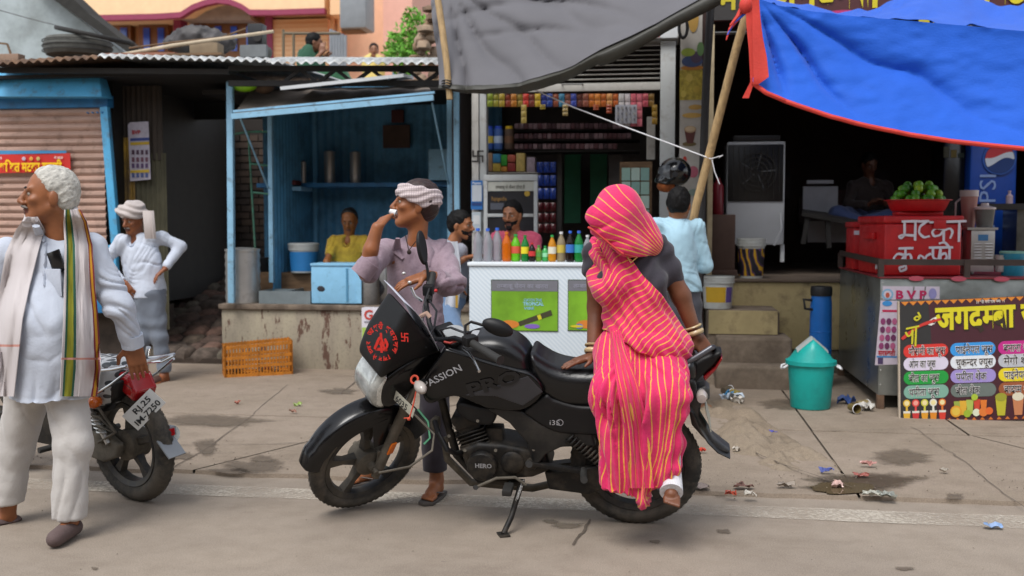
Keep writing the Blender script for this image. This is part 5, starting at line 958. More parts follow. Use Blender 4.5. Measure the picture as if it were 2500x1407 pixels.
sb = thing('side_table', 'dark table behind the mixers with small bottle', 'table', P(2470, 640, 10.0)); bpx('top', sb, 2395, 497, 2600, 512, 9.9, .5, m_blackm); bpx('front', sb, 2480, 512, 2600, 640, 9.95, .4, M('mirror_steel_dark', '6a6c6a', .25, .8, var=.5, scale=6)); bpx('leg', sb, 2398, 512, 2404, 640, 9.92, .04, m_blackm)
tag(mk('small_pink_bottle', Geo().lathe([(.03, 0), (.03, .07), (.012, .09), (.014, .12)], P(2464, 498, 9.95), 14), ink('b09aa4')), 'small pinkish bottle on the dark table', 'bottle')
# ================================================================ juice cart
YF = 7.98; a0 = P(2150, 676, YF); zcart = a0[2]; xA = a0[0]; xB = P(2640, 676, YF)[0]; YB = 9.72
ca = thing('juice_cart', 'galvanised steel juice cart with dark rail around its top', 'cart', ((xA + xB) / 2, (YF + YB) / 2, 0))
def cart_mat():
    m = bpy.data.materials.new('galvanised_cart'); n, p = nodes_of(m); a = noise_node(n, 3.5, 7, .65); b = noise_node(n, 60, 4, .6)
    base = mixc(n, ramp(n, a.outputs[0], .35, .7).outputs[0], hx('8d9492'), hx('a9aeab')); n.links.new(base, p.inputs['Base Color']); p.inputs['Metallic'].default_value = .85
    rg = ramp(n, a.outputs[0], .3, .75, (.22, .22, .22, 1), (.5, .5, .5, 1)); n.links.new(rg.outputs[0], p.inputs['Roughness']); bm_ = n.nodes.new('ShaderNodeBump'); bm_.inputs['Strength'].default_value = .18; bm_.inputs['Distance'].default_value = .02; n.links.new(a.outputs[0], bm_.inputs['Height']); n.links.new(bm_.outputs[0], p.inputs['Normal']); return m
mcart = cart_mat(); zbot = .13
mk('body', Geo().b2((xA, YF, zbot), (xB, YB, zcart - .012)), mcart, ca, bevel=.006); mk('table_top', Geo().b2((xA - .015, YF - .02, zcart - .012), (xB, YB, zcart)), M('red_table_cloth', '7a2028', .5, var=.2), ca, bevel=.004)
for (x, y) in ((xA + .02, YF + .02), (xA + .02, YB - .03), (xA + 1.6, YF + .02)): mk('leg', Geo().b2((x - .025, y - .025, .022), (x + .025, y + .025, zbot)), m_rust, ca)
m_rail = M('brown_rail', '3c2f2a', .6, var=.3); zr2 = P(2150, 640, YF)[2]
for a, b in (((xA, YF, zr2), (xB, YF, zr2)), ((xA, YF, zr2), (xA, YB, zr2 + .02))): mk('rail', Geo().bar(a, b, .02, .045), m_rail, ca)
for (x, y) in ((xA, YF), (xA, YB), (P(2360, 650, YF)[0], YF)): mk('rail_post', Geo().b2((x - .02, y - .02, zcart), (x + .02, y + .02, zr2 + .02)), m_rail, ca)
for k in range(5): mk('cloth_scallop', Geo().lathe([(.001, 0), (.055, 0), (.055, .004)], (xA + .25 + k * .3, YF - .022, zcart - .01), 14, ax=(V3(1, 0, 0), V3(0, 0, .35), V3(0, -1, 0))), ink('b04a5a'), ca, smooth=0)
for k in range(8): mk('rivet', Geo().sphere((xA + .015, YF - .002, zbot + .08 + k * .11), .006, 8, 5), m_steel, ca)
# red cool box with hand painted words
rb = thing('red_cool_box', 'big red plastic cool box with white hand painted Hindi words', 'box', P(2230, 668, 8.2)); mr = M('red_plastic', 'c0161c', .4, var=.08, dirt='8a1014', dscale=7, damt=.5)
u = unit(V3(math.cos(R(4)), math.sin(R(4)), 0)); vv = V3(-u[1], u[0], 0); o = P(2158, 672, 8.12); o[2] = zcart + .002; Wb = np.linalg.norm(P(2350, 670, 8.12) - P(2158, 670, 8.12)); Hb = P(2158, 527, 8.12)[2] - o[2]; Db = .75
def orient(o, u, v, a, b, c0, a1, b1, c1): q = lambda x, y, z: o + u * x + v * y + V3(0, 0, z); return Geo().hexa([q(a, b, c0), q(a1, b, c0), q(a1, b1, c0), q(a, b1, c0), q(a, b, c1), q(a1, b, c1), q(a1, b1, c1), q(a, b1, c1)])
mk('tub', orient(o, u, vv, 0, 0, 0, Wb, Db, Hb * .87), mr, rb, bevel=.02, seg=3); lid = mk('lid', orient(o, u, vv, -.012, -.012, Hb * .875, Wb + .012, Db + .01, Hb), mr, rb, bevel=.018, seg=3)
mk('latch', orient(o, u, vv, Wb * .62, -.028, Hb * .78, Wb * .78, -.0125, Hb * .93), mr, rb, bevel=.006); mk('handle', orient(o, u, vv, -.035, Db * .3, Hb * .6, -.001, Db * .7, Hb * .72), mr, rb, bevel=.01); mk('drain_plug', Geo().cyl(o + u * -.02 + vv * .15 + V3(0, 0, .06), o + vv * .15 + V3(0, 0, .06), .02, n=12), m_paper, rb)
def stroke(par, pts, rad, mat, org, ux, uy, nz, name='painted_stroke'):
    pts = np.array(pts, float); k = np.linspace(0, len(pts) - 1, (len(pts) - 1) * 5 + 1); i = np.arange(len(pts)); P_ = np.c_[np.interp(k, i, pts[:, 0]), np.interp(k, i, pts[:, 1])]
    for _ in range(2): P_[1:-1] = (P_[:-2] + P_[1:-1] * 2 + P_[2:]) / 4
    T = np.gradient(P_, axis=0); T /= np.linalg.norm(T, axis=1, keepdims=True) + 1e-9; Nn = np.c_[-T[:, 1], T[:, 0]]; w = rad * (1 + .15 * np.sin(k * 3))
    L_ = P_ - Nn * w[:, None]; R_ = P_ + Nn * w[:, None]; off = .002 + .0006 * stroke.n; stroke.n = (stroke.n + 1) % 9
    to = lambda q: [org + ux * x + uy * y + nz * off for x, y in q]
    return mk(name, Geo().grid([to(L_), to(R_)]), mat, par, smooth=0)
stroke.n = 0
wp = ink('d8d4dc'); s_ = Wb / 184.; Bf = lambda x, y: ((x - 2158) * s_, (672 - y) * s_ * (Hb / (145 * s_)))
words = [[(2196, 541), (2240, 540)], [(2203, 541), (2204, 574), (2196, 582), (2190, 577), (2198, 573), (2232, 575)], [(2229, 541), (2229, 587)], [(2236, 541), (2262, 540)], [(2256, 541), (2240, 552), (2237, 568), (2250, 580), (2264, 576)], [(2262, 543), (2350, 540)], [(2296, 543), (2297, 588)], [(2296, 560), (2278, 556), (2268, 566), (2274, 577), (2288, 574), (2297, 562), (2312, 557), (2318, 566), (2312, 582)], [(2333, 541), (2333, 590)],
    [(2190, 606), (2226, 605)], [(2207, 606), (2206, 642), (2204, 650)], [(2206, 622), (2188, 618), (2178, 630), (2186, 640), (2198, 634), (2206, 622), (2218, 619), (2222, 630), (2216, 638)], [(2204, 650), (2192, 652), (2196, 662), (2210, 656), (2208, 646)], [(2236, 640), (2240, 622), (2250, 626), (2254, 640), (2256, 624), (2268, 618)], [(2262, 604), (2320, 603)], [(2272, 606), (2272, 628), (2286, 634), (2290, 606)], [(2290, 606), (2290, 640)], [(2290, 622), (2302, 616), (2306, 628), (2300, 634)], [(2312, 604), (2312, 642)], [(2312, 604), (2300, 590), (2286, 594)]]
for w in words: stroke(rb, [Bf(x, y) for x, y in w], .0085, wp, o - vv * .013, u, V3(0, 0, 1), -vv)
rb2 = thing('small_red_box', 'smaller red cool box with white stripe behind the big one', 'box', P(2095, 670, 9.1)); o2 = P(2083, 660, 9.1); o2[2] = zcart + .002; mk('tub', orient(o2, X_, V3(0, 1, 0), 0, 0, 0, .30, .38, .36), mr, rb2, bevel=.018); mk('white_stripe', orient(o2, X_, V3(0, 1, 0), .0, -.002, .30, .298, .0, .335), wp, rb2); mk('lid', orient(o2, X_, V3(0, 1, 0), -.008, -.008, .362, .308, .39, .41), mr, rb2, bevel=.012)
# basket of limes on a red stand
zl = o[2] + Hb; bc_ = P(2240, 520, 8.4); bc_[2] = zl + .003
bk_ = thing('red_basket', 'red plastic basin on the cool box, heaped with limes', 'basin', bc_); mk('stand', Geo().b2(bc_ + V3(-.17, -.1, 0), bc_ + V3(.17, .1, .03)), mr, bk_, bevel=.01)
rw, rd = .235, .19
def ell_ring(a, b, z, n=36): return [bc_ + V3(a * math.copysign(abs(math.cos(t)) ** .7, math.cos(t)), b * math.copysign(abs(math.sin(t)) ** .7, math.sin(t)), z) for t in np.linspace(0, 2 * math.pi, n + 1)]
mk('basin', Geo().sheet([ell_ring(.02, .02, .036), ell_ring(rw * .78, rd * .78, .036), ell_ring(rw * .82, rd * .82, .045), ell_ring(rw * .95, rd * .95, .115), ell_ring(rw * 1.04, rd * 1.04, .120)], .006), mr, bk_)
ml = [M('lime_%d' % i, c, .35, var=.2, scale=30, bump=.08, bs=300) for i, c in enumerate(('4a8a14', '6a9a1c', '8aa824', '3f7a16', '5d9420'))]; qr = random.Random(11); lay = []
for layer, (cnt, sx, sy, z) in enumerate(((9, .175, .13, .125), (8, .15, .11, .165), (7, .12, .08, .205), (4, .08, .05, .235))):
    for i in range(cnt):
        a = 2 * math.pi * i / cnt + layer * .5; lay.append((sx * math.cos(a), sy * math.sin(a), z, layer))
lay += [(.05, -.14, .125, 0), (-.05, -.14, .125, 0)]
nmL = ('bottom', 'second', 'third', 'top'); bymesh = {}
for i, (x, y, z, l) in enumerate(lay):
    m = ml[qr.randrange(5)]; c = bc_ + V3(x, y, z)
    if m.name not in bymesh: bymesh[m.name] = mk('lime', Geo().sphere((0, 0, 0), (.036, .033, .033), 14, 10), m, loc=(0, 0, 0)); ob = bymesh[m.name]
    else: ob = bymesh[m.name].copy(); COL.objects.link(ob)
    ob.location = c; ob.rotation_euler = (qr.uniform(0, 3), qr.uniform(0, 3), qr.uniform(0, 3)); tag(ob, 'green lime in the %s layer of the heap in the red basin' % nmL[l], 'lime', 'limes in the %s layer of the red basin' % nmL[l])
# mixers, canister, bucket, cup
mj = thing('juice_blender', 'blender jar filled with pink juice on the cart', 'blender', P(2362, 668, 8.5)); cj = P(2361, 668, 8.55); cj[2] = zcart
mk('base', Geo().lathe([(.045, 0), (.05, .02), (.045, .25), (.04, .30)], cj, 20), M('pale_base', 'b4b0b0', .4), mj); mk('jar', Geo().lathe([(.036, .31), (.045, .37), (.066, .61), (.062, .61)], cj, 22), liq('pink_juice', 'b08078', .1), mj); mk('rim', Geo().lathe([(.065, .61), (.07, .61), (.07, .66), (.064, .66)], cj, 22), M('clear_rim', 'b8a8a6', .2), mj); mk('handle', Geo().tube([cj + V3(-.06, 0, .6), cj + V3(-.1, 0, .56), cj + V3(-.1, 0, .46), cj + V3(-.055, 0, .44)], .008, 8), M('clear_rim', ''), mj)
mx = thing('steel_mixer', 'steel louvred mixer base with clear grinder jar', 'mixer', P(2400, 668, 8.3)); bpx('base', mx, 2369, 562, 2430, 664, 8.3, .22, m_steel, .006); bpx('top_plate', mx, 2362, 556, 2437, 561.5, 8.28, .26, m_steel)
bpx('sticker', mx, 2388, 573, 2413, 588, 8.297, .002, ink('3f78a8'))
for i in range(8):
    for x in (2378, 2405): mk('louvre', Geo().cyl(P(x, 596 + i * 7, 8.297), P(x + 18, 596 + i * 7, 8.297), .006, n=8), m_steel, mx)
cj2 = P(2403, 556, 8.4); mk('jar', Geo().lathe([(.06, 0), (.075, .14), (.074, .14), (.058, .01)], cj2, 22), liq('clear_jar', '8d8c88', .6), mx); mk('lid', Geo().lathe([(.08, .14), (.08, .155), (.03, .17), (.028, .19), (.001, .19)], cj2, 22), M('clear_rim', ''), mx)
tag(mk('steel_tumbler', Geo().lathe([(.035, 0), (.045, .13), (.043, .13), (.034, .005)], P(2442, 664, 8.3), 18), m_steel), 'steel tumbler beside the mixer base', 'tumbler')
bucket('teal_bucket', 'teal and white bucket at the right end of the cart', 2472, 668, 62, 54, 62, 8.3, M('teal_plastic', '1f7f98', .4), z=zcart, lid=M('pale_green_lid', '7fae9c', .5))
# ================================================================ big menu board leaning on the cart
YS = 7.62; mbd = thing('menu_board', 'dark juice menu board with coloured Hindi price bubbles', 'sign', P(2350, 1035, YS))
S0, S1 = P(2197, 1034, YS), P(2680, 1020, YS); zS = P(2197, 737, YS + .12)[2]; upS = unit(V3(0, .12, zS - S0[2])); Hs = (zS - S0[2]) / upS[2]; uxS = unit(S1 - S0); nS = np.cross(uxS, upS)
k1 = np.linalg.norm(P(2298, 900, YS) - P(2198, 900, YS)) / 100.
def SP(x, y, l=0.): return S0 + uxS * (x - 2197) * k1 + upS * (1034 - .028 * (x - 2197) * 0 - y) * k1 * (Hs / (297 * k1)) + nS * l
def sflat(pts, m, l, name): return mk(name, Geo().grid([[SP(x, y, l) for x, y in pts[:len(pts) // 2]], [SP(x, y, l) for x, y in pts[len(pts) // 2:][::-1]]]), m, mbd, smooth=0)
mk('board', Geo().prism([SP(2197, 1034), SP(2680, 1034), SP(2680, 737), SP(2197, 737)], -nS * .02), M('board_maroon', '3f1620', .45, var=.15, scale=1.5), mbd, smooth=0)
sflat([(2199, 1032), (2290, 1032), (2270, 745), (2199, 745)], ink('232120'), .001, 'dark_corner'); 
for x in (2195.5,): mk('edge_strip', Geo().prism([SP(2194, 1036, .004), SP(2198.5, 1036, .004), SP(2198.5, 736, .004), SP(2194, 736, .004)], -nS * .028), M('edge_tape', 'a89a88', .6), mbd, smooth=0)
g = Geo(); g2 = Geo()
for i in range(24): x = 2202 + i * 20; g.add([SP(x, 738, .002), SP(x + 20, 738, .002), SP(x + 10, 748, .002)], [(0, 1, 2)]); g2.add([SP(x + 90, 1031, .0022), SP(x + 102, 1031, .0022), SP(x + 96, 1024, .0022)], [(0, 1, 2)])
mk('saw_border', g, ink('c8781e'), mbd, smooth=0)['kind'] = 'stuff'; mk('saw_border', g2, ink('b8641c'), mbd, smooth=0)['kind'] = 'stuff'
tx_ = lambda s, x, y, h, c, w, **k: text(mbd, s, SP(x, y), uxS, upS, h, ink(c), width=w * k1, lift=k.pop('lift', .004), **k)
tx_('।। श्री गणेशाय नमः ।।', 2386, 750, .03, 'c8c0b8', 70)
tx_('जगदम्बा ज्यूस', 2290, 811, .235, '2a1a08', 320, off=.06, lift=.003); tx_('जगदम्बा ज्यूस', 2288, 809, .235, 'c8bc10', 320, off=.035, lift=.0055)
def bubble(x0, x1, yc, hh, c):
    n = 14; a = np.linspace(math.pi / 2, 3 * math.pi / 2, n); L_ = [(x0 + hh + hh * math.cos(t), yc - hh * math.sin(t)) for t in a] + [(x1 - hh + hh * math.cos(t + math.pi), yc - hh * math.sin(t + math.pi)) for t in a]
    mk('price_bubble', Geo().add([SP(x, y, .003) for x, y in L_], [tuple(range(len(L_)))]), ink(c), mbd, smooth=0)
rowsB = [(860, [('c0261c', 'मौसमी का जूस'), ('2a86c8', 'पाईनेपल जूस'), ('b01a78', 'बनाना शेक')]), (891, [('c4bccc', 'ओम का जूस'), ('ccd0d4', 'चुकन्दर ज्यूस'), ('a8aab0', 'मेंगो शेक')]), (925, [('0c8a30', 'बील का जूस'), ('9080b8', 'पपीता शेक'), ('d0bc10', 'पाईनेपल शेक')]), (959, [('6f9a88', 'पपीता जूस'), ('5d6660', 'बील शेक'), ('8a4a24', 'बादाम शेक')])]
for yc, its in rowsB:
    for (c, s), x0, wtx in zip(its, (2207, 2322, 2438), (1, 1, 1)):
        bubble(x0, x0 + 110, yc, 16, c); w = min(90, 8.2 * len(s.replace(' ', '')) + 8)
        tx_(s, x0 + 13, yc + 9, .075, 'e4e0dc', w, off=.045, lift=.005); tx_(s, x0 + 13, yc + 9, .075, '141012', w, off=.008, lift=.007)
eye = [(2268, 797), (2272, 786), (2282, 780), (2295, 776), (2290, 786), (2284, 795), (2276, 799)]; mk('eye_print', Geo().add([SP(x, y, .005) for x, y in eye], [tuple(range(len(eye)))[::-1]]), ink('d8d4cc'), mbd, smooth=0)
stroke(mbd, [((x - 2197) * k1, (1034 - y) * k1) for x, y in ((2203, 818), (2225, 800), (2250, 784), (2275, 776), (2300, 770))], .010, ink('b82a20'), S0 + nS * .004, uxS, upS, nS)
g = Geo().add([SP(2282 + 4.5 * math.cos(t), 788 + 5.5 * math.sin(t), .0065) for t in np.linspace(0, 6.28, 16)[:-1]], [tuple(range(15))[::-1]]); mk('eye_pupil', g, ink('17181c'), mbd, smooth=0)
for st in ([(2212, 800), (2218, 812), (2226, 808), (2230, 795)], [(2230, 795), (2228, 832)], [(2238, 790), (2236, 838)], [(2213, 792), (2246, 786)], [(2243, 750), (2250, 764), (2240, 772), (2233, 766), (2240, 760), (2250, 766)]): stroke(mbd, [((x - 2197) * k1, (1034 - y) * k1) for x, y in st], .006, ink('b8b018'), S0 + nS * .006, uxS, upS, nS)
def sdisc(x, y, r, c, l=.004, ry=None, name='fruit_print'):
    mk(name, Geo().add([SP(x + r * math.cos(t), y + (ry or r) * math.sin(t), l) for t in np.linspace(0, 6.283, 17)[:-1]], [tuple(range(16))[::-1]]), ink(c), mbd, smooth=0)
for i, (x, c, c2_) in enumerate(((2214, 'c8a028', 'c89a28'), (2236, 'c83a34', 'b82a28'), (2258, 'b8b43a', 'c88a1c'), (2279, 'd0ccc0', 'c87a14'), (2301, 'c86a20', 'c03020'))):
    sdisc(x, 986, 9, c, .004); sdisc(x, 986, 6, 'd8c890' if i != 1 else 'd89080', .005); sflat([(x - 3, 1010), (x + 3, 1010), (x + 2, 993), (x - 2, 993)], ink(c), .0042, 'juice_print'); sflat([(x - 6, 1031), (x + 6, 1031), (x + 9, 1006), (x - 9, 1006)], ink(c2_), .0046, 'glass_print'); sflat([(x - 8.5, 1010), (x + 8.5, 1010), (x + 9, 1005), (x - 9, 1005)], ink('c8c4b8'), .0052, 'glass_rim')
for i, (x, y, w_, h_, c) in enumerate(((2337, 996, 8, 16, '8a9a3a'), (2352, 998, 9, 20, 'c89a28'), (2368, 996, 9, 20, '9aa848'), (2385, 994, 8, 18, 'b83a20'), (2401, 996, 8, 18, 'c86a1c'))): sflat([(x - w_ * .7, y + h_), (x + w_ * .7, y + h_), (x + w_, y - h_ * .7), (x - w_, y - h_ * .7)], ink(c), .004 + i * .0005, 'glass_print')
for i, (x, y, r, c) in enumerate(((2334, 1009, 14, 'c88a1c'), (2334, 1009, 10, 'c8a83a'), (2361, 1015, 9, '8aa024'), (2383, 1013, 9, 'c8ccb0'), (2400, 1012, 11, 'c86a24'), (2414, 1010, 9, 'c85a1c'), (2379, 976, 8, '9aae2c'))): sdisc(x, y, r, c, .0072 + i * .0004)
for x, c, t_ in ((2443, 'a8a020', '8a8a20'), (2484, 'b07048', 'c8c0a8')): sflat([(x - 9, 1022), (x + 9, 1022), (x + 14, 975), (x - 14, 975)], ink(c), .005, 'glass_print'); sdisc(x, 978, 14, t_, .006, 10)
# torn paper posters pasted on the cart
for (x0, y0, x1, y1, nm, kind) in ((2155, 700, 2294, 732, 'torn strip poster with red letters on the cart front', 0), (2136, 735, 2192, 892, 'tall pink printed portrait poster on the cart beside the menu board', 1)):
    t = thing('cart_poster', nm, 'poster', P((x0 + x1) / 2, y1, YF - .004)); Yq = YF - .004
    sk = 14 if kind else 0
    mk('sheet', Geo().prism(quad_px([(x0, y1), (x1, y1 - 2), (x1, y0), (x0 + sk, y0 - 1)], Yq), (0, .002, 0)), M('poster_pinkish', 'c4b8c4', .6, var=.08, scale=20), t, smooth=0)
    if kind == 0:
        text(t, 'B V P', P(2186, 729, Yq - .002), X_, Z_, .085, ink('b01a50'), off=.04, width=.22); spot(t, 2167, 719, .042, .042, Yq - .003, '7fa8c4'); spot(t, 2167, 719, .028, .028, Yq - .005, 'c8bcc4'); spot(t, 2167, 721, .015, .02, Yq - .006, 'b0503a'); spot(t, 2277, 717, .028, .04, Yq - .003, '8a86b4')
        for x in (2225, 2253): mk('tear', Geo().prism(quad_px([(x, 733), (x + 3, 733), (x + 8, 700), (x + 5, 700)], Yq - .0025), (0, .001, 0)), mcart, t, smooth=0)
    else:
        text(t, 'सरस्वती', P(2144, 868, Yq - .002), X_, Z_, .055, ink('b02a3a'), off=.03, width=.12); spot(t, 2166, 741, .035, .02, Yq - .003, '3a8ac8'); bpx('print_band', t, 2154, 757, 2190, 762, Yq - .002, .001, ink('b8204a'))
        for r_ in range(4):
            for k in range(3): spot(t, 2156 + k * 14 - r_ * 1.5, 785 + r_ * 20, .018, .025, Yq - .003 - .0003 * k, ('8a3a6a', '6a3058', 'b05a80')[(r_ + k) % 3])
        bpx('print_band', t, 2140, 870, 2190, 873, Yq - .002, .001, ink('3a80b8')); bpx('portrait', t, 2143, 874, 2156, 889, Yq - .0025, .001, ink('4a3a60'))
# water jug, dustbin and cups on the apron
wj = P(1993, 900, 9.0); t = thing('water_jug', 'tall blue water jug with black lid beside the cart', 'jug', (wj[0], 9.0, .03)); cw = V3(wj[0] + .03, 9.0, .03); hw = P(1993, 722, 9.0)[2] - .03; mbl = M('blue_jug_plastic', '1464b4', .4, var=.1)
mk('body', Geo().lathe([(.085, 0), (.09, .02), (.092, hw * .5), (.09, hw * .9), (.082, hw)], cw, 26), mbl, t); mk('lid', Geo().lathe([(.09, hw), (.092, hw + .05), (.085, hw + .08), (.02, hw + .085)], cw, 26), m_black, t); mk('handle', Geo().tube([cw + V3(-.08, -.03, hw * .95), cw + V3(-.15, -.04, hw * .96), cw + V3(-.14, -.06, hw * .86), cw + V3(-.075, -.04, hw * .85)], .012, 8), m_black, t)
for k in range(3): mk('rib', Geo().lathe([(.09, hw * (.2 + .2 * k)), (.095, hw * (.2 + .2 * k) + .006), (.09, hw * (.2 + .2 * k) + .012)], cw, 26, cap=False), mbl, t)
bc0 = G(1978, 994, .03); sB = np.linalg.norm(G(1979, 994, .03) - G(1978, 994, .03)); r0, r1, hb = 47 * sB, 57 * sB, 110 * sB
t = thing('dustbin', 'turquoise dustbin with peaked swing lid and white handles', 'bin', bc0); mtq = M('turquoise_plastic', '10a098', .4, var=.06, scale=4, dirt='0c6a66', dscale=5, damt=.35)
mk('body', Geo().lathe([(r0 * .97, 0), (r0, .008), (r1 * .97, hb), (r1 * .95, hb)], bc0, 36), mtq, t); mk('rim', Geo().lathe([(r1 * .95, hb - .012), (r1 * 1.06, hb - .012), (r1 * 1.06, hb + .018), (r1 * .95, hb + .018)], bc0, 36), mtq, t)
dome = [(r1 * 1.02 * math.cos(a * math.pi / 2), .018 + .16 * math.sin(a * math.pi / 2) ** 1.0) for a in (0, .15, .3, .45, .6, .75, .9, 1)]
pts = []
for i in range(37):
    a = 2 * math.pi * i / 36; row = []
    for j in range(9):
        rr__ = r1 * 1.02 * (1 - j / 8); x, y = rr__ * math.cos(a), rr__ * math.sin(a); z = hb + .018 + .165 * (1 - abs(x) / (r1 * 1.02)) ** .9 * min(1, (1 - (rr__ / (r1 * 1.02)) ** 3) * 1.6); row.append(bc0 + V3(x, y, z))
    pts.append(row)
ld = mk('lid', Geo().grid(pts), mtq, t, smooth=45)
fl_ = []
for i, x in enumerate(np.linspace(-.62, .62, 13)):
    fl_.append([bc0 + V3(x * r1, y * r1, hb + .03 + .165 * (1 - abs(x)) ** .9 - .08 * y * y) for y in (-.48, -.25, 0, .25, .48)])
mk('flap', Geo().sheet(fl_, .012), M('grey_flap', '9fa5a3', .5, var=.08), t, smooth=60)
for sx in (-1, 1): mk('handle', Geo().tube([bc0 + V3(sx * r1 * 1.0, -.05, hb - .02), bc0 + V3(sx * (r1 + .03), -.07, hb - .035), bc0 + V3(sx * (r1 + .045), -.03, hb - .045), bc0 + V3(sx * (r1 + .035), .03, hb - .03), bc0 + V3(sx * r1, .04, hb - .02)], .008, 8), m_paper, t)
def cup(px, py, ang, c1, label, z=.032, s=1.):
    c = G(px, py, z) + V3(0, 0, .036 * s); ax = V3(math.cos(ang), math.sin(ang), 0); v = V3(-ax[1], ax[0], 0); t = thing('paper_cup', label, 'cup', c - V3(0, 0, .036 * s), 'discarded cups'); mk('wall', Geo().lathe([(.026 * s, 0), (.036 * s, .09 * s), (.034 * s, .09 * s), (.024 * s, .004)], c, 18, ax=(V3(0, 0, 1), v, ax)), ink(c1), t); mk('rim', Geo().lathe([(.035 * s, .087 * s), (.039 * s, .09 * s), (.035 * s, .093 * s)], c, 18, ax=(V3(0, 0, 1), v, ax), cap=False), m_paper, t); mk('base', Geo().lathe([(.001, .002), (.024 * s, .002)], c, 18, ax=(V3(0, 0, 1), v, ax), cap=False), m_paper, t)
cup(2076, 1005, -1.2, '6a5a30', 'brown paper cup lying mouth forward beside the dustbin'); cup(2092, 1000, .4, '7a6a44', 'brown paper cup lying on its side under the cart'); cup(1805, 975, 2.2, '8a7838', 'brown printed paper cup among the litter by the steps'); cup(1765, 965, .8, '5a5040', 'crushed dark paper cup beside the steps')
for i, (x, y, w_, h_, c, l) in enumerate(((1785, 978, .16, .12, 'b4c0cc', 'white and blue crumpled packet at the foot of the steps'), (1778, 972, .09, .07, '3a88b8', 'blue crumpled wrapper at the foot of the steps'), (2068, 985, .12, .08, '2a4a88', 'dark blue wrapper under the cart'), (2115, 1003, .1, .05, 'c0bcb4', 'white scrap beneath the cart leg'), (1800, 985, .08, .05, 'c4beb4', 'white scrap beside the crumpled packet'))): scrap(x, y, w_, h_, c, 50 + i, l, lift=.05)
scrap(1866, 884, .05, .04, 'c8c8c8', 77, 'white scrap of paper on the middle step', z=P(1866, 893, 8.9)[2], lift=.02)
# helmet hanging on the kiosk post
hc = P(1642, 425, 8.75); hm = thing('black_helmet', 'black motorcycle helmet hanging beside the kiosk post', 'helmet', hc - V3(0, 0, .14))
hd = Sdf(hc - .24, hc + .24, .008); hd.ell(hc + V3(.02, 0, .015), (.135, .15, .125), k=.0); hd.ell(hc + V3(-.05, 0, -.06), (.10, .12, .07), k=.04); hd.ell(hc + V3(-.02, 0, -.06), (.085, .10, .12), k=.01, op='s'); hd.plane(hc + V3(0, 0, -.115), (-.3, 0, -1), k=.01)
v, q = hd.mesh(); mk('shell', (v, q), M('black_gloss_shell', '121316', .18, var=.1, coat=.5), hm, smooth=80)
vis = [[hc + V3(.02 - .142 * math.cos(a) * math.cos(e), -.157 * math.sin(a) * math.cos(e), .01 + .13 * math.sin(e)) for e in np.linspace(-.45, .45, 8)] for a in np.linspace(-.95, 1.25, 20)]; mk('visor', Geo().sheet(vis, .003), M('visor_grey', '55585c', .15, var=.1), hm, smooth=80)
mk('pivot', Geo().lathe([(.025, 0), (.022, .008)], hc + V3(.02, -.15, -.01), 16, ax=YA), m_black, hm); mk('lining', Geo().sphere(hc + V3(-.055, -.02, -.10), (.075, .08, .055), 16, 10), M('orange_lining', '8a4a20', .9, var=.5, scale=20), hm)
# ================================================================ motorcycle on its side stand
def rotm(a, t):
    a = unit(a); K = np.array([[0, -a[2], a[1]], [a[2], 0, -a[0]], [-a[1], a[0], 0]]); return np.eye(3) + math.sin(t) * K + (1 - math.cos(t)) * K @ K
class Frame:
    def __init__(s, o, fwd, lean):
        s.o = np.asarray(o, float); x = unit(fwd); nh = np.cross([0, 0, 1], x); z = math.cos(lean) * V3(0, 0, 1) + math.sin(lean) * nh; s.B = np.c_[x, np.cross(z, x), z]
    def w(s, x, y, z): return s.o + s.B @ V3(x, y, z)
    def pts(s, A): return s.o + np.asarray(A) @ s.B.T
    def L(s, px, py, y):
        r = ray(px, py); n = s.B[:, 1]; t = ((s.o + n * y - CAMP) @ n) / (r @ n); q = s.B.T @ (CAMP + r * t - s.o); return q[0], q[2]
    def PW(s, px, py, y): x, z = s.L(px, py, y); return s.w(x, y, z)
def spoly(pts, n=6):
    pts = np.asarray(pts, float); N = len(pts); out = []
    for i in range(N):
        p0, p1, p2, p3 = pts[i - 1], pts[i], pts[(i + 1) % N], pts[(i + 2) % N]
        for t in np.arange(n) / n: out.append(.5 * ((2 * p1) + (-p0 + p2) * t + (2 * p0 - 5 * p1 + 4 * p2 - p3) * t * t + (-p0 + 3 * p1 - 3 * p2 + p3) * t ** 3))
    return np.array(out)
def poly_sdf(poly, X, Z):
    d = np.full(X.shape, 1e9); ins = np.zeros(X.shape, bool); N = len(poly)
    for i in range(N):
        a = poly[i]; b = poly[(i + 1) % N]; e = b - a; wx, wz = X - a[0], Z - a[1]; t = np.clip((wx * e[0] + wz * e[1]) / (e @ e + 1e-12), 0, 1)
        d = np.minimum(d, (wx - e[0] * t) ** 2 + (wz - e[1] * t) ** 2); c = (a[1] > Z) != (b[1] > Z)
        with np.errstate(divide='ignore', invalid='ignore'): ins ^= c & (X < (b[0] - a[0]) * (Z - a[1]) / (b[1] - a[1] + 1e-15) + a[0])
    return np.sqrt(d) * np.where(ins, -1, 1)
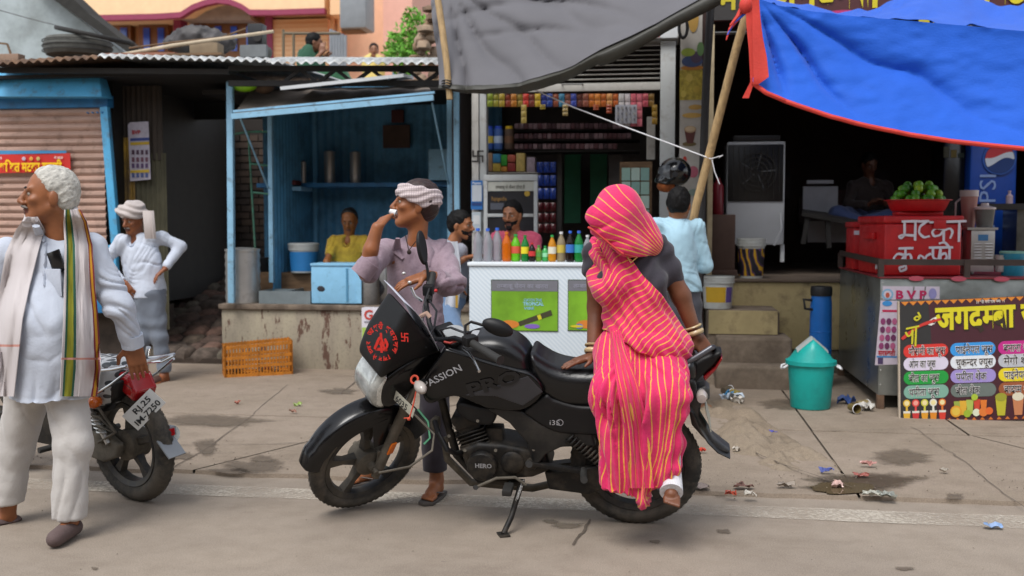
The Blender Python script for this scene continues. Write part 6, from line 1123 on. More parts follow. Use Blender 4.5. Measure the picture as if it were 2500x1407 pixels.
def pillow(fr, poly, y0, y1, k, h=.007, wfun=None, sm=True, extra=None):
    """rounded body from a side outline (local x,z), filling y0..y1"""
    poly = spoly(poly) if sm else np.asarray(poly, float); lo = poly.min(0) - .03; hi = poly.max(0) + .03
    s = Sdf((lo[0], y0 - .03, lo[1]), (hi[0], y1 + .03, hi[1]), h); X, Z = np.meshgrid(s.ax[0], s.ax[2], indexing='ij'); d2 = poly_sdf(poly, X, Z)[:, None, :]
    yc, hw = (y0 + y1) / 2, (y1 - y0) / 2; W = hw if wfun is None else wfun(X, Z)[:, None, :]
    dy = np.abs(s.ax[1][None, :, None] - yc) - W
    hh = np.clip(.5 - .5 * (d2 - dy) / k, 0, 1); s.A = (d2 * (1 - hh) + dy * hh + k * hh * (1 - hh)).astype(np.float32)
    if extra: extra(s)
    v, q = s.mesh(); return fr.pts(v), q
m_gloss = M('bike_gloss_black', '08080a', .2, var=.2, scale=4, spec=.45, dirt='2a2826', dscale=5, damt=.3, dpos=.6); m_matte = M('bike_matte_black', '0e0e10', .5, var=.2, spec=.35, dirt='37322c', dscale=6, damt=.3, dpos=.6); m_mud = M('bike_muddy_grey', '5c564c', .8, var=.25, scale=14, dirt='3a342c', dscale=12, damt=.5); m_eng = M('engine_black', '121111', .55, .3, var=.3, dirt='5a5145', dscale=9, damt=.5, dpos=.52); m_alloy = M('wheel_alloy_black', '26272a', .45, .2, var=.2, dirt='6a6254', dscale=5, damt=.6, dpos=.48); m_chrome = M('chrome', 'c4c4c4', .15, 1., var=.05)
m_tread = M('bike_tyre', '2b2a28', .8, var=.25, scale=9, dirt='6d655a', dscale=5, damt=.65, dpos=.46, bump=.2); m_vinyl = M('black_vinyl', '0a0a0c', .3, var=.15, scale=5, bump=.12, bs=90); m_dgrey = M('dark_grey_decal', '2f2f33', .35, var=.1); m_silver = M('silver_decal', 'a8aab0', .35, .3)
def wheel(par, name, c, u, v, n, Ro, tw, spokes=5, drum=.075, tread=True):
    """c hub, u/v wheel plane, n axle (towards the viewer side)"""
    t = bpy.data.objects.new(name, None); COL.objects.link(t); t.parent = par; t.location = (0, 0, 0)
    g = Geo(); rows = []
    N, m = 72, 18
    for i in range(N):
        a = 2 * math.pi * i / N; d = u * math.cos(a) + v * math.sin(a); row = []
        for j in range(m):
            b = 2 * math.pi * j / m; row.append(c + d * (Ro - tw * .62 + tw * .62 * math.cos(b)) + n * tw * .5 * math.sin(b) * (1.05 if math.cos(b) > -.2 else .8))
        rows.append(row)
    mk('tyre', Geo().grid(rows + [rows[0]], close=True), m_tread, t, smooth=70)
    if tread:
        g = Geo()
        for i in range(56):
            a0 = 2 * math.pi * i / 56
            for sd in (-1, 1):
                P_ = []
                for k in range(5):
                    b = sd * (.12 + k * .27); a = a0 + k * .022 + (.03 if sd > 0 else 0)
                    P_.append([c + (u * math.cos(a + da) + v * math.sin(a + da)) * (Ro - tw * .62 + (tw * .62 + .003) * math.cos(b)) + n * (tw * .5 + .003) * math.sin(b) * 1.05 for da in (0, .045)])
                g.grid(P_ if sd > 0 else P_[::-1])
        o = mk('tread', g, m_tread, t, smooth=30)
    rr_ = Ro - tw * 1.05
    prof = [(rr_ - .018, -tw * .30), (rr_ + .008, -tw * .42), (rr_ + .012, -tw * .36), (rr_ - .004, -tw * .2), (rr_ - .012, 0), (rr_ - .004, tw * .2), (rr_ + .012, tw * .36), (rr_ + .008, tw * .42), (rr_ - .018, tw * .30), (rr_ - .026, 0), (rr_ - .018, -tw * .30)]
    mk('rim', Geo().lathe(prof, c, 64, ax=(u, v, n), cap=False), m_alloy, t, smooth=50)
    for k in range(spokes):
        a = 2 * math.pi * k / spokes + .35; d = u * math.cos(a) + v * math.sin(a); e = -u * math.sin(a) + v * math.cos(a); q = []
        for rad, wd_, th in ((.05, .028, .022), (rr_ * .6, .017, .016), (rr_ - .01, .030, .02)): q.append([c + d * rad - e * wd_ - n * th, c + d * rad + e * wd_ - n * th, c + d * rad + e * wd_ * .75 + n * th, c + d * rad - e * wd_ * .75 + n * th])
        mk('spoke', Geo().grid(q, close=True), m_alloy, t, smooth=30)
    mk('hub', Geo().lathe([(.03, -.07), (drum, -.06), (drum, .045), (drum * .8, .055), (.025, .06), (.018, .09), (.001, .09)], c, 32, ax=(u, v, n)), m_mud, t, smooth=40); return t
Gr_ = G(1551, 1274); Gf_ = G(838, 1243); BK = Frame(Gr_, Gf_ - Gr_, R(13)); WB = 1.31
bk = thing('motorcycle', 'black motorcycle on its side stand with the woman seated on it', 'motorcycle', Gr_)
xb, yb_, zb_ = BK.B[:, 0], BK.B[:, 1], BK.B[:, 2]
wheel(bk, 'rear_wheel', BK.w(0, 0, .305), xb, zb_, yb_, .305, .085, drum=.085)
s_ax = V3(-math.sin(R(26)), 0, math.cos(R(26))); RS = rotm(s_ax, R(46)); hubc = V3(WB, 0, .285)
class FF(Frame):
    def __init__(s): s.o = BK.w(*hubc); s.B = BK.B @ RS
FR = FF(); xf, yf, zf_ = FR.B[:, 0], FR.B[:, 1], FR.B[:, 2]; sfw = FR.B @ s_ax
wheel(bk, 'front_wheel', FR.o, xf, zf_, yf, .298, .075, drum=.07)
# ---- front end (turned with the handlebar)
for sy in (1, -1):
    b0 = s_ax * -.0 + V3(-.03, .085 * sy, 0); fk = mk('fork_leg', Geo().tube([FR.w(*(b0 + s_ax * a)) for a in (-.06, 0, .05, .33, .335, .36)], [.02, .027, .026, .026, .029, .029], 16), m_mud, bk); mk('stanchion', Geo().tube([FR.w(*(b0 + s_ax * a)) for a in (.36, .68)], .0165, 14), M('grey_steel_tube', '77736c', .4, .6, var=.2), fk)
rf_ = FR.w(-.03, .115, 0) + sfw * .13
mk('side_reflector', Geo().box(rf_, (.03, .012, .062), R3=np.c_[xf, yf, sfw]), M('amber_reflector', 'c8641c', .2, var=.1), bk, bevel=.004)
mk('axle', Geo().cyl(FR.w(0, -.12, 0), FR.w(0, .12, 0), .012, n=12), m_mud, bk); mk('brake_arm', Geo().bar(FR.w(-.02, .07, -.09), FR.w(-.04, .075, .09), .02, .012), m_mud, bk)
# mudguard: crowned sheet round the wheel
rows = []
for a in np.linspace(R(20), R(168), 34):
    row = []; wdt = .058 + .012 * math.sin((a - R(20)) / R(148) * math.pi); rad = .318 + .010 * math.sin((a - R(20)) / R(148) * math.pi) + (.01 if a < R(35) else 0)
    for b in np.linspace(-1, 1, 13): rr_ = rad + .02 * (1 - b * b) - (.07 if a > R(55) else .045) * max(0, abs(b) - .62) / .38; row.append(FR.w(rr_ * math.cos(a), wdt * math.sin(b * 1.45) / .99, rr_ * math.sin(a)))
    rows.append(row)
mk('front_mudguard', Geo().sheet(rows, .004), m_gloss, bk, smooth=70)
for sy in (1, -1): mk('mudguard_stay', Geo().sheet([[FR.w(-.06 + dx, sy * .068, z) for dx in (-.035, .045)] for z in (.12, .2, .27)], .006), m_gloss, bk)
# head lamp cowl in the turned frame (outlines traced on the turned plane)
Lf = lambda px, py, w=.0: FR.L(px, py, w)
def fcone(z, zlo, zhi, wl, wh): return wl + (wh - wl) * np.clip((z - zlo) / (zhi - zlo), 0, 1)
cowl = [(-.33, .63), (-.20, .61), (-.085, .565), (-.025, .50), (-.02, .42), (-.07, .375), (-.15, .385), (-.25, .45), (-.37, .56)]
v, q = pillow(FR, cowl, -.125, .125, .05, .007, wfun=lambda X, Z: .125 - .35 * np.maximum(0, X + .08) - .10 * np.maximum(0, Z - .52)); mk('headlamp_cowl', (v, q), m_gloss, bk, smooth=80)
lamp = [(-.085, .595), (-.02, .53), (.003, .46), (-.015, .395), (-.06, .365), (-.10, .385), (-.11, .48)]
v, q = pillow(FR, lamp, -.105, .105, .05, .006, wfun=lambda X, Z: .105 - .9 * np.maximum(0, X - .0)); mk('headlamp', (v, q), M('lamp_glass', 'a4a7a5', .08, .35, var=.5, scale=14, coat=.6), bk, smooth=80)
v, q = pillow(FR, [(-.355, .60), (-.20, .60), (-.10, .58), (-.055, .565), (-.045, .60), (-.075, .68), (-.13, .78), (-.185, .865), (-.205, .872), (-.25, .79), (-.31, .68)], -.15, .15, .03, .006, wfun=lambda X, Z: .118 - .16 * np.maximum(0, Z - .72) - .1 * np.maximum(0, .60 - Z)); mk('visor', (v, q), m_matte, bk, smooth=80)
v, q = pillow(FR, [(-.10, .56), (-.045, .52), (-.02, .46), (-.035, .40), (-.07, .385), (-.10, .41)], -.075, .09, .03, .006, wfun=lambda X, Z: .084 - .5 * np.maximum(0, X + .05)); v = v + xf * .012 + yf * .018; mk('reflector_bowl', (v, q), M('lamp_bright', 'd4d8d8', .12, .8, var=.3, scale=30), bk, smooth=80)
# red devotional sticker on the visor, lettering following its front
vis_o = FR.w(-.115, .045, .715); vn = unit(FR.B @ unit(V3(.83, .42, .42))); vux = unit(np.cross(V3(0, 0, 1), vn)); vuy = np.cross(vn, vux); rd_ = ink('c22418')
def ring_text(s, r, a0, a1, h):
    L_ = len(s)
    for i, ch in enumerate(s):
        a = R(a0 + (a1 - a0) * (i + .5) / L_); d = vux * math.cos(a) + vuy * math.sin(a); e = vux * math.sin(a) - vuy * math.cos(a)
        if ch != ' ': text(bk, ch, vis_o + vn * .038 + d * r - e * h * .35, e, d, h, rd_, name='sticker_letter', off=.03)

ring_text('जय श्री श्याम बाबा', .062, 150, -40, .034); ring_text('रामदेव बाबा', .062, 175, 300, .03)
for pts in ([(-.035, -.03), (.0, .035), (.02, -.03)], [(-.035, -.03), (.03, -.03)], [(-.02, -.005), (.02, .0)], [(0, .045), (0, -.045)], [(.02, .02), (.035, -.01), (.015, -.035)]): stroke(bk, pts, .006, rd_, vis_o + vn * .040, vux, vuy, vn, 'sticker_stroke')
text(bk, '卐', vis_o + vn * .02 + vux * .088 + vuy * .01, vux, vuy, .045, rd_, name='sticker_mark', off=.03)
text(bk, 'H', vis_o + vn * .02 - vux * .04 - vuy * .115, unit(vux + vuy * .2), vuy, .035, ink('b8b8bc'), name='maker_mark', off=.05)
tag(mk('paper_sheet', Geo().sheet([[FR.w(-.185 - .015 * a + .0, -.10 + .2 * b, .90 - .0 * a) * (1 - a) + FR.w(-.345, -.12 + .24 * b, .615) * a + FR.w(0, 0, .0) * 0 + (zf_ * .035 - xf * .0) * math.sin(a * 3.14) + zf_ * .04 * (1 - a) for b in np.linspace(0, 1, 6)] for a in np.linspace(0, 1, 12)], .0015), M('folded_paper', 'ccd0dc', .6, var=.03), smooth=60), 'white folded paper tucked behind the motorcycle visor', 'paper')
def indicator(p, d, up, lens=M('clear_indicator', 'a8a09a', .12, var=.2)):
    t = mk('indicator', Geo().lathe([(.001, -.012), (.014, -.01), (.02, 0), (.027, .035), (.024, .06), (.010, .085), (.001, .088)], p, 18, ax=(unit(np.cross(up, d)), np.cross(d, unit(np.cross(up, d))), d)), lens, bk, smooth=60); return t
hb = lambda x, y, d: D(x, y, d - .33)
d_ = unit(hb(1047, 972, 4.80) - hb(1020, 938, 4.93)); indicator(hb(1020, 938, 4.93), d_, zb_); mk('indicator_stem', Geo().cyl(hb(1035, 930, 5.0), hb(1020, 938, 4.93), .011, n=10), m_matte, bk); indicator(hb(918, 812, 5.12), unit(-d_ + V3(0, 0, .15)), zb_)
pts = [hb(1012, 927, 4.925) + V3(.016 * math.cos(a), .01 * math.sin(a), .016 * math.sin(a)) for a in np.linspace(0, 6.3, 16)]
tag(mk('red_thread', Geo().tube(pts, .005, 6).tube([hb(1018, 945, 4.9), hb(1010, 985, 4.9), hb(1000, 1020, 4.88), hb(986, 1022, 4.88)], .0035, 6).sphere(hb(998, 1023, 4.87), .008), M('red_cord', 'b8442c', .8)), 'red and orange thread charm tied to the front indicator', 'charm')
npl = Geo().box(hb(985, 985, 5.0), (.16, .004, .05), R3=np.c_[unit(hb(1005, 1004, 4.95) - hb(968, 968, 5.02)), -yf, unit(np.cross(unit(hb(1005, 1004, 4.95) - hb(968, 968, 5.02)), -yf))]); np_u = unit(hb(1005, 1004, 4.95) - hb(968, 968, 5.02)); pln = mk('front_number_plate', npl, M('plate_white', 'a8a698', .6, var=.1), bk); text(bk, '6035', hb(966, 977, 4.985), np_u, unit(np.cross(yf, np_u)), .045, ink('1c1c1c'), off=.03, lift=.004)
# handlebar, grips, levers, switches, mirrors
hb = lambda x, y, d: D(x, y, d - .33)
mk('handlebar', Geo().tube([hb(1150, 838, 4.80), hb(1110, 826, 4.90), hb(1085, 830, 5.0), hb(1062, 828, 5.05), hb(1048, 790, 5.12), hb(1040, 740, 5.2), hb(1046, 690, 5.26)], .012, 12), m_matte, bk)
mk('grip', Geo().tube([hb(1146, 834, 4.81), hb(1215, 876, 4.66), hb(1222, 880, 4.645)], [.018, .018, .021], 14), m_rub, bk); mk('grip', Geo().tube([hb(1046, 735, 5.2), hb(1056, 668, 5.3)], .018, 12), m_rub, bk)
mk('switch_box', Geo().box(hb(1148, 832, 4.81), (.06, .05, .045), R3=BK.B @ rotm((0, 0, 1), .7)), m_matte, bk, bevel=.008); mk('switch_box', Geo().box(hb(1046, 708, 5.22), (.05, .05, .05), R3=BK.B), m_matte, bk, bevel=.008); mk('red_button', Geo().sphere(hb(1064, 710, 5.17), .009, 8, 6), ink('b02020'), bk)
mk('clutch_lever', Geo().tube([hb(1130, 852, 4.84), hb(1145, 862, 4.80), hb(1160, 885, 4.74), hb(1170, 907, 4.68)], [.007, .007, .006, .007], 8), m_chrome, bk); mk('brake_lever', Geo().tube([hb(1030, 735, 5.15), hb(1012, 722, 5.12), hb(1003, 702, 5.1)], .007, 8), m_chrome, bk)
mk('speedometer', Geo().lathe([(.05, -.03), (.058, 0), (.05, .012), (.001, .014)], hb(1110, 815, 5.03), 24, ax=(xf, yf, zf_)), M('dial_glass', '9a9c9c', .15, .2), bk); mk('console', Geo().box(hb(1100, 822, 5.06), (.09, .16, .05), R3=FR.B), m_matte, bk, bevel=.012)
for (st_, md, bx_, nrm) in (([hb(1135, 828, 4.84), hb(1136, 795, 4.86), hb(1150, 786, 4.86), hb(1185, 796, 4.84)], hb(1215, 800, 4.82), None, unit(V3(.55, .75, .1))), ([hb(1046, 700, 5.26), hb(1044, 660, 5.27), hb(1040, 640, 5.27)], hb(1031, 605, 5.27), None, unit(V3(.93, .3, .1)))):
    mk('mirror_stem', Geo().tube(st_, .007, 8), m_matte, bk); ux_ = unit(np.cross(V3(0, 0, 1), nrm)); uz_ = np.cross(nrm, ux_); near = md[1] < 5.0 and st_[0][0] > -.3
    near = st_[0] is not None and np.linalg.norm(st_[0] - hb(1135, 828, 4.84)) < .01
    if near: Rm_ = np.c_[unit(V3(.93, .1, -.36)), unit(V3(-.1, .98, 0)), unit(V3(.36, 0, .93))]; rad = (.072, .028, .036)
    else: Rm_ = np.c_[unit(V3(.2, .97, 0)), unit(V3(.97, -.2, .15)), unit(V3(-.15, 0, .98))]; rad = (.045, .022, .085)
    sm_ = Sdf(md - .12, md + .12, .005); sm_.ell(md, rad, Rm_, k=0); sm_.plane(md + Rm_[:, 1] * .008, Rm_[:, 1], k=.006); v, q = sm_.mesh(); mh_ = mk('mirror', (v, q), m_matte, bk, smooth=70)
for i, (pp, c) in enumerate((([hb(1085, 822, 5.0), hb(1075, 805, 4.98), hb(1100, 800, 4.92), hb(1140, 815, 4.86)], m_black), ([hb(1046, 730, 5.2), hb(1066, 760, 5.1), hb(1060, 800, 5.05), hb(1030, 850, 5.0)], m_black), ([hb(1050, 700, 5.2), hb(1035, 745, 5.14), hb(1030, 800, 5.08), hb(1040, 850, 5.0)], m_black), ([hb(1120, 830, 4.9), hb(1100, 838, 4.92), hb(1085, 835, 4.95)], ink('a03a34')), ([hb(1010, 1010, 4.96), hb(1060, 1060, 4.93), hb(1055, 1100, 4.9), hb(1000, 1140, 4.86), hb(925, 1155, 4.84)], m_mud), ([hb(1020, 1000, 4.97), hb(1045, 1030, 4.95), hb(1050, 1070, 4.93), hb(1035, 1085, 4.92)], M('green_wire', '3a7a58', .5)))): mk('cable', Geo().tube(pp, .0055, 6), c, bk, smooth=60)
mk('wire_tie', Geo().tube([hb(1028, 772, 5.06), hb(1042, 765, 5.03), hb(1050, 775, 5.03)], .011, 8), M('tan_tape', 'a88a78', .8), bk)
# ---- tank, shrouds, side covers, seat, tail
LP = lambda pts, w: [BK.L(x, y, w) for x, y in pts]
v, q = pillow(BK, LP([(1098, 858), (1125, 833), (1170, 818), (1218, 817), (1262, 834), (1294, 868), (1302, 925), (1250, 935), (1180, 920), (1120, 905)], .05), -.135, .135, .09, .008); mk('fuel_tank', (v, q), M('tank_satin_black', '0f0f11', .3, var=.15), bk, smooth=80)
mk('tank_cap', Geo().lathe([(.048, 0), (.045, .008), (.001, .010)], BK.w(*[BK.L(1175, 823, .02)[0], .02, BK.L(1175, 823, .02)[1] + .006]), 24, ax=(unit(xb + .25 * zb_), yb_, unit(zb_ - .25 * xb))), M('cap_silver', 'b0b2b4', .3, .3), bk)
for sy in (1, -1):
    yy = (.095, .150) if sy > 0 else (-.150, -.095); off = 0
    v, q = pillow(BK, LP([(1078, 862), (1100, 852), (1180, 878), (1260, 900), (1302, 915), (1328, 958), (1276, 1002), (1198, 999), (1172, 991), (1110, 968), (1046, 985), (1032, 935)], .14), yy[0], yy[1], .02, .006); mk('tank_shroud', (v, q), m_gloss, bk, smooth=70)
    v, q = pillow(BK, LP([(1283, 1000), (1331, 963), (1356, 974), (1420, 990), (1500, 985), (1600, 960), (1690, 925), (1690, 985), (1600, 1030), (1500, 1060), (1447, 1062), (1356, 1054), (1293, 1017)], .12), .08 * sy if sy > 0 else -.135, .135 if sy > 0 else -.08, .02, .006); mk('side_cover', (v, q), m_matte, bk, smooth=70)
v, q = pillow(BK, LP([(1188, 1000), (1227, 993), (1276, 1006), (1325, 1040), (1447, 1060), (1455, 1092), (1370, 1094), (1332, 1112), (1304, 1152), (1287, 1085), (1242, 1034)], .13), .06, .128, .012, .006, sm=False); mk('frame_cover', (v, q), M('side_plastic', '0e0f11', .42, var=.15, dirt='4a463e', dscale=5, damt=.4), bk, smooth=60)
v, q = pillow(BK, LP([(1118, 985), (1170, 995), (1210, 1000), (1200, 1040), (1150, 1035), (1115, 1010)], .12), -.10, .115, .02, .007); mk('under_shroud', (v, q), m_matte, bk, smooth=70)
sp_ = LP([(1294, 866), (1303, 857), (1325, 872), (1358, 889), (1400, 898), (1460, 899), (1560, 893), (1640, 884), (1692, 872), (1694, 925), (1600, 962), (1500, 985), (1447, 988), (1389, 987), (1352, 974), (1322, 950), (1298, 915)], .06)
v, q = pillow(BK, sp_, -.135, .135, .075, .008, wfun=lambda X, Z: .10 + .035 * np.clip((.75 - X) / .25, 0, 1)); mk('seat', (v, q), m_vinyl, bk, smooth=80)
v, q = pillow(BK, LP([(1640, 925), (1690, 890), (1718, 874), (1757, 862), (1762, 872), (1742, 900), (1712, 926), (1690, 948), (1640, 985)], .06), -.09, .09, .03, .006, wfun=lambda X, Z: .05 + .16 * np.clip(X + .33, 0, .25)); mk('tail_cowl', (v, q), m_matte, bk, smooth=80)
v, q = pillow(BK, LP([(1716, 924), (1744, 902), (1763, 874), (1765, 880), (1748, 908), (1722, 934)], .06), -.05, .05, .008, .004, sm=False); mk('tail_lamp', (v, q), M('tail_red', '8a1a1c', .15, var=.2, coat=.5), bk, smooth=60)
mk('grab_rail', Geo().tube([BK.PW(1640, 905, .10), BK.PW(1700, 872, .10), BK.PW(1735, 850, .08), BK.PW(1742, 848, 0), BK.PW(1735, 850, -.08), BK.PW(1700, 872, -.10)], .012, 10), M('grey_rail_paint', '5a5c62', .3, .4), bk)
# rear mudguard, mud flap, number plate
mgp = [(1668, 950), (1700, 955), (1722, 985), (1712, 1010), (1735, 1055), (1768, 1090), (1784, 1098)]
rows = [[BK.PW(x, y, 0) + yb_ * wdt * b + (zb_ * -.018 * b * b) for b in np.linspace(-1, 1, 9)] for (x, y), wdt in zip([(1650, 960), (1690, 985), (1705, 1020), (1728, 1058), (1752, 1084), (1781, 1100)], (.07, .075, .075, .07, .06, .05))]; mk('rear_mudguard', Geo().sheet(rows, .006), M('mudguard_plastic', '2c2e32', .45, var=.2, dirt='7a7468', dscale=6, damt=.5), bk, smooth=70)
v, q = pillow(BK, LP([(1672, 952), (1722, 938), (1733, 946), (1733, 972), (1712, 985), (1708, 1010), (1740, 1062), (1784, 1096), (1778, 1105), (1748, 1100), (1712, 1062), (1688, 1035)], .02), -.045, .045, .02, .006, sm=False); mk('plate_holder', (v, q), M('mudguard_plastic', ''), bk, smooth=60)
nb = BK.PW(1728, 1010, 0) + yb_ * .0; e1 = unit(BK.PW(1738, 1045, 0) - BK.PW(1720, 973, 0)); mk('rear_number_plate', Geo().box(nb, (.19, .004, .10), R3=np.c_[yb_, unit(np.cross(e1, yb_)), e1]), M('plate_white', 'a8a698', .6, var=.1), bk)
mk('rear_indicator', Geo().lathe([(.001, -.02), (.02, 0), (.028, .05), (.02, .08), (.001, .082)], BK.PW(1712, 958, .06), 16, ax=(xb, zb_, yb_)), M('clear_indicator', ''), bk, smooth=60)
# ---- engine and running gear
ex_ = lambda px, py, w: BK.PW(px, py, w)
v, q = pillow(BK, LP([(1120, 1100), (1165, 1082), (1225, 1085), (1290, 1098), (1335, 1110), (1345, 1150), (1300, 1168), (1225, 1172), (1180, 1172), (1140, 1148)], .10), -.10, .105, .03, .007, sm=False); mk('crankcase', (v, q), m_eng, bk, smooth=60)
for (x, y, r1, w0, w1) in ((1179, 1134, .073, .10, .135), (1252, 1127, .055, .10, .12), (1300, 1128, .028, .10, .125)): mk('engine_cover', Geo().lathe([(r1, 0), (r1, (w1 - w0) * .7), (r1 * .9, w1 - w0), (r1 * .5, w1 - w0 + .004), (.001, w1 - w0 + .004)], ex_(x, y, w0), 32, ax=(xb, zb_, yb_)), m_eng, bk, smooth=40)
text(bk, 'HERO', ex_(1160, 1141, .142), -xb, zb_, .030, ink('8a8a8c'), off=.03, lift=.004)
cyl_a = ex_(1178, 1092, .0); cyl_b = ex_(1140, 1010, .0); cd_ = unit(cyl_b - cyl_a); cu_ = unit(np.cross(yb_, cd_))
for k in range(7): mk('cooling_fin', Geo().box(cyl_a + cd_ * (.01 + .018 * k), (.15, .17, .007), R3=np.c_[cu_, yb_, cd_]), m_eng, bk, bevel=.002, seg=1)
mk('cylinder', Geo().box(cyl_a + cd_ * .07, (.11, .13, .15), R3=np.c_[cu_, yb_, cd_]), m_eng, bk, bevel=.01); mk('cylinder_head', Geo().box(cyl_a + cd_ * .175, (.13, .15, .07), R3=np.c_[cu_, yb_, cd_]), m_eng, bk, bevel=.016)
for (x, y) in ((1096, 1065), (1108, 1045), (1166, 1028), (1210, 1100), (1135, 1100), (1303, 1098), (1195, 1160)): mk('bolt', Geo().cyl(ex_(x, y, .10), ex_(x, y, .128), .008, n=8), m_mud, bk)
mk('down_tube', Geo().tube([ex_(1075, 960, 0), ex_(1095, 1040, 0), ex_(1115, 1110, 0), ex_(1170, 1170, 0), ex_(1280, 1180, 0)], .02, 10), m_eng, bk); mk('exhaust_pipe', Geo().tube([ex_(1120, 1060, -.02), ex_(1085, 1075, -.03), ex_(1092, 1120, -.05), ex_(1150, 1178, -.09), ex_(1300, 1192, -.13), ex_(1400, 1170, -.16)], .019, 10), m_mud, bk); mk('silencer', Geo().tube([ex_(1400, 1170, -.16), ex_(1430, 1165, -.17), ex_(1640, 1125, -.18), ex_(1660, 1120, -.18)], [.025, .045, .05, .03], 16), m_eng, bk)
mk('leg_guard', Geo().tube([ex_(1062, 1030, .10), ex_(1070, 1060, .20), ex_(1092, 1098, .22), ex_(1112, 1108, .16), ex_(1130, 1105, .08)], .013, 10), m_matte, bk)
mk('horn', Geo().lathe([(.001, 0), (.035, 0), (.04, .02), (.02, .04)], ex_(1072, 1035, .04), 18, ax=(zb_, yb_, xb)), m_mud, bk); mk('carburettor', Geo().box(ex_(1210, 1060, .03), (.08, .07, .09), R3=BK.B), m_eng, bk, bevel=.012)
mk('footpeg_bracket', Geo().bar(ex_(1288, 1130, .12), ex_(1420, 1150, .13), .02, .03, up=tuple(yb_)), m_eng, bk, bevel=.004); mk('rider_footpeg', Geo().tube([ex_(1290, 1132, .11), ex_(1292, 1134, .21)], .016, 10), m_rub, bk); mk('pillion_footpeg', Geo().tube([ex_(1424, 1148, .12), ex_(1426, 1170, .20), ex_(1426, 1172, .23)], .017, 10), m_rub, bk)
mk('gear_lever', Geo().tube([ex_(1163, 1190, .16), ex_(1178, 1183, .17), ex_(1212, 1168, .15), ex_(1258, 1166, .13), ex_(1285, 1185, .14)], .007, 8), m_mud, bk); mk('lever_pad', Geo().tube([ex_(1160, 1190, .13), ex_(1162, 1191, .21)], .011, 10), m_rub, bk); mk('footrest_rubber', Geo().box(ex_(1240, 1195, .19), (.045, .09, .028), R3=BK.B), m_rub, bk, bevel=.006); mk('footrest_bar', Geo().cyl(ex_(1245, 1180, .0), ex_(1241, 1194, .18), .012, n=10), m_eng, bk)
gs = G(1229, 1308); mk('side_stand', Geo().tube([ex_(1270, 1190, .10), (ex_(1270, 1190, .10) + gs * 2) / 3 + V3(.01, 0, .01), gs + V3(0, 0, .008)], [.014, .013, .013], 10), m_eng, bk); mk('stand_foot', Geo().box(gs + V3(0, 0, .006), (.05, .07, .008), .4), m_eng, bk, bevel=.003)
mk('stand_spring', Geo().tube([ex_(1278, 1175, .11) + (gs - ex_(1278, 1175, .11)) * .35 * t + .006 * V3(math.cos(t * 80), 0, math.sin(t * 80)) for t in np.linspace(0, 1, 60)], .0018, 5), m_steel, bk)
v, q = pillow(BK, LP([(1330, 1150), (1420, 1140), (1545, 1120), (1600, 1128), (1600, 1150), (1545, 1165), (1440, 1205), (1340, 1192)], .08), .06, .10, .015, .006, sm=False); mk('chain_case', (v, q), m_eng, bk, smooth=60); mk('swing_arm', Geo().bar(ex_(1320, 1140, -.08), BK.w(0, -.085, .305), .03, .045, up=tuple(yb_)), m_eng, bk)
for sy in (1, -1):
    a, b = ex_(1395, 1040, 0) + yb_ * .12 * sy, ex_(1500, 1125, 0) + yb_ * .11 * sy; mk('shock_absorber', Geo().tube([a, b], .016, 10).tube([a + (b - a) * (t * .75) + .026 * (math.cos(t * 60) * unit(np.cross(b - a, yb_)) + math.sin(t * 60) * yb_) for t in np.linspace(0, 1, 110)], .0055, 5), m_eng, bk)
# lettering on the bodywork
uP = unit(BK.PW(1133, 903, .152) - BK.PW(1040, 948, .152)); text(bk, 'PASSION', BK.PW(1038, 948, .1505), uP, unit(np.cross(yb_, uP)), .046, m_silver, off=.012, width=.205, lift=.003)
v, q = pillow(BK, LP([(1131, 966), (1289, 918), (1326, 957), (1277, 991), (1210, 968)], .15), .146, .153, .004, .004, sm=False); mk('decal_field', (v, q), m_dgrey, bk, smooth=40)
uQ = unit(BK.PW(1285, 922, .152) - BK.PW(1140, 966, .152)); text(bk, 'PRO', BK.PW(1146, 969, .1535), uQ, unit(np.cross(yb_, uQ)), .085, ink('131316', .3), off=.035, width=.26, lift=.003)
text(bk, 'i3S', BK.PW(1341, 1037, .136), unit(-xb), zb_, .035, m_silver, off=.0, width=.05, lift=.003); mk('logo_ring', Geo().lathe([(.013, 0), (.016, 0)], BK.PW(1367, 1032, .138), 20, ax=(xb, zb_, yb_), cap=False), m_silver, bk)
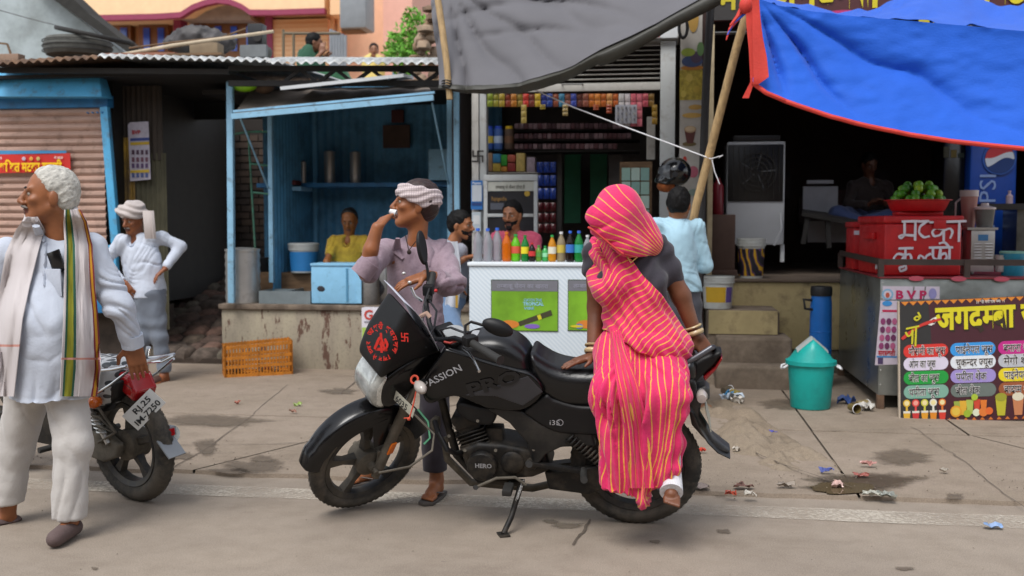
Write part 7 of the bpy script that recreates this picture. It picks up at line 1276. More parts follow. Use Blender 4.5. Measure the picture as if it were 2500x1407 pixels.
# ================================================================ people
def dirv(az, el=0.): az, el = R(az), R(el); return math.cos(el) * (-c_fh * math.cos(az) - c_r * math.sin(az)) + V3(0, 0, math.sin(el))
def basis(f, up=(0, 0, 1)): f = unit(f); x = unit(np.cross(f, up)); return np.c_[x, f, np.cross(x, f)]
m_skin = M('skin', '7a4a30', .5, attr='Col', var=.10, scale=18, bump=.06, bs=120)
def cloth(name, col, rough=.85, var=.05, b=.18, bs=220, **k): return M(name, col, rough, var=var, scale=5, bump=b * 1.1, bs=75, sheen=.15, **k)
class Body:
    def __init__(s, name, label, base, pts, h=.006, pad=.16, skin='7d4c31'):
        s.t = thing(name, label, 'person', base); P_ = np.array(pts); s.lo = P_.min(0) - pad; s.hi = P_.max(0) + pad; s.h = h; s.s = Sdf(s.lo, s.hi, h); s.skin = hx(skin); s.heads = []
    def limb(s, pts, rad, k=.02):
        for a, b, r, q in zip(pts[:-1], pts[1:], rad[:-1], rad[1:]): s.s.cone(a, b, r, q, k)
    def head(s, c, f, up=(0, 0, 1), sc=1., nose=1., thin=1.):
        Rm = basis(f, up); c = np.asarray(c, float); W = lambda *p: c + Rm @ (np.array(p) * sc * V3(thin, 1, 1)); S = s.s; e = lambda p, r, k, op='u': S.ell(W(*p), np.array(r) * sc * V3(thin, 1, 1), Rm, k * sc, op)
        e((0, -.012, .04), (.073, .094, .085), .0); e((0, .028, -.03), (.056, .062, .078), .04); S.cone(W(0, .072, -.088), W(0, .066, -.08), .02 * sc, .022 * sc, .025 * sc)
        for x in (-1, 1):
            S.cone(W(.052 * x, .0, -.045), W(.018 * x, .062, -.088), .018 * sc, .016 * sc, .025 * sc); e((.04 * x, .064, -.014), (.02, .02, .016), .015); e((.03 * x, .1, .010), (.018, .016, .011), .012, 's'); e((.0755 * x, -.008, -.006), (.009, .019, .032), .006); e((.013 * x, .1, -.028), (.010, .011, .009), .006)
        S.cone(W(0, .088, .02), W(0, .104 + .012 * nose, -.02), .009 * sc, .0125 * sc, .010 * sc); S.cone(W(-.034, .078, .030), W(.034, .078, .030), .012 * sc, .012 * sc, .015 * sc); e((0, .09, -.053), (.024, .011, .006), .006); e((0, .088, -.065), (.02, .011, .007), .006); e((0, .105, -.0585), (.022, .01, .002), .003, 's')
        s.heads.append((c, Rm, sc, thin)); return W
    def neck(s, W, base, r=.052): s.s.cone(W(0, -.02, -.05), base, r, r * 1.15, .03)
    def hand(s, w, d, nrm, sc=1., curl=.3, spread=.12, side=1, cs=(1, 1, 1, 1)):
        d = unit(d); nrm = unit(nrm - d * np.dot(nrm, d)); l = np.cross(d, nrm); Rm = np.c_[l, d, nrm]; S = s.s
        S.rbox(w + d * .052 * sc, V3(.040, .052, .014) * sc, Rm, .013 * sc, .012); tips = []
        for i, (ln, o) in enumerate(((.068, -.0305), (.078, -.0105), (.073, .0105), (.056, .0300))):
            b = w + d * .092 * sc + l * o * sc * side; dd = unit(d + l * (i - 1.5) * spread * side); c1 = curl * cs[i]; p = b
            for j, fr_ in enumerate((.45, .32, .26)):
                a = c1 * (j + .6); q_ = p + (dd * math.cos(a) + nrm * math.sin(a)) * ln * fr_ * sc * 1.05; S.cone(p, q_, (.0088 - .0008 * j) * sc, (.0082 - .0009 * j) * sc, .004); p = q_
            tips.append(p)
        b = w + d * .025 * sc - l * .034 * sc * side; m_ = b + (d * .6 - l * .75 * side + nrm * .25) * .042 * sc; S.cone(b, m_, .013 * sc, .0105 * sc, .012); S.cone(m_, m_ + (d * .9 - l * .25 * side + nrm * .3) * .036 * sc, .0100 * sc, .0075 * sc, .005); return tips
    def foot(s, a, d, sc=1.):
        d = unit(d); S = s.s; z = V3(0, 0, 1); l = np.cross(d, z); S.cone(a, a + d * -.02 * sc - z * .045 * sc, .034 * sc, .028 * sc, .02); S.cone(a + d * -.025 * sc - z * .05 * sc, a + d * .10 * sc - z * .055 * sc, .028 * sc, .03 * sc, .02); S.cone(a + d * .02 * sc - z * .02 * sc, a + d * .1 * sc - z * .05 * sc, .03 * sc, .024 * sc, .02)
        for i in range(5): o = l * (-.032 + .016 * i) * sc; b = a + d * .115 * sc - z * .06 * sc + o; S.cone(b, b + d * (.055 - .006 * abs(i - 0) - .002 * i) * sc - z * .006, .0105 * sc if i else .013 * sc, .009 * sc, .005)
    def done(s, name='body', lip='5a2f26', extra=None):
        v, q = s.s.mesh(); col = np.tile(np.array(s.skin), (len(v), 1)); col *= (1 + .12 * noise(v, 22, 3) + .08 * noise(v, 60, 4))[:, None]
        for c, Rm, sc, th in s.heads:
            p = (v - c) @ Rm / sc; p[:, 0] /= th; near = (np.abs(p) < .14).all(1); m = near & (np.abs(p[:, 2] + .0585) < .013) & (np.abs(p[:, 0]) < .026) & (p[:, 1] > .075); col[m] = np.array(hx(lip)) * 1.0
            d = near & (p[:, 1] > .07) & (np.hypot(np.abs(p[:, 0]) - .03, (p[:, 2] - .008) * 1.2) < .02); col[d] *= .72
            if extra: extra(p, near, col)
        o = mk(name, (v, q), m_skin, s.t, smooth=180, attrs={'Col': col})
        for c, Rm, sc, th in s.heads:
            W = lambda *p: c + Rm @ (np.array(p) * sc * V3(th, 1, 1))
            for x in (-1, 1):
                g = Geo().sphere((0, 0, 0), .0105 * sc, 14, 10); mk('eye', Geo().add(np.array(g.v) + W(.030 * x, .0755, .009), g.f), M('eye_white', '8f8378', .2, var=.05), o); g = Geo().sphere((0, 0, 0), (.0055 * sc,) * 3, 10, 8); mk('iris', Geo().add(np.array(g.v) + W(.030 * x, .0815, .009), g.f), ink('140c08', .1), o)
        return o
def hair(b, W, Rm, sc, mat, cut=(.052, .035), amp=.006, fr=60, big=1.0, low=-.06, front=None, name='hair', hs=.005):
    c = W(0, 0, 0); s = Sdf(c - .17 * sc, c + .17 * sc, hs); s.ell(W(0, -.016, .043), V3(.081, .103, .091) * sc * big, Rm, 0); s.ell(W(0, -.05, -.005), V3(.073, .06, .07) * sc * big, Rm, .03)
    s.plane(W(0, cut[0], cut[1]), Rm @ V3(0, .85, -.5), .02); s.plane(W(0, 0, low), Rm @ V3(0, 0, -1), .015)
    for x in (-1, 1): s.ell(W(.085 * x, .012, -.022), V3(.03, .035, .042) * sc, Rm, .01, 's')
    v, q = s.mesh(); n = mesh_normals(v, q); p = (v - c) @ Rm; v = v + n * (amp * noise(np.c_[p[:, 0] * 1.5 + p[:, 1] * .2, p[:, 1] * .22, p[:, 2] * .8 + p[:, 1] * .5] * fr) + amp * .6 * noise(v, 28, 2))[:, None]; return mk(name, (v, q), mat, b.t, smooth=180)
m_hair = M('black_hair', '080606', .6, var=.5, scale=40, bump=.4, bs=160, spec=.2); m_greyh = M('grey_white_hair', 'bab7ae', .55, var=.3, scale=45, bump=.5, bs=150)
def brow(b, W, sc, mat, z=.034, mous=None, beard=None):
    for x in (-1, 1): mk('eyebrow', Geo().tube([W(.012 * x, .094, z - .001), W(.028 * x, .092, z + .003), W(.046 * x, .078, z - .002)], [.0035 * sc, .004 * sc, .002 * sc], 8, flat=.7), mat, b.t)
    if mous: mk('moustache', Geo().tube([W(-.030, .085, -.048), W(-.018, .098, -.043), W(0, .104, -.041), W(.018, .098, -.043), W(.030, .085, -.048)], [.003 * sc, .0055 * sc, .005 * sc, .0055 * sc, .003 * sc], 8), mous, b.t)
    if beard:
        c = W(0, .03, -.06); Rm = b.heads[-1][1]; s = Sdf(c - .11 * sc, c + .11 * sc, .005); s.ell(W(0, .028, -.032), V3(.0605, .066, .083) * sc, Rm, 0); s.cone(W(0, .072, -.09), W(0, .06, -.08), .027 * sc, .027 * sc, .02)
        s.ell(W(0, .09, .0), V3(.06, .07, .045) * sc, Rm, .008, 's'); s.ell(W(0, .1, -.06), V3(.024, .03, .010) * sc, Rm, .004, 's'); s.plane(W(0, 0, -.015), Rm @ V3(0, .3, 1), .01)
        for x in (-1, 1): s.ell(W(.07 * x, -.02, 0), V3(.03, .03, .05) * sc, Rm, .01, 's')
        v, q = s.mesh(); v = v + mesh_normals(v, q) * (.0025 * noise(v, 120))[:, None]; mk('beard', (v, q), beard, b.t, smooth=180)
def garment(b, name, lo, hi, h, build, mat, amp=.006, folds=None, attrs=None, seed=0):
    s = Sdf(lo, hi, h); build(s); v, q = s.mesh(); n = mesh_normals(v, q)
    d = amp * (noise(v * V3(1, 1, .5), 13, seed + 1) + .55 * noise(v * V3(1, 1, .8), 31, seed + 2)) + (folds(v) if folds is not None else 0); v = v + n * np.asarray(d)[:, None]
    return mk(name, (v, q), mat, b.t, smooth=180, attrs=attrs(v) if attrs else None), s
def rf(ph, v, seed, amp):   # sharp-crested folds that come and go
    m = np.clip(.45 + 1.1 * noise(v, 4.5, seed + 20), .12, 1); r = 1 - np.minimum(1, np.abs(noise(np.c_[ph * .55, v[:, 2] * 3.2, v[:, 0] * 3.2], 1, seed)) * 2.0); return 1.9 * amp * m * (r ** 1.5 - .25)
def pxy(v): w = v - CAMP; d = w @ c_f; return np.c_[1250 + FPX * (w @ c_r) / d, 703.5 - FPX * (w @ c_u) / d]
def surf(s, px, py, off, d0, d1):
    r = ray(px, py); ts = np.arange(d0, d1, .004); p = CAMP + np.outer(ts, r); i = np.round((p - s.lo) / s.h).astype(int); ok = ((i >= 0) & (i < s.n)).all(1); a = np.full(len(ts), .08); a[ok] = s.A[i[ok, 0], i[ok, 1], i[ok, 2]]
    j = np.argmax(a < off) if (a < off).any() else None; return (p[j], ts[j]) if j is not None else (None, None)
def drape(b, name, rows, s, mat, d0, d1, off=.012, th=.004, nu=14, ripple=.004, attr=None, fall=None, seed=1, dense=3, rip=.75, sari=0):
    """cloth band lying on a garment: rows = [(y, x_left, x_right)] as seen in the picture"""
    rows = np.array(rows, float); t = np.linspace(0, len(rows) - 1, (len(rows) - 1) * dense + 1); ys = np.interp(t, range(len(rows)), rows[:, 0]); xl = np.interp(t, range(len(rows)), rows[:, 1]); xr_ = np.interp(t, range(len(rows)), rows[:, 2]); dep = np.full((len(t), nu), np.nan)
    for i in range(len(t)):
        for j in range(nu): p, d = surf(s, xl[i] + (xr_[i] - xl[i]) * j / (nu - 1), ys[i], off, d0, d1); dep[i, j] = d if d is not None else np.nan
    med = np.nanmedian(dep) if fall is None else fall
    for i in range(len(t)):
        row = dep[i]; m = np.nanmedian(row) if not np.isnan(row).all() else med; row[np.isnan(row)] = m
    for _ in range(4): dep[1:-1] = np.minimum(dep[1:-1], (dep[:-2] + dep[1:-1] * 2 + dep[2:]) / 4 + .004); dep[:, 1:-1] = np.minimum(dep[:, 1:-1], (dep[:, :-2] + dep[:, 1:-1] * 2 + dep[:, 2:]) / 4 + .004)
    g = []; U = []
    for i in range(len(t)):
        for j in range(nu): U.append((j / (nu - 1), i / (len(t) - 1)))
        g.append([D(xl[i] + (xr_[i] - xl[i]) * j / (nu - 1), ys[i], dep[i, j] - ripple * (1 + math.sin(j * rip + .12 * i + float(noise(V3(i * .15, j * .3, seed)))))) for j in range(nu)])
    U = np.array(U + U); return mk(name, Geo().sheet(g, th), mat, b.t, smooth=80, attrs={'s': U[:, 0] * sari + .5 * noise(np.c_[U * 6, U[:, :1] * 0], 1, 3), 'w': np.full(len(U), .085)} if sari else {'u': U[:, 0], 'v': U[:, 1]})

# ---------------------------------------------------------------- man in white at the left, hand on the other motorcycle
J = D; c_wh = cloth('white_kurta', 'b9c0cd', b=.2)
base = G(120, 1318); f_ = dirv(62, 2)
pA = [J(125, 400, 4.5), J(20, 1300, 4.9), J(340, 930, 4.8), J(-20, 700, 4.5), J(150, 1335, 4.5)]
A_ = Body('person', 'grey haired man in white kurta with green bordered shawl', base, pA, .006, skin='8c5634')
W = A_.head(J(122, 482, 4.55), f_, sc=1.08, nose=.55); A_.neck(W, J(150, 590, 4.6), .058)
hipA, chA = J(115, 930, 4.66), J(135, 660, 4.62); A_.limb([hipA, chA], [.07, .07]); shR = J(222, 610, 4.64); elb = J(300, 752, 4.66); wr = J(322, 838, 4.74); A_.limb([chA, shR, elb, wr], [.05, .045, .036, .028]); A_.hand(wr, J(345, 925, 4.79) - wr, J(322, 838, 4.9) - wr, 1.08, .20, .025, 1)
kn1, an1 = J(178, 1090, 4.62), J(172, 1262, 4.63); kn2, an2 = J(38, 1100, 4.84), J(18, 1252, 4.88)
A_.limb([hipA, J(165, 950, 4.64), kn1, an1], [.07, .06, .045, .038]); A_.limb([hipA, J(70, 950, 4.76), kn2, an2], [.07, .06, .045, .038]); fd1 = unit(G(112, 1322) - G(175, 1285)); A_.foot(an1, fd1, .82); fd2 = unit(V3(-.6, -.8, 0)); A_.foot(an2, fd2, .82)
sb_ = hx('6a6058')
A_.done(extra=lambda p, nr, col: None); hair(A_, W, A_.heads[0][1], 1.08, m_greyh, amp=.003, fr=120, hs=.004, big=.98, cut=(.042, .06), low=-.055); brow(A_, W, 1.08, M('dark_brow', '2c2622', .8), mous=M('grey_moustache', '6f6862', .8, var=.3))
def kb(s):
    Rt = basis(dirv(25)); s.ell(J(132, 665, 4.64), (.195, .125, .20), Rt, 0); s.ell(J(122, 800, 4.60), (.20, .17, .22), Rt, .09); s.ell(J(122, 900, 4.64), (.20, .15, .24), Rt, .09); s.cone(J(125, 900, 4.66), J(135, 1050, 4.66), .16, .205, .05); s.cone(J(40, 610, 4.66), J(222, 605, 4.66), .062, .062, .05); s.cone(J(150, 572, 4.62), J(140, 620, 4.62), .062, .10, .04)
    s.plane(J(120, 985, 4.5), (0, .03, -1), .004); s.plane(J(60, 590, 4.6), unit(V3(-.75, -.1, .75)), .03)
    s.cone(J(220, 614, 4.64), J(294, 752, 4.65), .07, .060, .05); s.cone(J(294, 752, 4.65), J(322, 832, 4.73), .058, .048, .03); s.cone(J(20, 620, 4.68), J(-30, 800, 4.75), .075, .07, .04)
    s.ell(J(122, 545, 4.47), (.05, .06, .075), basis(dirv(25)), .012, 's'); s.plane(J(326, 846, 4.73), J(324, 832, 4.73) - J(300, 760, 4.65), .0) if False else None
def kfold(v):
    p = pxy(v); x, y = p[:, 0], p[:, 1]; arm = (x > 238); return np.where(arm, rf((y * 1.0 - x * .55) / 12 + 2.5 * noise(v, 8, 1), v, 1, .013) * np.clip((y - 610) / 80, 0, 1), rf((y + .45 * np.abs(x - 120)) / 27 + 2.5 * noise(v, 5, 3), v, 2, .010) * np.clip((y - 690) / 100, .15, 1) + rf(x / 22 + 1.5 * noise(v, 4, 6), v, 3, .007) * np.clip((y - 850) / 120, 0, 1))
o, sk = garment(A_, 'kurta', A_.lo - .05, A_.hi + .05, .007, kb, c_wh, .004, kfold)
mk('cuff', Geo().tube([J(320, 818, 4.72), J(325, 846, 4.74)], [.052, .05], 20), c_wh, A_.t, smooth=60)
def tb(s):
    for a in ([J(160, 930, 4.66), kn1, J(168, 1275, 4.63)], [J(75, 930, 4.76), kn2, J(15, 1265, 4.88)]): s.cone(a[0], a[1], .102, .078, .03); s.cone(a[1], a[2], .078, .074, .03)
    s.cone(J(75, 920, 4.76), J(160, 920, 4.66), .12, .12, .04); s.plane(J(160, 1264, 4.63), (0, 0, -1))
garment(A_, 'trousers', A_.lo - .05, A_.hi + .05, .007, tb, cloth('cream_trousers', 'b8b4b0'), .004, lambda v: rf(v[:, 2] * 14 + 3 * noise(v, 5), v, 4, .008) * np.clip((.35 - v[:, 2]) / .3, 0, 1) + rf(v[:, 0] * 24 + 2 * noise(v, 3), v, 5, .008))
for a, d_2 in ((an1, fd1), (an2, fd2)):
    s = Sdf(a - .3, a + .3, .006); zz = V3(0, 0, 1); s.cone(a - d_2 * .03 - zz * .055, a + d_2 * .13 - zz * .058, .038, .036, .02); s.cone(a + d_2 * .03 - zz * .045, a + d_2 * .15 - zz * .06, .036, .028, .02); s.ell(a + V3(0, 0, .01), (.045, .045, .06), None, .01, 's'); s.plane(a * V3(1, 1, 0) + V3(0, 0, .004), (0, 0, -1)); v, q = s.mesh(); mk('shoe', (v, q), M('mauve_slip_on', '5a4a48', .8, var=.15, bump=.3, bs=120), A_.t, smooth=180)
def shawl_mat(name, stops):
    m = bpy.data.materials.new(name); n, p = nodes_of(m); at = n.nodes.new('ShaderNodeAttribute'); at.attribute_name = 'u'; r = ramp(n, at.outputs['Fac'], 0, 1); cr = r.color_ramp; cr.interpolation = 'CONSTANT'
    cr.elements[0].color = hx(stops[0][1]) + (1,); cr.elements[1].position = stops[-1][0]; cr.elements[1].color = hx(stops[-1][1]) + (1,)
    for po, c in stops[1:-1]: e = cr.elements.new(po); e.color = hx(c) + (1,)
    a2 = n.nodes.new('ShaderNodeAttribute'); a2.attribute_name = 'v'; mm = n.nodes.new('ShaderNodeMath'); mm.operation = 'COMPARE'; mm.inputs[1].default_value = .80; mm.inputs[2].default_value = .006; n.links.new(a2.outputs['Fac'], mm.inputs[0]); base = mixc(n, mm.outputs[0], r.outputs[0], hx('c08a7e')); n.links.new(base, p.inputs['Base Color']); p.inputs['Roughness'].default_value = .9; t = noise_node(n, 260, 3); b = n.nodes.new('ShaderNodeBump'); b.inputs['Strength'].default_value = .2; b.inputs['Distance'].default_value = .004; n.links.new(t.outputs[0], b.inputs['Height']); n.links.new(b.outputs[0], p.inputs['Normal']); return m
ws = 'c4bdbd'
drape(A_, 'shawl', [(512, 158, 196), (540, 156, 212), (600, 158, 226), (680, 157, 231), (760, 155, 238), (840, 152, 243), (900, 149, 246), (968, 146, 236)], sk, shawl_mat('shawl_right', [(0, ws), (.06, '2c5a48'), (.12, '7a7a1c'), (.30, '2c5a48'), (.36, ws), (.84, '7a2a34'), (.88, 'c08a20'), (.95, '7a2a34'), (1., ws)]), 4.1, 4.9, .016, nu=28, ripple=.006, fall=4.46)
drape(A_, 'shawl', [(530, 62, 92), (560, 40, 108), (620, 14, 92), (700, 0, 72), (780, -12, 55), (860, -20, 46), (968, -25, 34)], sk, shawl_mat('shawl_left', [(0, ws), (.5, ws), (1., ws)]), 4.1, 4.9, .016, nu=16, ripple=.008, fall=4.46)
ns_ = Geo().tube([J(66, 548, 4.47), J(78, 528, 4.60), J(130, 505, 4.72), J(172, 508, 4.66), J(190, 530, 4.50)], [.02, .034, .036, .034, .02], 12, flat=.7); mk('shawl_neck', ns_, cloth('shawl_cloth', ws), A_.t, smooth=80)
cl = Geo()
for a in ([(166, 545), (170, 560), (160, 578)], [(88, 552), (98, 575), (108, 590)]): cl.tube([surf(sk, x, y, .006, 4.1, 4.9)[0] if surf(sk, x, y, .006, 4.1, 4.9)[0] is not None else J(x, y, 4.45) for x, y in a], [.016, .02, .006], 10, flat=.5)
mk('collar', cl, c_wh, A_.t, smooth=80)
pp = surf(sk, 128, 690, .003, 4.1, 4.9)[0]; mk('pocket', Geo().box(pp, (.10, .008, .12), R3=basis(dirv(20, -4))), c_wh, A_.t, bevel=.003) if pp is not None else None
pp = surf(sk, 138, 640, .012, 4.1, 4.9)[0]; tag(mk('mobile_phone', Geo().box(pp, (.07, .010, .10), R3=basis(dirv(20, -4)) @ rotm((0, 1, 0), .3)), M('phone_black', '0c0d10', .15), bevel=.004), 'black phone sticking out of the kurta pocket', 'phone') if pp is not None else None

for y in (600, 622, 646, 672):
    pp = surf(sk, 112 - (y - 600) * .06, y, .003, 4.1, 4.9)[0]
    if pp is not None: mk('button', Geo().sphere(pp, .006, 8, 6), ink('9aa0ac'), A_.t)
pl_ = [surf(sk, 116 - (y - 590) * .06, y, .002, 4.1, 4.9)[0] for y in range(595, 700, 8)]; pl_ = [p for p in pl_ if p is not None]; mk('placket', Geo().tube(pl_, .012, 8, flat=.25, up=(1, 0, 0)), c_wh, A_.t, smooth=80)
# ---------------------------------------------------------------- man in mauve shirt drinking, white head cloth
base = G(1065, 1205); C_ = Body('person', 'man in mauve shirt with checked white headband drinking', base, [J(1010, 425, 5.2), J(870, 640, 5.0), J(1130, 700, 5.0), J(885, 1185, 5.6), J(1070, 1225, 5.1), J(930, 520, 4.95)], .006, .1, skin='8c5430')
fC = dirv(80, 6); W = C_.head(J(1016, 502, 5.28), fC, (0, 0, 1), sc=1.08, nose=.7, thin=.9); C_.neck(W, J(1015, 630, 5.32), .048)
hC, cC = J(1020, 800, 5.36), J(1015, 660, 5.34); C_.limb([hC, cC], [.07, .06]); s1, e1_, w1 = J(925, 612, 5.32), J(893, 662, 5.02), J(921, 556, 5.0); C_.limb([cC, s1, e1_, w1], [.04, .034, .034, .024]); C_.limb([e1_, J(905, 610, 5.0), w1], [.036, .033, .024])
hd1 = J(958, 512, 5.12) - w1; C_.hand(w1, unit(hd1), unit(V3(.3, .2, -.6)), .95, .42, .03, -1)
s2_, e2_, w2 = J(1085, 615, 5.36), J(1108, 690, 5.18), J(1040, 672, 4.98); C_.limb([cC, s2_, e2_, w2], [.04, .034, .036, .027]); C_.hand(w2, J(962, 700, 4.95) - w2, unit(V3(-.1, .25, -1)), .98, .16, .07, -1)
a1 = J(1066, 1168, 5.33); a1[2] = .09; a2 = G(905, 1178) + V3(0, 0, .09); C_.limb([hC, J(1065, 850, 5.34), J(1062, 1000, 5.3), a1], [.07, .055, .042, .036]); C_.limb([hC, J(985, 850, 5.44), J(955, 1000, 5.5), a2], [.07, .055, .042, .036]); C_.foot(a1, unit(V3(-.12, -1, 0)), .95); C_.foot(a2, unit(V3(-.6, -.8, 0)), .95)
C_.done(); brow(C_, W, 1.08, m_hair); hair(C_, W, C_.heads[0][1], 1.08, M('henna_hair', '2c1712', .45, var=.5, scale=40, bump=.4, bs=150), amp=.004, low=-.085, cut=(.05, .05), big=.97)
def check_mat():
    m = bpy.data.materials.new('checked_cloth'); n, p = nodes_of(m); tc = n.nodes.new('ShaderNodeTexCoord'); out = None
    for bd in ('X', 'Z'):
        w = n.nodes.new('ShaderNodeTexWave'); w.bands_direction = bd; w.inputs['Scale'].default_value = 26; w.inputs['Distortion'].default_value = 2; n.links.new(tc.outputs['Object'], w.inputs[0]); r = ramp(n, w.outputs[0], .86, .96); out = r.outputs[0] if out is None else mixc(n, 1., out, r.outputs[0], 'LIGHTEN')
    n.links.new(mixc(n, out, hx('c4b8b6'), hx('9c8c92')), p.inputs['Base Color']); p.inputs['Roughness'].default_value = .9; return m
Rh = C_.heads[0][1]; s = Sdf(W(0, 0, .04) - .17, W(0, 0, .04) + .17, .005); s.ell(W(0, -.010, .043), (.097, .124, .106), Rh, 0); s.plane(W(0, .09, .10), Rh @ V3(0, -.10, 1), .01); s.plane(W(0, .09, .034), Rh @ V3(0, .34, -.94), .01); v, q = s.mesh(); v = v + mesh_normals(v, q) * (.003 * np.sin(((v - W(0, 0, 0)) @ Rh)[:, 2] * 190 + ((v - W(0, 0, 0)) @ Rh)[:, 1] * 55 + 2 * noise(v, 14)) + .004 * noise(v, 30))[:, None]; mk('head_cloth', (v, q), check_mat(), C_.t, smooth=180)
def cb(s):
    Rt = basis(dirv(28)); s.ell(J(1015, 665, 5.36), (.165, .11, .19), Rt, 0); s.ell(J(1012, 780, 5.36), (.165, .12, .24), Rt, .09); s.cone(J(1012, 800, 5.36), J(1008, 960, 5.36), .13, .155, .05); s.cone(J(950, 616, 5.38), J(1076, 616, 5.38), .05, .05, .05); s.cone(J(1018, 592, 5.34), J(1018, 630, 5.34), .058, .09, .04); s.plane(J(1010, 892, 5.2), (0, .03, -1), .004); s.ell(J(998, 618, 5.20), (.035, .06, .085), Rt, .01, 's'); s.ell(J(1003, 580, 5.22), (.05, .09, .05), Rt, .01, 's')
    s.cone(J(938, 612, 5.34), J(897, 658, 5.06), .062, .060, .04); s.cone(J(897, 655, 5.06), J(902, 640, 5.02), .058, .055, .02); s.cone(J(1078, 618, 5.38), J(1104, 686, 5.18), .062, .066, .04); s.cone(J(1104, 688, 5.18), J(1076, 688, 5.06), .064, .056, .03); s.plane(J(1070, 685, 5.02), w2 - e2_, .0) if False else None
mauve = cloth('mauve_cotton', '94808a', var=.10, b=.3, dirt='75636f', dscale=40, damt=.4)
o, sc_s = garment(C_, 'shirt', C_.lo - .06, C_.hi + .04, .007, cb, mauve, .006, lambda v: rf(pxy(v)[:, 0] / 15 + 2.5 * noise(v, 5), v, 1, .011) * np.clip((pxy(v)[:, 1] - 640) / 150, .1, 1) + rf((pxy(v)[:, 1] + pxy(v)[:, 0] * .6) / 15 + 3 * noise(v, 7), v, 2, .012) * (np.abs(pxy(v)[:, 0] - 1000) > 70))
g = Geo()
for a in ([(972, 582), (968, 610), (985, 632)], [(1030, 575), (1052, 612), (1050, 650)]): g.tube([(surf(sc_s, x, y, .004, 4.7, 5.5)[0] if surf(sc_s, x, y, .004, 4.7, 5.5)[0] is not None else J(x, y, 5.22)) + V3(0, -.006, 0) for x, y in a], [.012, .026, .008], 10, flat=.4)
mk('collar', g, mauve, C_.t, smooth=80); mk('rolled_cuff', Geo().tube([J(880, 672, 5.0), J(905, 640, 5.0)], [.056, .050], 18), mauve, C_.t, smooth=60); mk('rolled_cuff', Geo().tube([J(1092, 700, 5.12), J(1066, 680, 5.04)], [.058, .052], 18), mauve, C_.t, smooth=60)
def tb2(s):
    for a in ([J(1065, 850, 5.36), J(1062, 1000, 5.32), J(1062, 1158, 5.33)], [J(985, 850, 5.44), J(955, 1000, 5.5), a2 + V3(.02, .02, .06)]): s.cone(a[0], a[1], .1, .072, .03); s.cone(a[1], a[2], .072, .065, .03)
    s.plane(J(1062, 1150, 5.33), (0, 0, -1))
garment(C_, 'trousers', C_.lo - .04, C_.hi + .04, .008, tb2, cloth('aubergine_trousers', '241c26', b=.1), .005)
for a, d_2 in ((a1, unit(V3(-.12, -1, 0))), (a2, unit(V3(-.6, -.8, 0)))):
    n_ = np.cross(d_2, V3(0, 0, 1)); ft = a * V3(1, 1, 0); sn = thing('sandal', ('grey flip flop with red strap on the near foot' if a is a1 else 'flip flop with red strap seen through the front wheel'), 'sandal', ft); out = [ft + d_2 * y + n_ * x for x, y in ((-.035, -.07), (-.045, 0), (-.048, .1), (-.04, .17), (0, .195), (.04, .17), (.048, .1), (.042, 0), (.035, -.07), (0, -.085))]; mk('sole', Geo().prism([p + V3(0, 0, .002) for p in out], (0, 0, .016)), M('grey_sole', '4a4440', .8), sn, bevel=.003)
    for sx in (-1, 1): mk('strap', Geo().tube([ft + d_2 * .135 + V3(0, 0, .022), ft + d_2 * .09 + n_ * .02 * sx + V3(0, 0, .05), ft + d_2 * .02 + n_ * .044 * sx + V3(0, 0, .03)], [.006, .010, .008], 8, flat=.5), M('red_strap', 'a8404a' if sx > 0 else '5a504a', .6), sn)
mk('necklace', Geo().tube([J(990, 575, 5.24), J(998, 612, 5.17), J(1015, 590, 5.2)], .003, 6).sphere(J(999, 616, 5.165), .012), M('dark_cord', '2a1c14', .7), C_.t)
tg = J(958, 518, 5.08); tag(mk('tea_cup', Geo().lathe([(.012, -.014), (.018, .02), (.016, .02), (.011, -.01)], tg, 16, ax=(V3(.2, .8, .5), unit(np.cross(V3(1, 0, -.3), V3(.2, .8, .5))), unit(V3(.9, 0, -.3)))), m_paper), 'tiny white cup held to the lips of the man in mauve', 'cup')
for p_ in ((986, 668, 4.93), (1000, 690, 4.92)): mk('ring', Geo().sphere(J(*p_), (.011, .008, .009), 10, 6), m_steel, C_.t)
# ---------------------------------------------------------------- woman in pink sari seated on the motorcycle
base = J(1560, 900, 4.62); Wm = Body('person', 'woman in pink and yellow striped sari sitting sideways on the motorcycle', base, [J(1500, 450, 4.5), J(1370, 890, 4.7), J(1755, 880, 4.7), J(1640, 1215, 4.2), J(1560, 900, 4.75)], .006, .1, skin='6b4028')
fW = dirv(35, -38); upW = unit(V3(-.12, -.35, .93)); W = Wm.head(J(1512, 548, 4.52), fW, upW, sc=.98); nb_ = J(1535, 610, 4.62); Wm.neck(W, nb_, .045)
hW, cW = J(1562, 860, 4.64), J(1530, 670, 4.62); Wm.limb([hW, cW], [.08, .08], .05); sR, eR, wR = J(1606, 612, 4.64), J(1662, 722, 4.66), J(1700, 822, 4.66); Wm.limb([cW, sR, eR, wR], [.05, .05, .044, .028]); Wm.hand(wR, J(1742, 885, 4.66) - wR, unit(V3(.3, .5, -.8)), .92, .32, .06, 1)
sL, eL, wL = J(1452, 622, 4.66), J(1458, 750, 4.72), J(1448, 868, 4.66); Wm.limb([cW, sL, eL, wL], [.05, .046, .044, .03]); Wm.hand(wL, J(1380, 892, 4.62) - wL, V3(0, 0, -1), .92, .08, .05, -1)
kL, kR, fL, fR2 = J(1510, 965, 4.44), J(1618, 965, 4.44), J(1520, 1140, 4.48), J(1636, 1150, 4.44); Wm.limb([hW, kL, fL], [.07, .045, .036], .03); Wm.limb([hW, kR, fR2], [.07, .045, .036], .03); Wm.foot(fR2 + V3(0, 0, .0), unit(V3(.05, -.9, -.35)), .9); None
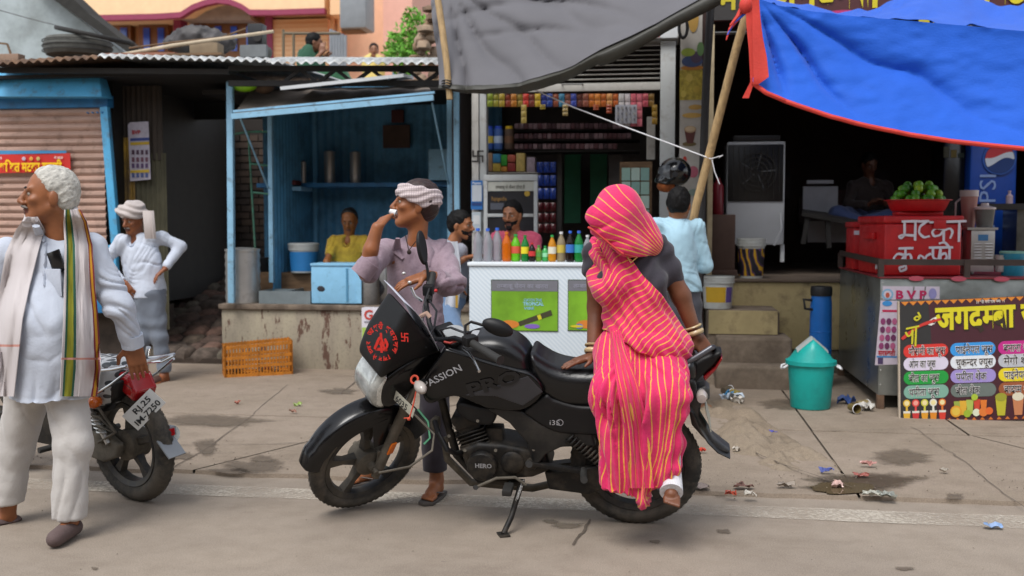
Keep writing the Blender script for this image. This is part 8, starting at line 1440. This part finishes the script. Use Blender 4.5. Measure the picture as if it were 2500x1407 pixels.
Wm.done(); sw_lo, sw_hi = Wm.lo - .06, Wm.hi + .06; m_bl = cloth('charcoal_blouse', '2b2730', b=.12)
def bb(s):
    Rt = basis(dirv(8)); s.ell(J(1535, 660, 4.64), (.165, .12, .14), Rt, 0); s.ell(J(1495, 700, 4.56), (.075, .07, .075), Rt, .05); s.ell(J(1588, 698, 4.56), (.08, .075, .08), Rt, .05); s.ell(J(1555, 745, 4.64), (.14, .11, .10), Rt, .06); s.plane(J(1555, 768, 4.6), (0, 0, -1), .01); s.cone(J(1470, 612, 4.66), J(1600, 605, 4.66), .05, .055, .05); s.cone(sR, sR + (eR - sR) * .55, .068, .062, .03); s.plane(J(1530, 615, 4.5), (0, -.4, 1), .03) if False else None; s.cone(sL, sL + (eL - sL) * .30, .06, .06, .03); s.ell(J(1537, 612, 4.50), (.055, .07, .045), Rt, .012, 's')
o, s_bl = garment(Wm, 'blouse', J(1560, 700, 4.64) - .36, J(1560, 700, 4.64) + .36, .007, bb, m_bl, .003, lambda v: .005 * np.sin((pxy(v)[:, 1] + pxy(v)[:, 0]) / 9 + 2 * noise(v, 8)))
def sari_mat(name, wl=.055, base='d83264', base2='cc2460', line='dba63e'):
    m = bpy.data.materials.new(name); n, p = nodes_of(m); at = n.nodes.new('ShaderNodeAttribute'); at.attribute_name = 's'; wa = n.nodes.new('ShaderNodeAttribute'); wa.attribute_name = 'w'; fr_ = n.nodes.new('ShaderNodeMath'); fr_.operation = 'FRACT'; n.links.new(at.outputs['Fac'], fr_.inputs[0]); cm = n.nodes.new('ShaderNodeMath'); cm.operation = 'COMPARE'; cm.inputs[1].default_value = .5; n.links.new(fr_.outputs[0], cm.inputs[0]); n.links.new(wa.outputs['Fac'], cm.inputs[2])
    t = noise_node(n, 5, 3); b0 = mixc(n, ramp(n, t.outputs[0], .35, .65).outputs[0], hx(base), hx(base2)); n.links.new(mixc(n, cm.outputs[0], b0, hx(line)), p.inputs['Base Color']); p.inputs['Roughness'].default_value = .75; p.inputs['Sheen Weight'].default_value = .2; p.inputs['Specular IOR Level'].default_value = .25
    t2 = noise_node(n, 60, 4); bm_ = n.nodes.new('ShaderNodeBump'); bm_.inputs['Strength'].default_value = .3; bm_.inputs['Distance'].default_value = .01; n.links.new(t2.outputs[0], bm_.inputs['Height']); n.links.new(bm_.outputs[0], p.inputs['Normal']); return m
msari = sari_mat('sari_striped')
def dist_w(v, sv, q, width):   # line half width in units of s, so that lines keep an even breadth on the cloth
    e = np.concatenate([np.stack([q[:, i], q[:, (i + 1) % 4]], 1) for i in range(4)]); L_ = np.linalg.norm(v[e[:, 0]] - v[e[:, 1]], axis=1) + 1e-6; gmag = np.abs(sv[e[:, 0]] - sv[e[:, 1]]) / L_; G_ = np.zeros(len(v)); np.maximum.at(G_, e[:, 0], gmag); np.maximum.at(G_, e[:, 1], gmag); return np.clip(G_ * width, .02, .16)
def sari_part(name, lo, hi, build, sfun, folds, amp=.003, h=.006, width=.0024):
    s = Sdf(lo, hi, h); build(s); v, q = s.mesh(); p = pxy(v); sv = sfun(v, p); n = mesh_normals(v, q); v = v + n * (folds(v, p) + amp * noise(v, 20))[:, None]; mk(name, (v, q), msari, Wm.t, smooth=180, attrs={'s': sv, 'w': dist_w(v, sv, q, width)}); return s
def skb(s):
    s.ell(J(1565, 862, 4.64), (.19, .14, .14), basis(dirv(0)), 0); s.cone(J(1515, 870, 4.60), J(1506, 965, 4.40), .12, .10, .07); s.cone(J(1615, 870, 4.60), J(1622, 965, 4.40), .12, .10, .07); s.cone(J(1506, 965, 4.40), J(1514, 1230, 4.46), .092, .088, .05); s.cone(J(1622, 965, 4.40), J(1608, 1215, 4.46), .092, .085, .05); s.cone(J(1562, 1000, 4.48), J(1562, 1220, 4.50), .06, .09, .07); s.cone(J(1560, 800, 4.66), J(1562, 860, 4.64), .13, .15, .05)
    a, b, c = J(1455, 1182, 4.4), J(1540, 1212, 4.4), J(1672, 1118, 4.4); s.plane(b, unit(V3(-.26, 0, -1)), .002); s.plane(J(1605, 1190, 4.4), unit(V3(.72, 0, -1)), .002); s.plane(J(1560, 795, 4.6), (0, 0, 1), .01)
def skx(p, z=0): x0 = np.interp(p[:, 1], [780, 880, 960, 1100, 1220], [1470, 1448, 1440, 1448, 1456]); x1 = np.interp(p[:, 1], [780, 880, 960, 1100, 1220], [1660, 1688, 1686, 1672, 1640]); return (p[:, 0] - x0) / (x1 - x0)
def sk_s(v, p): u = skx(p); return u * 17 + 1.0 * noise(np.c_[u * 5, p[:, 1] / 130, u * 0], 1, 2) + .35 * np.sin(p[:, 1] / 60 + u * 9) + .25 * noise(np.c_[u * 14, p[:, 1] / 60, u * 0], 1, 5)
def sk_f(v, p):
    u = skx(p); g_ = np.clip((p[:, 1] - 850) / 150, .1, 1); ax_ = J(1562, 1000, 4.52); ph = np.arctan2(v[:, 0] - ax_[0], ax_[1] - v[:, 1]); return g_ * (rf(ph * 15 + 2.0 * noise(v, 4, 3), v, 5, .020) + rf(ph * 7 + 3 * v[:, 2], v, 6, .022) + .006 * np.sin(ph * 34 + 3 * noise(v, 3, 8)) + .007 * np.sin(v[:, 2] * 62 + 4 * noise(v, 5)) * np.clip((u - .8) / .15, 0, 1)) - .055 * np.exp(-((u - .60) / .05) ** 2) * np.clip((p[:, 1] - 950) / 70, 0, 1)
s_sk = sari_part('sari_skirt', J(1562, 1000, 4.5) - V3(.42, .42, .56), J(1562, 1000, 4.5) + V3(.42, .42, .46), skb, sk_s, sk_f)
drape(Wm, 'sari_pleats', [(800, 1488, 1512), (860, 1494, 1530), (950, 1508, 1562), (1050, 1524, 1582), (1130, 1530, 1590), (1192, 1534, 1596)], s_sk, msari, 3.9, 4.8, .018, nu=22, ripple=.009, rip=1.25, sari=4, dense=4)
# the end of the sari drawn across the body from shoulder to hip, in overlapping pleats
def pal(s):
    Rt = basis(dirv(8)); s.ell(J(1530, 660, 4.63), (.18, .142, .155), Rt, 0); s.ell(J(1495, 700, 4.55), (.09, .098, .092), Rt, .05); s.ell(J(1588, 705, 4.56), (.09, .095, .095), Rt, .05); s.ell(J(1560, 790, 4.62), (.165, .145, .16), Rt, .08); s.ell(J(1580, 850, 4.60), (.205, .175, .12), Rt, .08); s.cone(J(1462, 600, 4.66), J(1475, 640, 4.62), .055, .08, .04); s.cone(J(1480, 590, 4.62), J(1540, 615, 4.62), .05, .05, .04)
    # upper edge from the left shoulder down to the right hip; lower edge across the lap
    a, b = J(1512, 598, 4.5), J(1690, 815, 4.5); d_3 = b - a; s.plane(a, unit(np.cross(d_3, c_f)) * (1 if np.cross(d_3, c_f)[2] > 0 else -1), .004)
    a, b = J(1424, 610, 4.5), J(1462, 800, 4.5); n_ = np.cross(b - a, c_f); s.plane(a, unit(n_) * (-1 if n_[0] > 0 else 1), .004)
    a, b = J(1462, 800, 4.5), J(1660, 925, 4.5); n_ = np.cross(b - a, c_f); s.plane(a, unit(n_) * (-1 if n_[2] > 0 else 1), .004)
def pl_uv(p): ax_ = unit(V3(205, 260, 0))[:2]; r0 = p - np.array([1460, 600]); return r0 @ ax_, r0 @ np.array([ax_[1], -ax_[0]])
def pl_s(v, p): a, b = pl_uv(p); return a / 14. + .3 * np.sin(b / 17 + a / 60) + .55 * noise(np.c_[a / 50, b / 30, a * 0], 1, 4) + b / 140
def pl_f(v, p): a, b = pl_uv(p); return rf(b / (11 + a / 50) + 1.6 * noise(np.c_[a / 120, b / 60, a * 0], 1, 7), v, 8, .026) + .005 * np.sin(b / 4.1 + a / 40)
sari_part('sari_drape', J(1560, 720, 4.6) - V3(.36, .34, .5), J(1560, 720, 4.6) + V3(.36, .34, .34), pal, pl_s, pl_f)
# veil over the head
def vl(s):
    s.ell(W(0, -.012, .04), V3(.088, .112, .102), Wm.heads[0][1], 0); s.cone(J(1508, 505, 4.55), J(1560, 575, 4.60), .095, .095, .06); s.cone(J(1550, 560, 4.58), J(1588, 600, 4.58), .07, .05, .05); s.cone(J(1462, 536, 4.46), J(1525, 600, 4.48), .062, .066, .05); s.cone(J(1525, 600, 4.5), J(1556, 615, 4.52), .05, .045, .04)
    a, b = J(1424, 552, 4.45), J(1528, 632, 4.45); n_ = np.cross(b - a, c_f); s.plane(a, unit(n_) * (-1 if n_[2] > 0 else 1), .006); a, b = J(1528, 628, 4.5), J(1610, 585, 4.5); s.plane(J(1560, 628, 4.5), (0, 0, -1), .006)
    s.ell(W(0, .085, -.085), V3(.05, .06, .07), Wm.heads[0][1], .01, 's')
def vl_s(v, p): dx, dy = p[:, 0] - 1640, p[:, 1] - 640; a = np.degrees(np.arctan2(-dy, -dx)); return a / 6.4 + .4 * noise(np.c_[p / 60, p[:, :1] * 0], 1, 3) + np.hypot(dx, dy) / 260
def vl_f(v, p): dx, dy = p[:, 0] - 1640, p[:, 1] - 640; a = np.degrees(np.arctan2(-dy, -dx)); return rf(a / 7.5 + 2 * noise(v, 7), v, 9, .016) * np.clip((np.hypot(dx, dy) - 40) / 100, 0, 1)
s_vl = sari_part('sari_veil', W(0, 0, 0) - .3, W(0, 0, 0) + .26, vl, vl_s, vl_f, h=.005)
vb = [surf(s_vl, x, y, .003, 4.1, 4.9)[0] for x, y in ((1436, 555), (1448, 562), (1462, 573), (1478, 586), (1494, 600), (1510, 612), (1522, 620))]; mk('veil_border', Geo().tube([p for p in vb if p is not None], .008, 8, flat=.6), M('border_orange_pink', 'c8403a', .7), Wm.t, smooth=80)
mk('bandage', Geo().tube([fR2 + V3(0, .01, .10), fR2 + V3(0, 0, .02), fR2 + V3(.005, -.04, -.045), fR2 + V3(.005, -.085, -.072)], [.044, .046, .048, .05], 18), M('white_bandage', 'd0d0d4', .9, bump=.4, bs=90), Wm.t, smooth=80)
mb_ = M('horn_bangle', 'b09a72', .3, var=.25, scale=40, coat=.3)
for w_, d_4 in ((wR, eR - wR), (wL, eL - wL)):
    d_4 = unit(d_4); u_ = unit(np.cross(d_4, V3(0, 1, .2))); ax3 = (u_, np.cross(d_4, u_), d_4)
    for k, (o_, rw_) in enumerate(((.02, .011), (.046, .006))): mk('bangle', Geo().grid([[w_ + d_4 * (o_ + rw_ * math.sin(b)) + (ax3[0] * math.cos(a) + ax3[1] * math.sin(a)) * (.037 + .006 * math.cos(b)) for b in np.linspace(0, 6.283, 9)] for a in np.linspace(0, 6.283, 25)]), mb_, Wm.t, smooth=60)
mk('necklace', Geo().tube([J(1528, 622, 4.46), J(1540, 642, 4.45), J(1556, 628, 4.47)], .0035, 6), M('gold_chain', 'b08a4a', .3, .6), Wm.t); mk('finger_ring', Geo().sphere(J(1730, 850, 4.6), (.009, .009, .005), 8, 6), M('gold_chain', ''), Wm.t)
# ---------------------------------------------------------------- the others
def person(label, d, hp, az, el, sc, neck, hip, arms, legs, shirt, trou, skin, hairm, h=.009, mous=None, beard=None, hem=None, turban=None, torso=(.18, .12), sleeve=.05, seat=False, collar=None, feet=True, tipz=None, ground=None, cut=(.052, .04), twid=None, short=None, fold=.004):
    pts = [J(hp[0], hp[1] - 60 * 5 / d, d), hip] + [q for a in arms for q in a] + [q for a in legs for q in a]; b = Body('person', label, ground if ground is not None else hip, pts, h, .14, skin)
    W = b.head(J(hp[0], hp[1], d), dirv(az, el), sc=sc); b.neck(W, neck, .05 * sc); ch = neck + (hip - neck) * .28; b.limb([hip, ch], [.07, .06])
    for a in arms: b.limb([ch] + a[:3], [.04, .034, .034, .026]); b.hand(a[2], a[3] - a[2], V3(0, -.3, -1) if abs((a[3] - a[2])[2]) < .07 else V3(0, 1, 0), sc, .35, .03)
    for a in legs: b.limb([hip] + a[:3], [.06, .055, .045, .036]); (b.foot(a[2], dirv(az * .6), sc) if feet else None)
    b.done(); Rm = b.heads[0][1]
    if hairm: hair(b, W, Rm, sc, hairm, hs=.007, cut=cut, amp=.005)
    brow(b, W, sc, m_hair, mous=mous, beard=beard); Rt = basis(dirv(az * .5)); sh = [a[0] for a in arms]
    def sb(s):
        mid = neck + (hip - neck) * .3; s.ell(mid, (torso[0], torso[1], .2), Rt, 0); s.ell(neck + (hip - neck) * .72, (torso[0] * .97, torso[1] * 1.08, .24), Rt, .08); s.cone(sh[0], sh[1], .055, .055, .05); s.cone(neck + V3(0, 0, -.0), neck + V3(0, 0, -.07), .055, .09, .04)
        if hem is not None: s.cone(hip, hip + V3(0, 0, -.25), torso[0] * .85, torso[0] * 1.0, .05); s.plane(hem, (0, 0, -1), .004)
        s.ell(neck + dirv(az * .6) * .10 + V3(0, 0, .02), (.045, .07, .07), Rt, .01, 's')
        for a in arms:
            s.cone(a[0], a[1] if not short else a[0] + (a[1] - a[0]) * short, .06, sleeve, .04)
            if not short: s.cone(a[1], a[1] + (a[2] - a[1]) * .88, sleeve, sleeve * .8, .03)
    garment(b, 'shirt', b.lo - .05, b.hi + .05, h, sb, shirt, .004, lambda v: rf((v[:, 2] + .7 * v[:, 0]) * 42 + 5 * noise(v, 5), v, 3, fold * 1.7) + rf(v[:, 0] * 40 - v[:, 2] * 12 + 4 * noise(v, 4), v, 4, fold * 1.3))
    if trou and legs:
        tw = twid or .085
        def tb3(s):
            for a in legs: s.cone(hip + (a[0] - hip) * .5, a[1], .11, tw, .04); s.cone(a[1], a[2] + V3(0, 0, .04), tw, tw * .9, .03)
            s.ell(hip, (.16, .13, .12), Rt, .05)
            if not seat: s.plane(legs[0][2] + V3(0, 0, .015), (0, 0, -1))
        garment(b, 'trousers', b.lo - .05, b.hi + .05, h, tb3, trou, .004, lambda v: .005 * np.sin(v[:, 2] * 40 + 4 * noise(v, 5)))
    if collar:
        f = dirv(az * .6); l = np.cross(f, V3(0, 0, 1)); mk('collar', Geo().tube([neck + f * .085 + V3(0, 0, -.04), neck + l * .06 + f * .04 + V3(0, 0, .02), neck - f * .05 + V3(0, 0, .035), neck - l * .06 + f * .04 + V3(0, 0, .02), neck + f * .085 + V3(0, 0, -.04)], [.01, .02, .02, .02, .01], 8, flat=.5), shirt, b.t, smooth=80)
    return b, W, Rm
def down(p, z=0.): return np.array([p[0], p[1], z])
# man with white turban, hands on hips
g0 = G(400, 935); dB = 9.05; q0 = down(G(340, 930), .09); q1 = down(G(402, 938), .09)
tB, WB_, RB = person('man in white shirt and white turban with hands on hips', dB, (327, 540), 28, -12, 1.02, J(335, 590, dB + .04), J(362, 715, dB + .05), [[J(300, 590, dB), J(255, 640, dB), J(300, 690, dB - .1), J(318, 712, dB - .1)], [J(395, 582, dB + .05), J(440, 602, dB + .1), J(404, 655, dB - .05), J(385, 672, dB - .1)]], [[J(345, 730, dB), J(348, 830, dB), q0], [J(380, 730, dB), J(390, 830, dB), q1]], c_wh, cloth('grey_trousers', '666d78'), '804a2a', None, .009, hem=J(362, 728, dB), sleeve=.05, mous=M('grey_moustache', ''), ground=down(q1), collar=True, twid=.068)
s = Sdf(WB_(0, 0, .05) - .3, WB_(0, 0, .05) + .26, .007); s.ell(WB_(0, -.015, .075), V3(.105, .125, .085), RB, 0); s.ell(WB_(.06, .05, .10), V3(.06, .06, .05), RB, .03); s.ell(WB_(0, -.02, .13), V3(.07, .08, .05), RB, .04); s.ell(WB_(0, .08, -.02), (.075, .08, .062), RB, .015, 's'); v, q = s.mesh(); v = v + mesh_normals(v, q) * (.007 * np.sin(v[:, 2] * 120 + 30 * v[:, 0] + 4 * noise(v, 9)))[:, None]; mk('turban', (v, q), cloth('turban_cloth', 'b4aaa6'), tB.t, smooth=180)
mk('turban_tail', Geo().sheet([[J(348 + 10 * b + a * 6, 515 + a * 68, dB - .08 - .03 * math.sin(a * 3)) + V3(0, .008 * math.sin(b * 8), 0) for b in np.linspace(0, 2.6, 8)] for a in np.linspace(0, 1, 8)], .008), cloth('turban_cloth', ''), tB.t, smooth=80)
for a in (q0, q1): mk('shoe', Geo().sphere(a + V3(-.03, -.07, -.045), (.05, .13, .04), 14, 8), M('brown_shoe', '4a3028', .6), tB.t)
# tea seller in yellow
dY = 10.2; person('man in yellow shirt sitting inside the blue tea stall', dY, (853, 540), 4, -22, 1.0, J(850, 592, dY + .02), J(850, 690, dY + .1), [[J(815, 590, dY), J(798, 640, dY - .15), J(800, 672, dY - .25), J(815, 690, dY - .3)], [J(890, 590, dY), J(905, 640, dY - .15), J(895, 672, dY - .3), J(880, 690, dY - .32)]], [[J(825, 700, dY - .1), J(790, 705, dY - .3), J(830, 712, dY - .3)], [J(875, 700, dY - .1), J(915, 705, dY - .3), J(880, 712, dY - .3)]], cloth('yellow_print_shirt', 'b89a2c', dirt='7a5a2a', dscale=14, damt=.4), cloth('dark_trousers', '2a2a30'), '8a5428', M('thin_black_hair', '14100e', .6), .010, short=.55, collar=True, seat=True, feet=False, cut=(.02, .07))
mk_ = J(838, 600, dY - .17)
# shopkeeper in pink
dP = 8.62; person('bearded shopkeeper in pink shirt behind the counter', dP, (1250, 527), 22, -8, 1.0, J(1255, 580, dP + .03), J(1262, 720, dP + .05), [[J(1215, 582, dP), J(1205, 640, dP - .05), J(1215, 690, dP - .2), J(1235, 695, dP - .28)], [J(1303, 585, dP), J(1315, 645, dP - .05), J(1300, 690, dP - .2), J(1280, 695, dP - .28)]], [[J(1245, 740, dP), J(1245, 850, dP), down(J(1245, 900, dP), .09)], [J(1280, 740, dP), J(1280, 850, dP), down(J(1280, 900, dP), .09)]], cloth('pink_shirt', 'a8405a'), cloth('dark_trousers', ''), '865434', m_hair, .009, mous=m_hair, beard=m_hair, short=.6, collar=True, cut=(.05, .055), ground=down(J(1262, 900, dP)))
# bearded man leaning beside the counter
dW = 8.3; bw_, Ww, Rw = person('bearded man in jeans with white scarf beside the counter', dW, (1125, 552), -68, -4, 1.0, J(1100, 608, dW + .02), J(1090, 735, dW + .05), [[J(1068, 612, dW + .05), J(1075, 670, dW + .1), J(1095, 700, dW), J(1115, 705, dW)], [J(1122, 612, dW - .05), J(1100, 650, dW - .12), J(1135, 632, dW - .1), J(1158, 625, dW - .08)]], [[J(1090, 745, dW), J(1105, 810, dW - .25), down(G(1075, 960), .09)], [J(1075, 745, dW), J(1080, 820, dW - .2), down(G(1050, 965), .09)]], cloth('navy_white_shirt', '8a8d98'), cloth('faded_jeans', '5a7290', b=.3), '8a5634', m_hair, .009, mous=m_hair, beard=m_hair, short=.6, ground=down(G(1070, 960)))
mk('white_scarf', Geo().sheet([[J(1085 + 32 * b + 8 * math.sin(a * 3), 590 + a * 160, dW - .19 + .04 * a + .01 * math.sin(b * 9)) for b in np.linspace(0, 1, 8)] for a in np.linspace(0, 1, 12)], .008), cloth('scarf_white', 'b8bcc4'), bw_.t, smooth=80); mk('scarf_stripe', Geo().sheet([[J(1112 + 6 * b, 690 + a * 62, dW - .2 + .03 * a) for b in (0, 1)] for a in np.linspace(0, 1, 5)], .004), ink('b08a30'), bw_.t)
# man in light blue shirt seen from behind
dE = 7.55; person('man in light blue shirt seen from behind near the helmet', dE, (1658, 502), -158, -8, 1.05, J(1650, 545, dE + .02), J(1660, 705, dE + .05), [[J(1600, 552, dE), J(1590, 640, dE + .05), J(1600, 700, dE + .25), J(1610, 705, dE + .33)], [J(1700, 555, dE + .03), J(1722, 650, dE + .08), J(1695, 640, dE + .30), J(1680, 630, dE + .36)]], [[J(1640, 740, dE), J(1640, 880, dE), down(G(1645, 1010), .09)], [J(1690, 740, dE), J(1692, 880, dE), down(G(1695, 1010), .09)]], cloth('light_blue_shirt', '9dbfcf', b=.15), cloth('charcoal_trousers', '34343c'), '8a5838', m_hair, .008, collar=True, cut=(.06, .05), ground=down(G(1670, 1020)), torso=(.19, .125), sleeve=.055, hem=J(1660, 712, dE))
# man sitting in the dark shop
dS = 11.0; person('man in dark shirt looking down on the bench in the juice shop', dS, (2122, 402), -10, -25, 1.0, J(2125, 448, dS + .02), J(2110, 535, dS + .1), [[J(2082, 455, dS), J(2070, 500, dS - .1), J(2120, 500, dS - .28), J(2142, 490, dS - .3)], [J(2165, 455, dS), J(2180, 500, dS - .1), J(2160, 498, dS - .28), J(2146, 490, dS - .3)]], [[J(2095, 535, dS), J(2045, 522, dS - .3), J(2090, 550, dS - .35)], [J(2130, 540, dS), J(2180, 530, dS - .3), J(2120, 552, dS - .35)]], cloth('dark_brown_shirt', '2c211f'), cloth('dark_jeans', '24345c'), '5a3624', m_hair, .010, seat=True, feet=False, ground=J(2110, 545, dS))
# boys behind the roof
dG = 12.2; person('boy in green tee shirt sitting on the blue bench behind the roof', dG, (768, 105), -100, -6, .92, J(755, 130, dG), J(765, 195, dG), [[J(745, 135, dG), J(757, 160, dG - .1), J(785, 130, dG - .1), J(787, 115, dG - .1)], [J(765, 135, dG + .1), J(770, 165, dG + .1), J(790, 150, dG), J(795, 142, dG)]], [[J(775, 195, dG), J(830, 185, dG), J(870, 230, dG)], [J(775, 197, dG + .1), J(835, 188, dG + .1), J(860, 232, dG + .1)]], cloth('dark_green_tee', '1c4a34'), cloth('green_shorts', '2a5c3c'), '7d5138', m_hair, .011, short=.55, seat=True, feet=False, ground=J(765, 210, dG))
dK = 16.5; person('boy in pale yellow shirt standing far behind the roof', dK, (913, 124), -8, -2, .95, J(912, 142, dK), J(912, 200, dK), [[J(895, 148, dK), J(890, 172, dK), J(888, 195, dK), J(888, 205, dK)], [J(928, 148, dK), J(933, 172, dK), J(935, 195, dK), J(935, 205, dK)]], [[J(905, 205, dK), J(905, 260, dK), J(905, 305, dK)], [J(920, 205, dK), J(920, 260, dK), J(920, 305, dK)]], cloth('pale_yellow_shirt', 'c8b46a'), cloth('dark_trousers', ''), '8a5c40', m_hair, .012, hem=J(912, 205, dK), short=.5, ground=J(912, 310, dK))
tag(mk('terrace_slab', Geo().b2(P(640, 322, 12.6), P(1080, 312, 12.6) + V3(0, 8, 0)), m_pch), 'peach terrace slab behind the roof where the boys are', 'terrace')
# ================================================================ second motorcycle under the old man's hand
B2 = Frame(G(338, 1221), V3(-.90, .42, 0), R(6)); b2 = thing('motorcycle', 'motorcycle with leaf patterned seat and chrome rack beside the old man', 'motorcycle', B2.o); x2, y2, z2 = (B2.B[:, i] for i in range(3)); bk_save = bk
wheel(b2, 'rear_wheel', B2.w(0, 0, .305), x2, z2, y2, .305, .09, drum=.08); wheel(b2, 'front_wheel', B2.w(1.27, 0, .30), x2, z2, y2, .30, .078, drum=.06)
L2 = lambda pts, w: [B2.L(x, y, w) for x, y in pts]; W2 = lambda x, y, w=0.: B2.PW(x, y, w)
def leaf_mat():
    m = bpy.data.materials.new('leaf_print_seat'); n, p = nodes_of(m); tc = n.nodes.new('ShaderNodeTexCoord'); v = n.nodes.new('ShaderNodeTexVoronoi'); v.inputs['Scale'].default_value = 15; mp = n.nodes.new('ShaderNodeMapping'); mp.inputs['Scale'].default_value = (1, 1, 1.7); mp.inputs['Rotation'].default_value = (0, .6, 0); n.links.new(tc.outputs['Object'], mp.inputs[0]); n.links.new(mp.outputs[0], v.inputs[0])
    a = ramp(n, v.outputs['Distance'], .40, .42); n.links.new(mixc(n, a.outputs[0], hx('33383c'), hx('a9acae')), p.inputs['Base Color']); p.inputs['Roughness'].default_value = .5; return m
v, q = pillow(B2, [(.62, .66), (.55, .72), (.35, .73), (.10, .745), (-.02, .745), (-.06, .68), (.0, .53), (.30, .49), (.55, .50)], -.13, .13, .06, .009); mk('seat', (v, q), leaf_mat(), b2, smooth=80)
v, q = pillow(B2, [(.60, .70), (.70, .86), (.95, .92), (1.08, .82), (.98, .68), (.75, .62)], -.13, .13, .09, .012); mk('fuel_tank', (v, q), m_gloss, b2, smooth=80)
v, q = pillow(B2, [(.55, .58), (.2, .57), (-.04, .66), (-.10, .66), (-.06, .57), (.08, .48), (.35, .44), (.6, .46)], -.10, .11, .03, .009, sm=False); mk('side_panel', (v, q), m_matte, b2, smooth=70)
v, q = pillow(B2, [(-.03, .70), (-.13, .68), (-.17, .60), (-.14, .55), (-.05, .60)], -.07, .07, .02, .006, sm=False); mk('tail_lamp', (v, q), M('tail_red2', 'a01018', .15, var=.2, coat=.5), b2, smooth=60)
rows = [[B2.w(.34 * math.cos(a) - .02, .07 * b, .305 + .36 * math.sin(a) - .02 * b * b) for b in np.linspace(-1, 1, 9)] for a in np.linspace(R(50), R(112), 18)]; mk('rear_mudguard', Geo().sheet(rows, .005), m_matte, b2, smooth=70)
mk('mud_flap', Geo().sheet([[B2.w(-.27 - .08 * a, .05 * b, .36 - .08 * a) for b in (-1, 0, 1)] for a in (0, .5, 1)], .008), M('grey_flap2', '7d8288', .6, var=.1), b2); mk('tail_bracket', Geo().box(B2.w(-.24, -.02, .385), (.07, .10, .05), R3=B2.B), M('grey_flap2', ''), b2, bevel=.01); mk('reflector', Geo().box(B2.w(-.28, -.02, .385), (.012, .06, .035), R3=B2.B), M('tail_red2', ''), b2)
for sy in (1, -1):
    mk('rack_tube', Geo().tube([B2.w(0.120, .15 * sy, 0.535), B2.w(0.045, .155 * sy, 0.595), B2.w(-0.002, .15 * sy, 0.735), B2.w(-0.025, .145 * sy, 0.775)], .013, 10), m_chrome, b2)
    mk('rack_tube', Geo().tube([B2.w(0.013, .15 * sy, 0.715), B2.w(-0.130, .15 * sy, 0.735), B2.w(-0.228, .14 * sy, 0.755), B2.w(-0.242, .12 * sy, 0.750), B2.w(-0.228, .06 * sy, 0.735), B2.w(-0.018, .05 * sy, 0.715)], .008, 8), m_chrome, b2); mk('rack_tube', Geo().tube([B2.w(0.075, .155 * sy, 0.575), B2.w(-0.092, .14 * sy, 0.655), B2.w(-0.235, .13 * sy, 0.735)], .007, 8), m_chrome, b2)
    a, b = B2.w(.22, .115 * sy, .60), B2.w(.03, .11 * sy, .33); mk('shock_absorber', Geo().tube([a, b], .016, 10).tube([a + (b - a) * (.1 + t * .7) + .025 * (math.cos(t * 60) * x2 + math.sin(t * 60) * y2) for t in np.linspace(0, 1, 90)], .005, 5), m_steel, b2)
mk('rack_cross', Geo().tube([B2.w(-0.228, -.14, 0.755), B2.w(-0.250, 0, 0.760), B2.w(-0.228, .14, 0.755)], .008, 8), m_chrome, b2); mk('rack_cross', Geo().tube([B2.w(-0.130, -.15, 0.735), B2.w(-0.130, .15, 0.735)], .007, 8), m_chrome, b2)
uu = unit(D(381, 958, 5.0) - D(330, 1009, 4.96)); pc = B2.w(-.20, .05, .515); nn_ = unit(unit(-c_f + c_r * .25) - uu * np.dot(unit(-c_f + c_r * .25), uu)); up_ = np.cross(nn_, uu); mk('number_plate', Geo().box(pc, (.185, .105, .004), R3=np.c_[uu, up_, nn_]), M('plate_white2', 'c8c8c4', .5, var=.06), b2, bevel=.003)
text(b2, 'RJ.25', pc + nn_ * .003 + up_ * .008 - uu * .045, uu, up_, .042, ink('18181a'), off=.02, width=.105); text(b2, 'IM-7250', pc + nn_ * .003 - up_ * .038 - uu * .078, uu, up_, .042, ink('18181a'), off=.02, width=.155)
mk('indicator', Geo().lathe([(.001, -.01), (.025, 0), (.03, .04), (.02, .06), (.001, .062)], B2.w(.02, .14, .56), 14, ax=(x2, z2, y2)), M('amber_lens', 'c05a10', .15, var=.1, coat=.4), b2, smooth=60)
v, q = pillow(B2, [(.55, .36), (.3, .38), (.05, .38), (-.05, .33), (-.02, .26), (.1, .22), (.5, .27)], .07, .11, .015, .008, sm=False); mk('chain_case', (v, q), m_mud, b2, smooth=60)
mk('engine', Geo().box(B2.w(.66, 0, .40), (.34, .22, .30), R3=B2.B), m_eng, b2, bevel=.03)
for k in range(6): mk('cooling_fin', Geo().box(B2.w(.80, 0, .46 + .025 * k), (.16, .2, .008), R3=B2.B), m_eng, b2)
for sy in (1, -1): mk('footpeg', Geo().cyl(B2.w(.42, .10 * sy, .28), B2.w(.44, .24 * sy, .28), .016, n=10), m_rub, b2); mk('fork_leg', Geo().tube([B2.w(1.27, .09 * sy, .30), B2.w(1.05, .09 * sy, .78), B2.w(.99, .09 * sy, .92)], .022, 12), m_mud, b2)
mk('handlebar', Geo().tube([B2.w(.90, .36, 1.0), B2.w(.98, .2, 1.02), B2.w(1.0, 0, .97), B2.w(.98, -.2, 1.02), B2.w(.90, -.36, 1.0)], .012, 10), m_matte, b2); mk('headlamp', Geo().sphere(B2.w(1.14, 0, .86), (.10, .10, .11)), m_gloss, b2); mk('silencer', Geo().tube([B2.w(.8, -.1, .3), B2.w(.4, -.13, .24), B2.w(-.15, -.14, .33)], [.02, .035, .045], 12), m_chrome, b2); mk('stand', Geo().tube([B2.w(.5, .08, .3), G(150, 1225) * V3(1, 1, 0) + V3(.0, 0, .01)], .013, 8), m_eng, b2)
for k in range(3): mk('hose', Geo().tube([B2.w(.25, .12, .50 - k * .03), B2.w(.05, .13, .52 - k * .05), B2.w(-.05, .12, .40), B2.w(.1, .12, .33)], .008, 6), m_mud, b2)
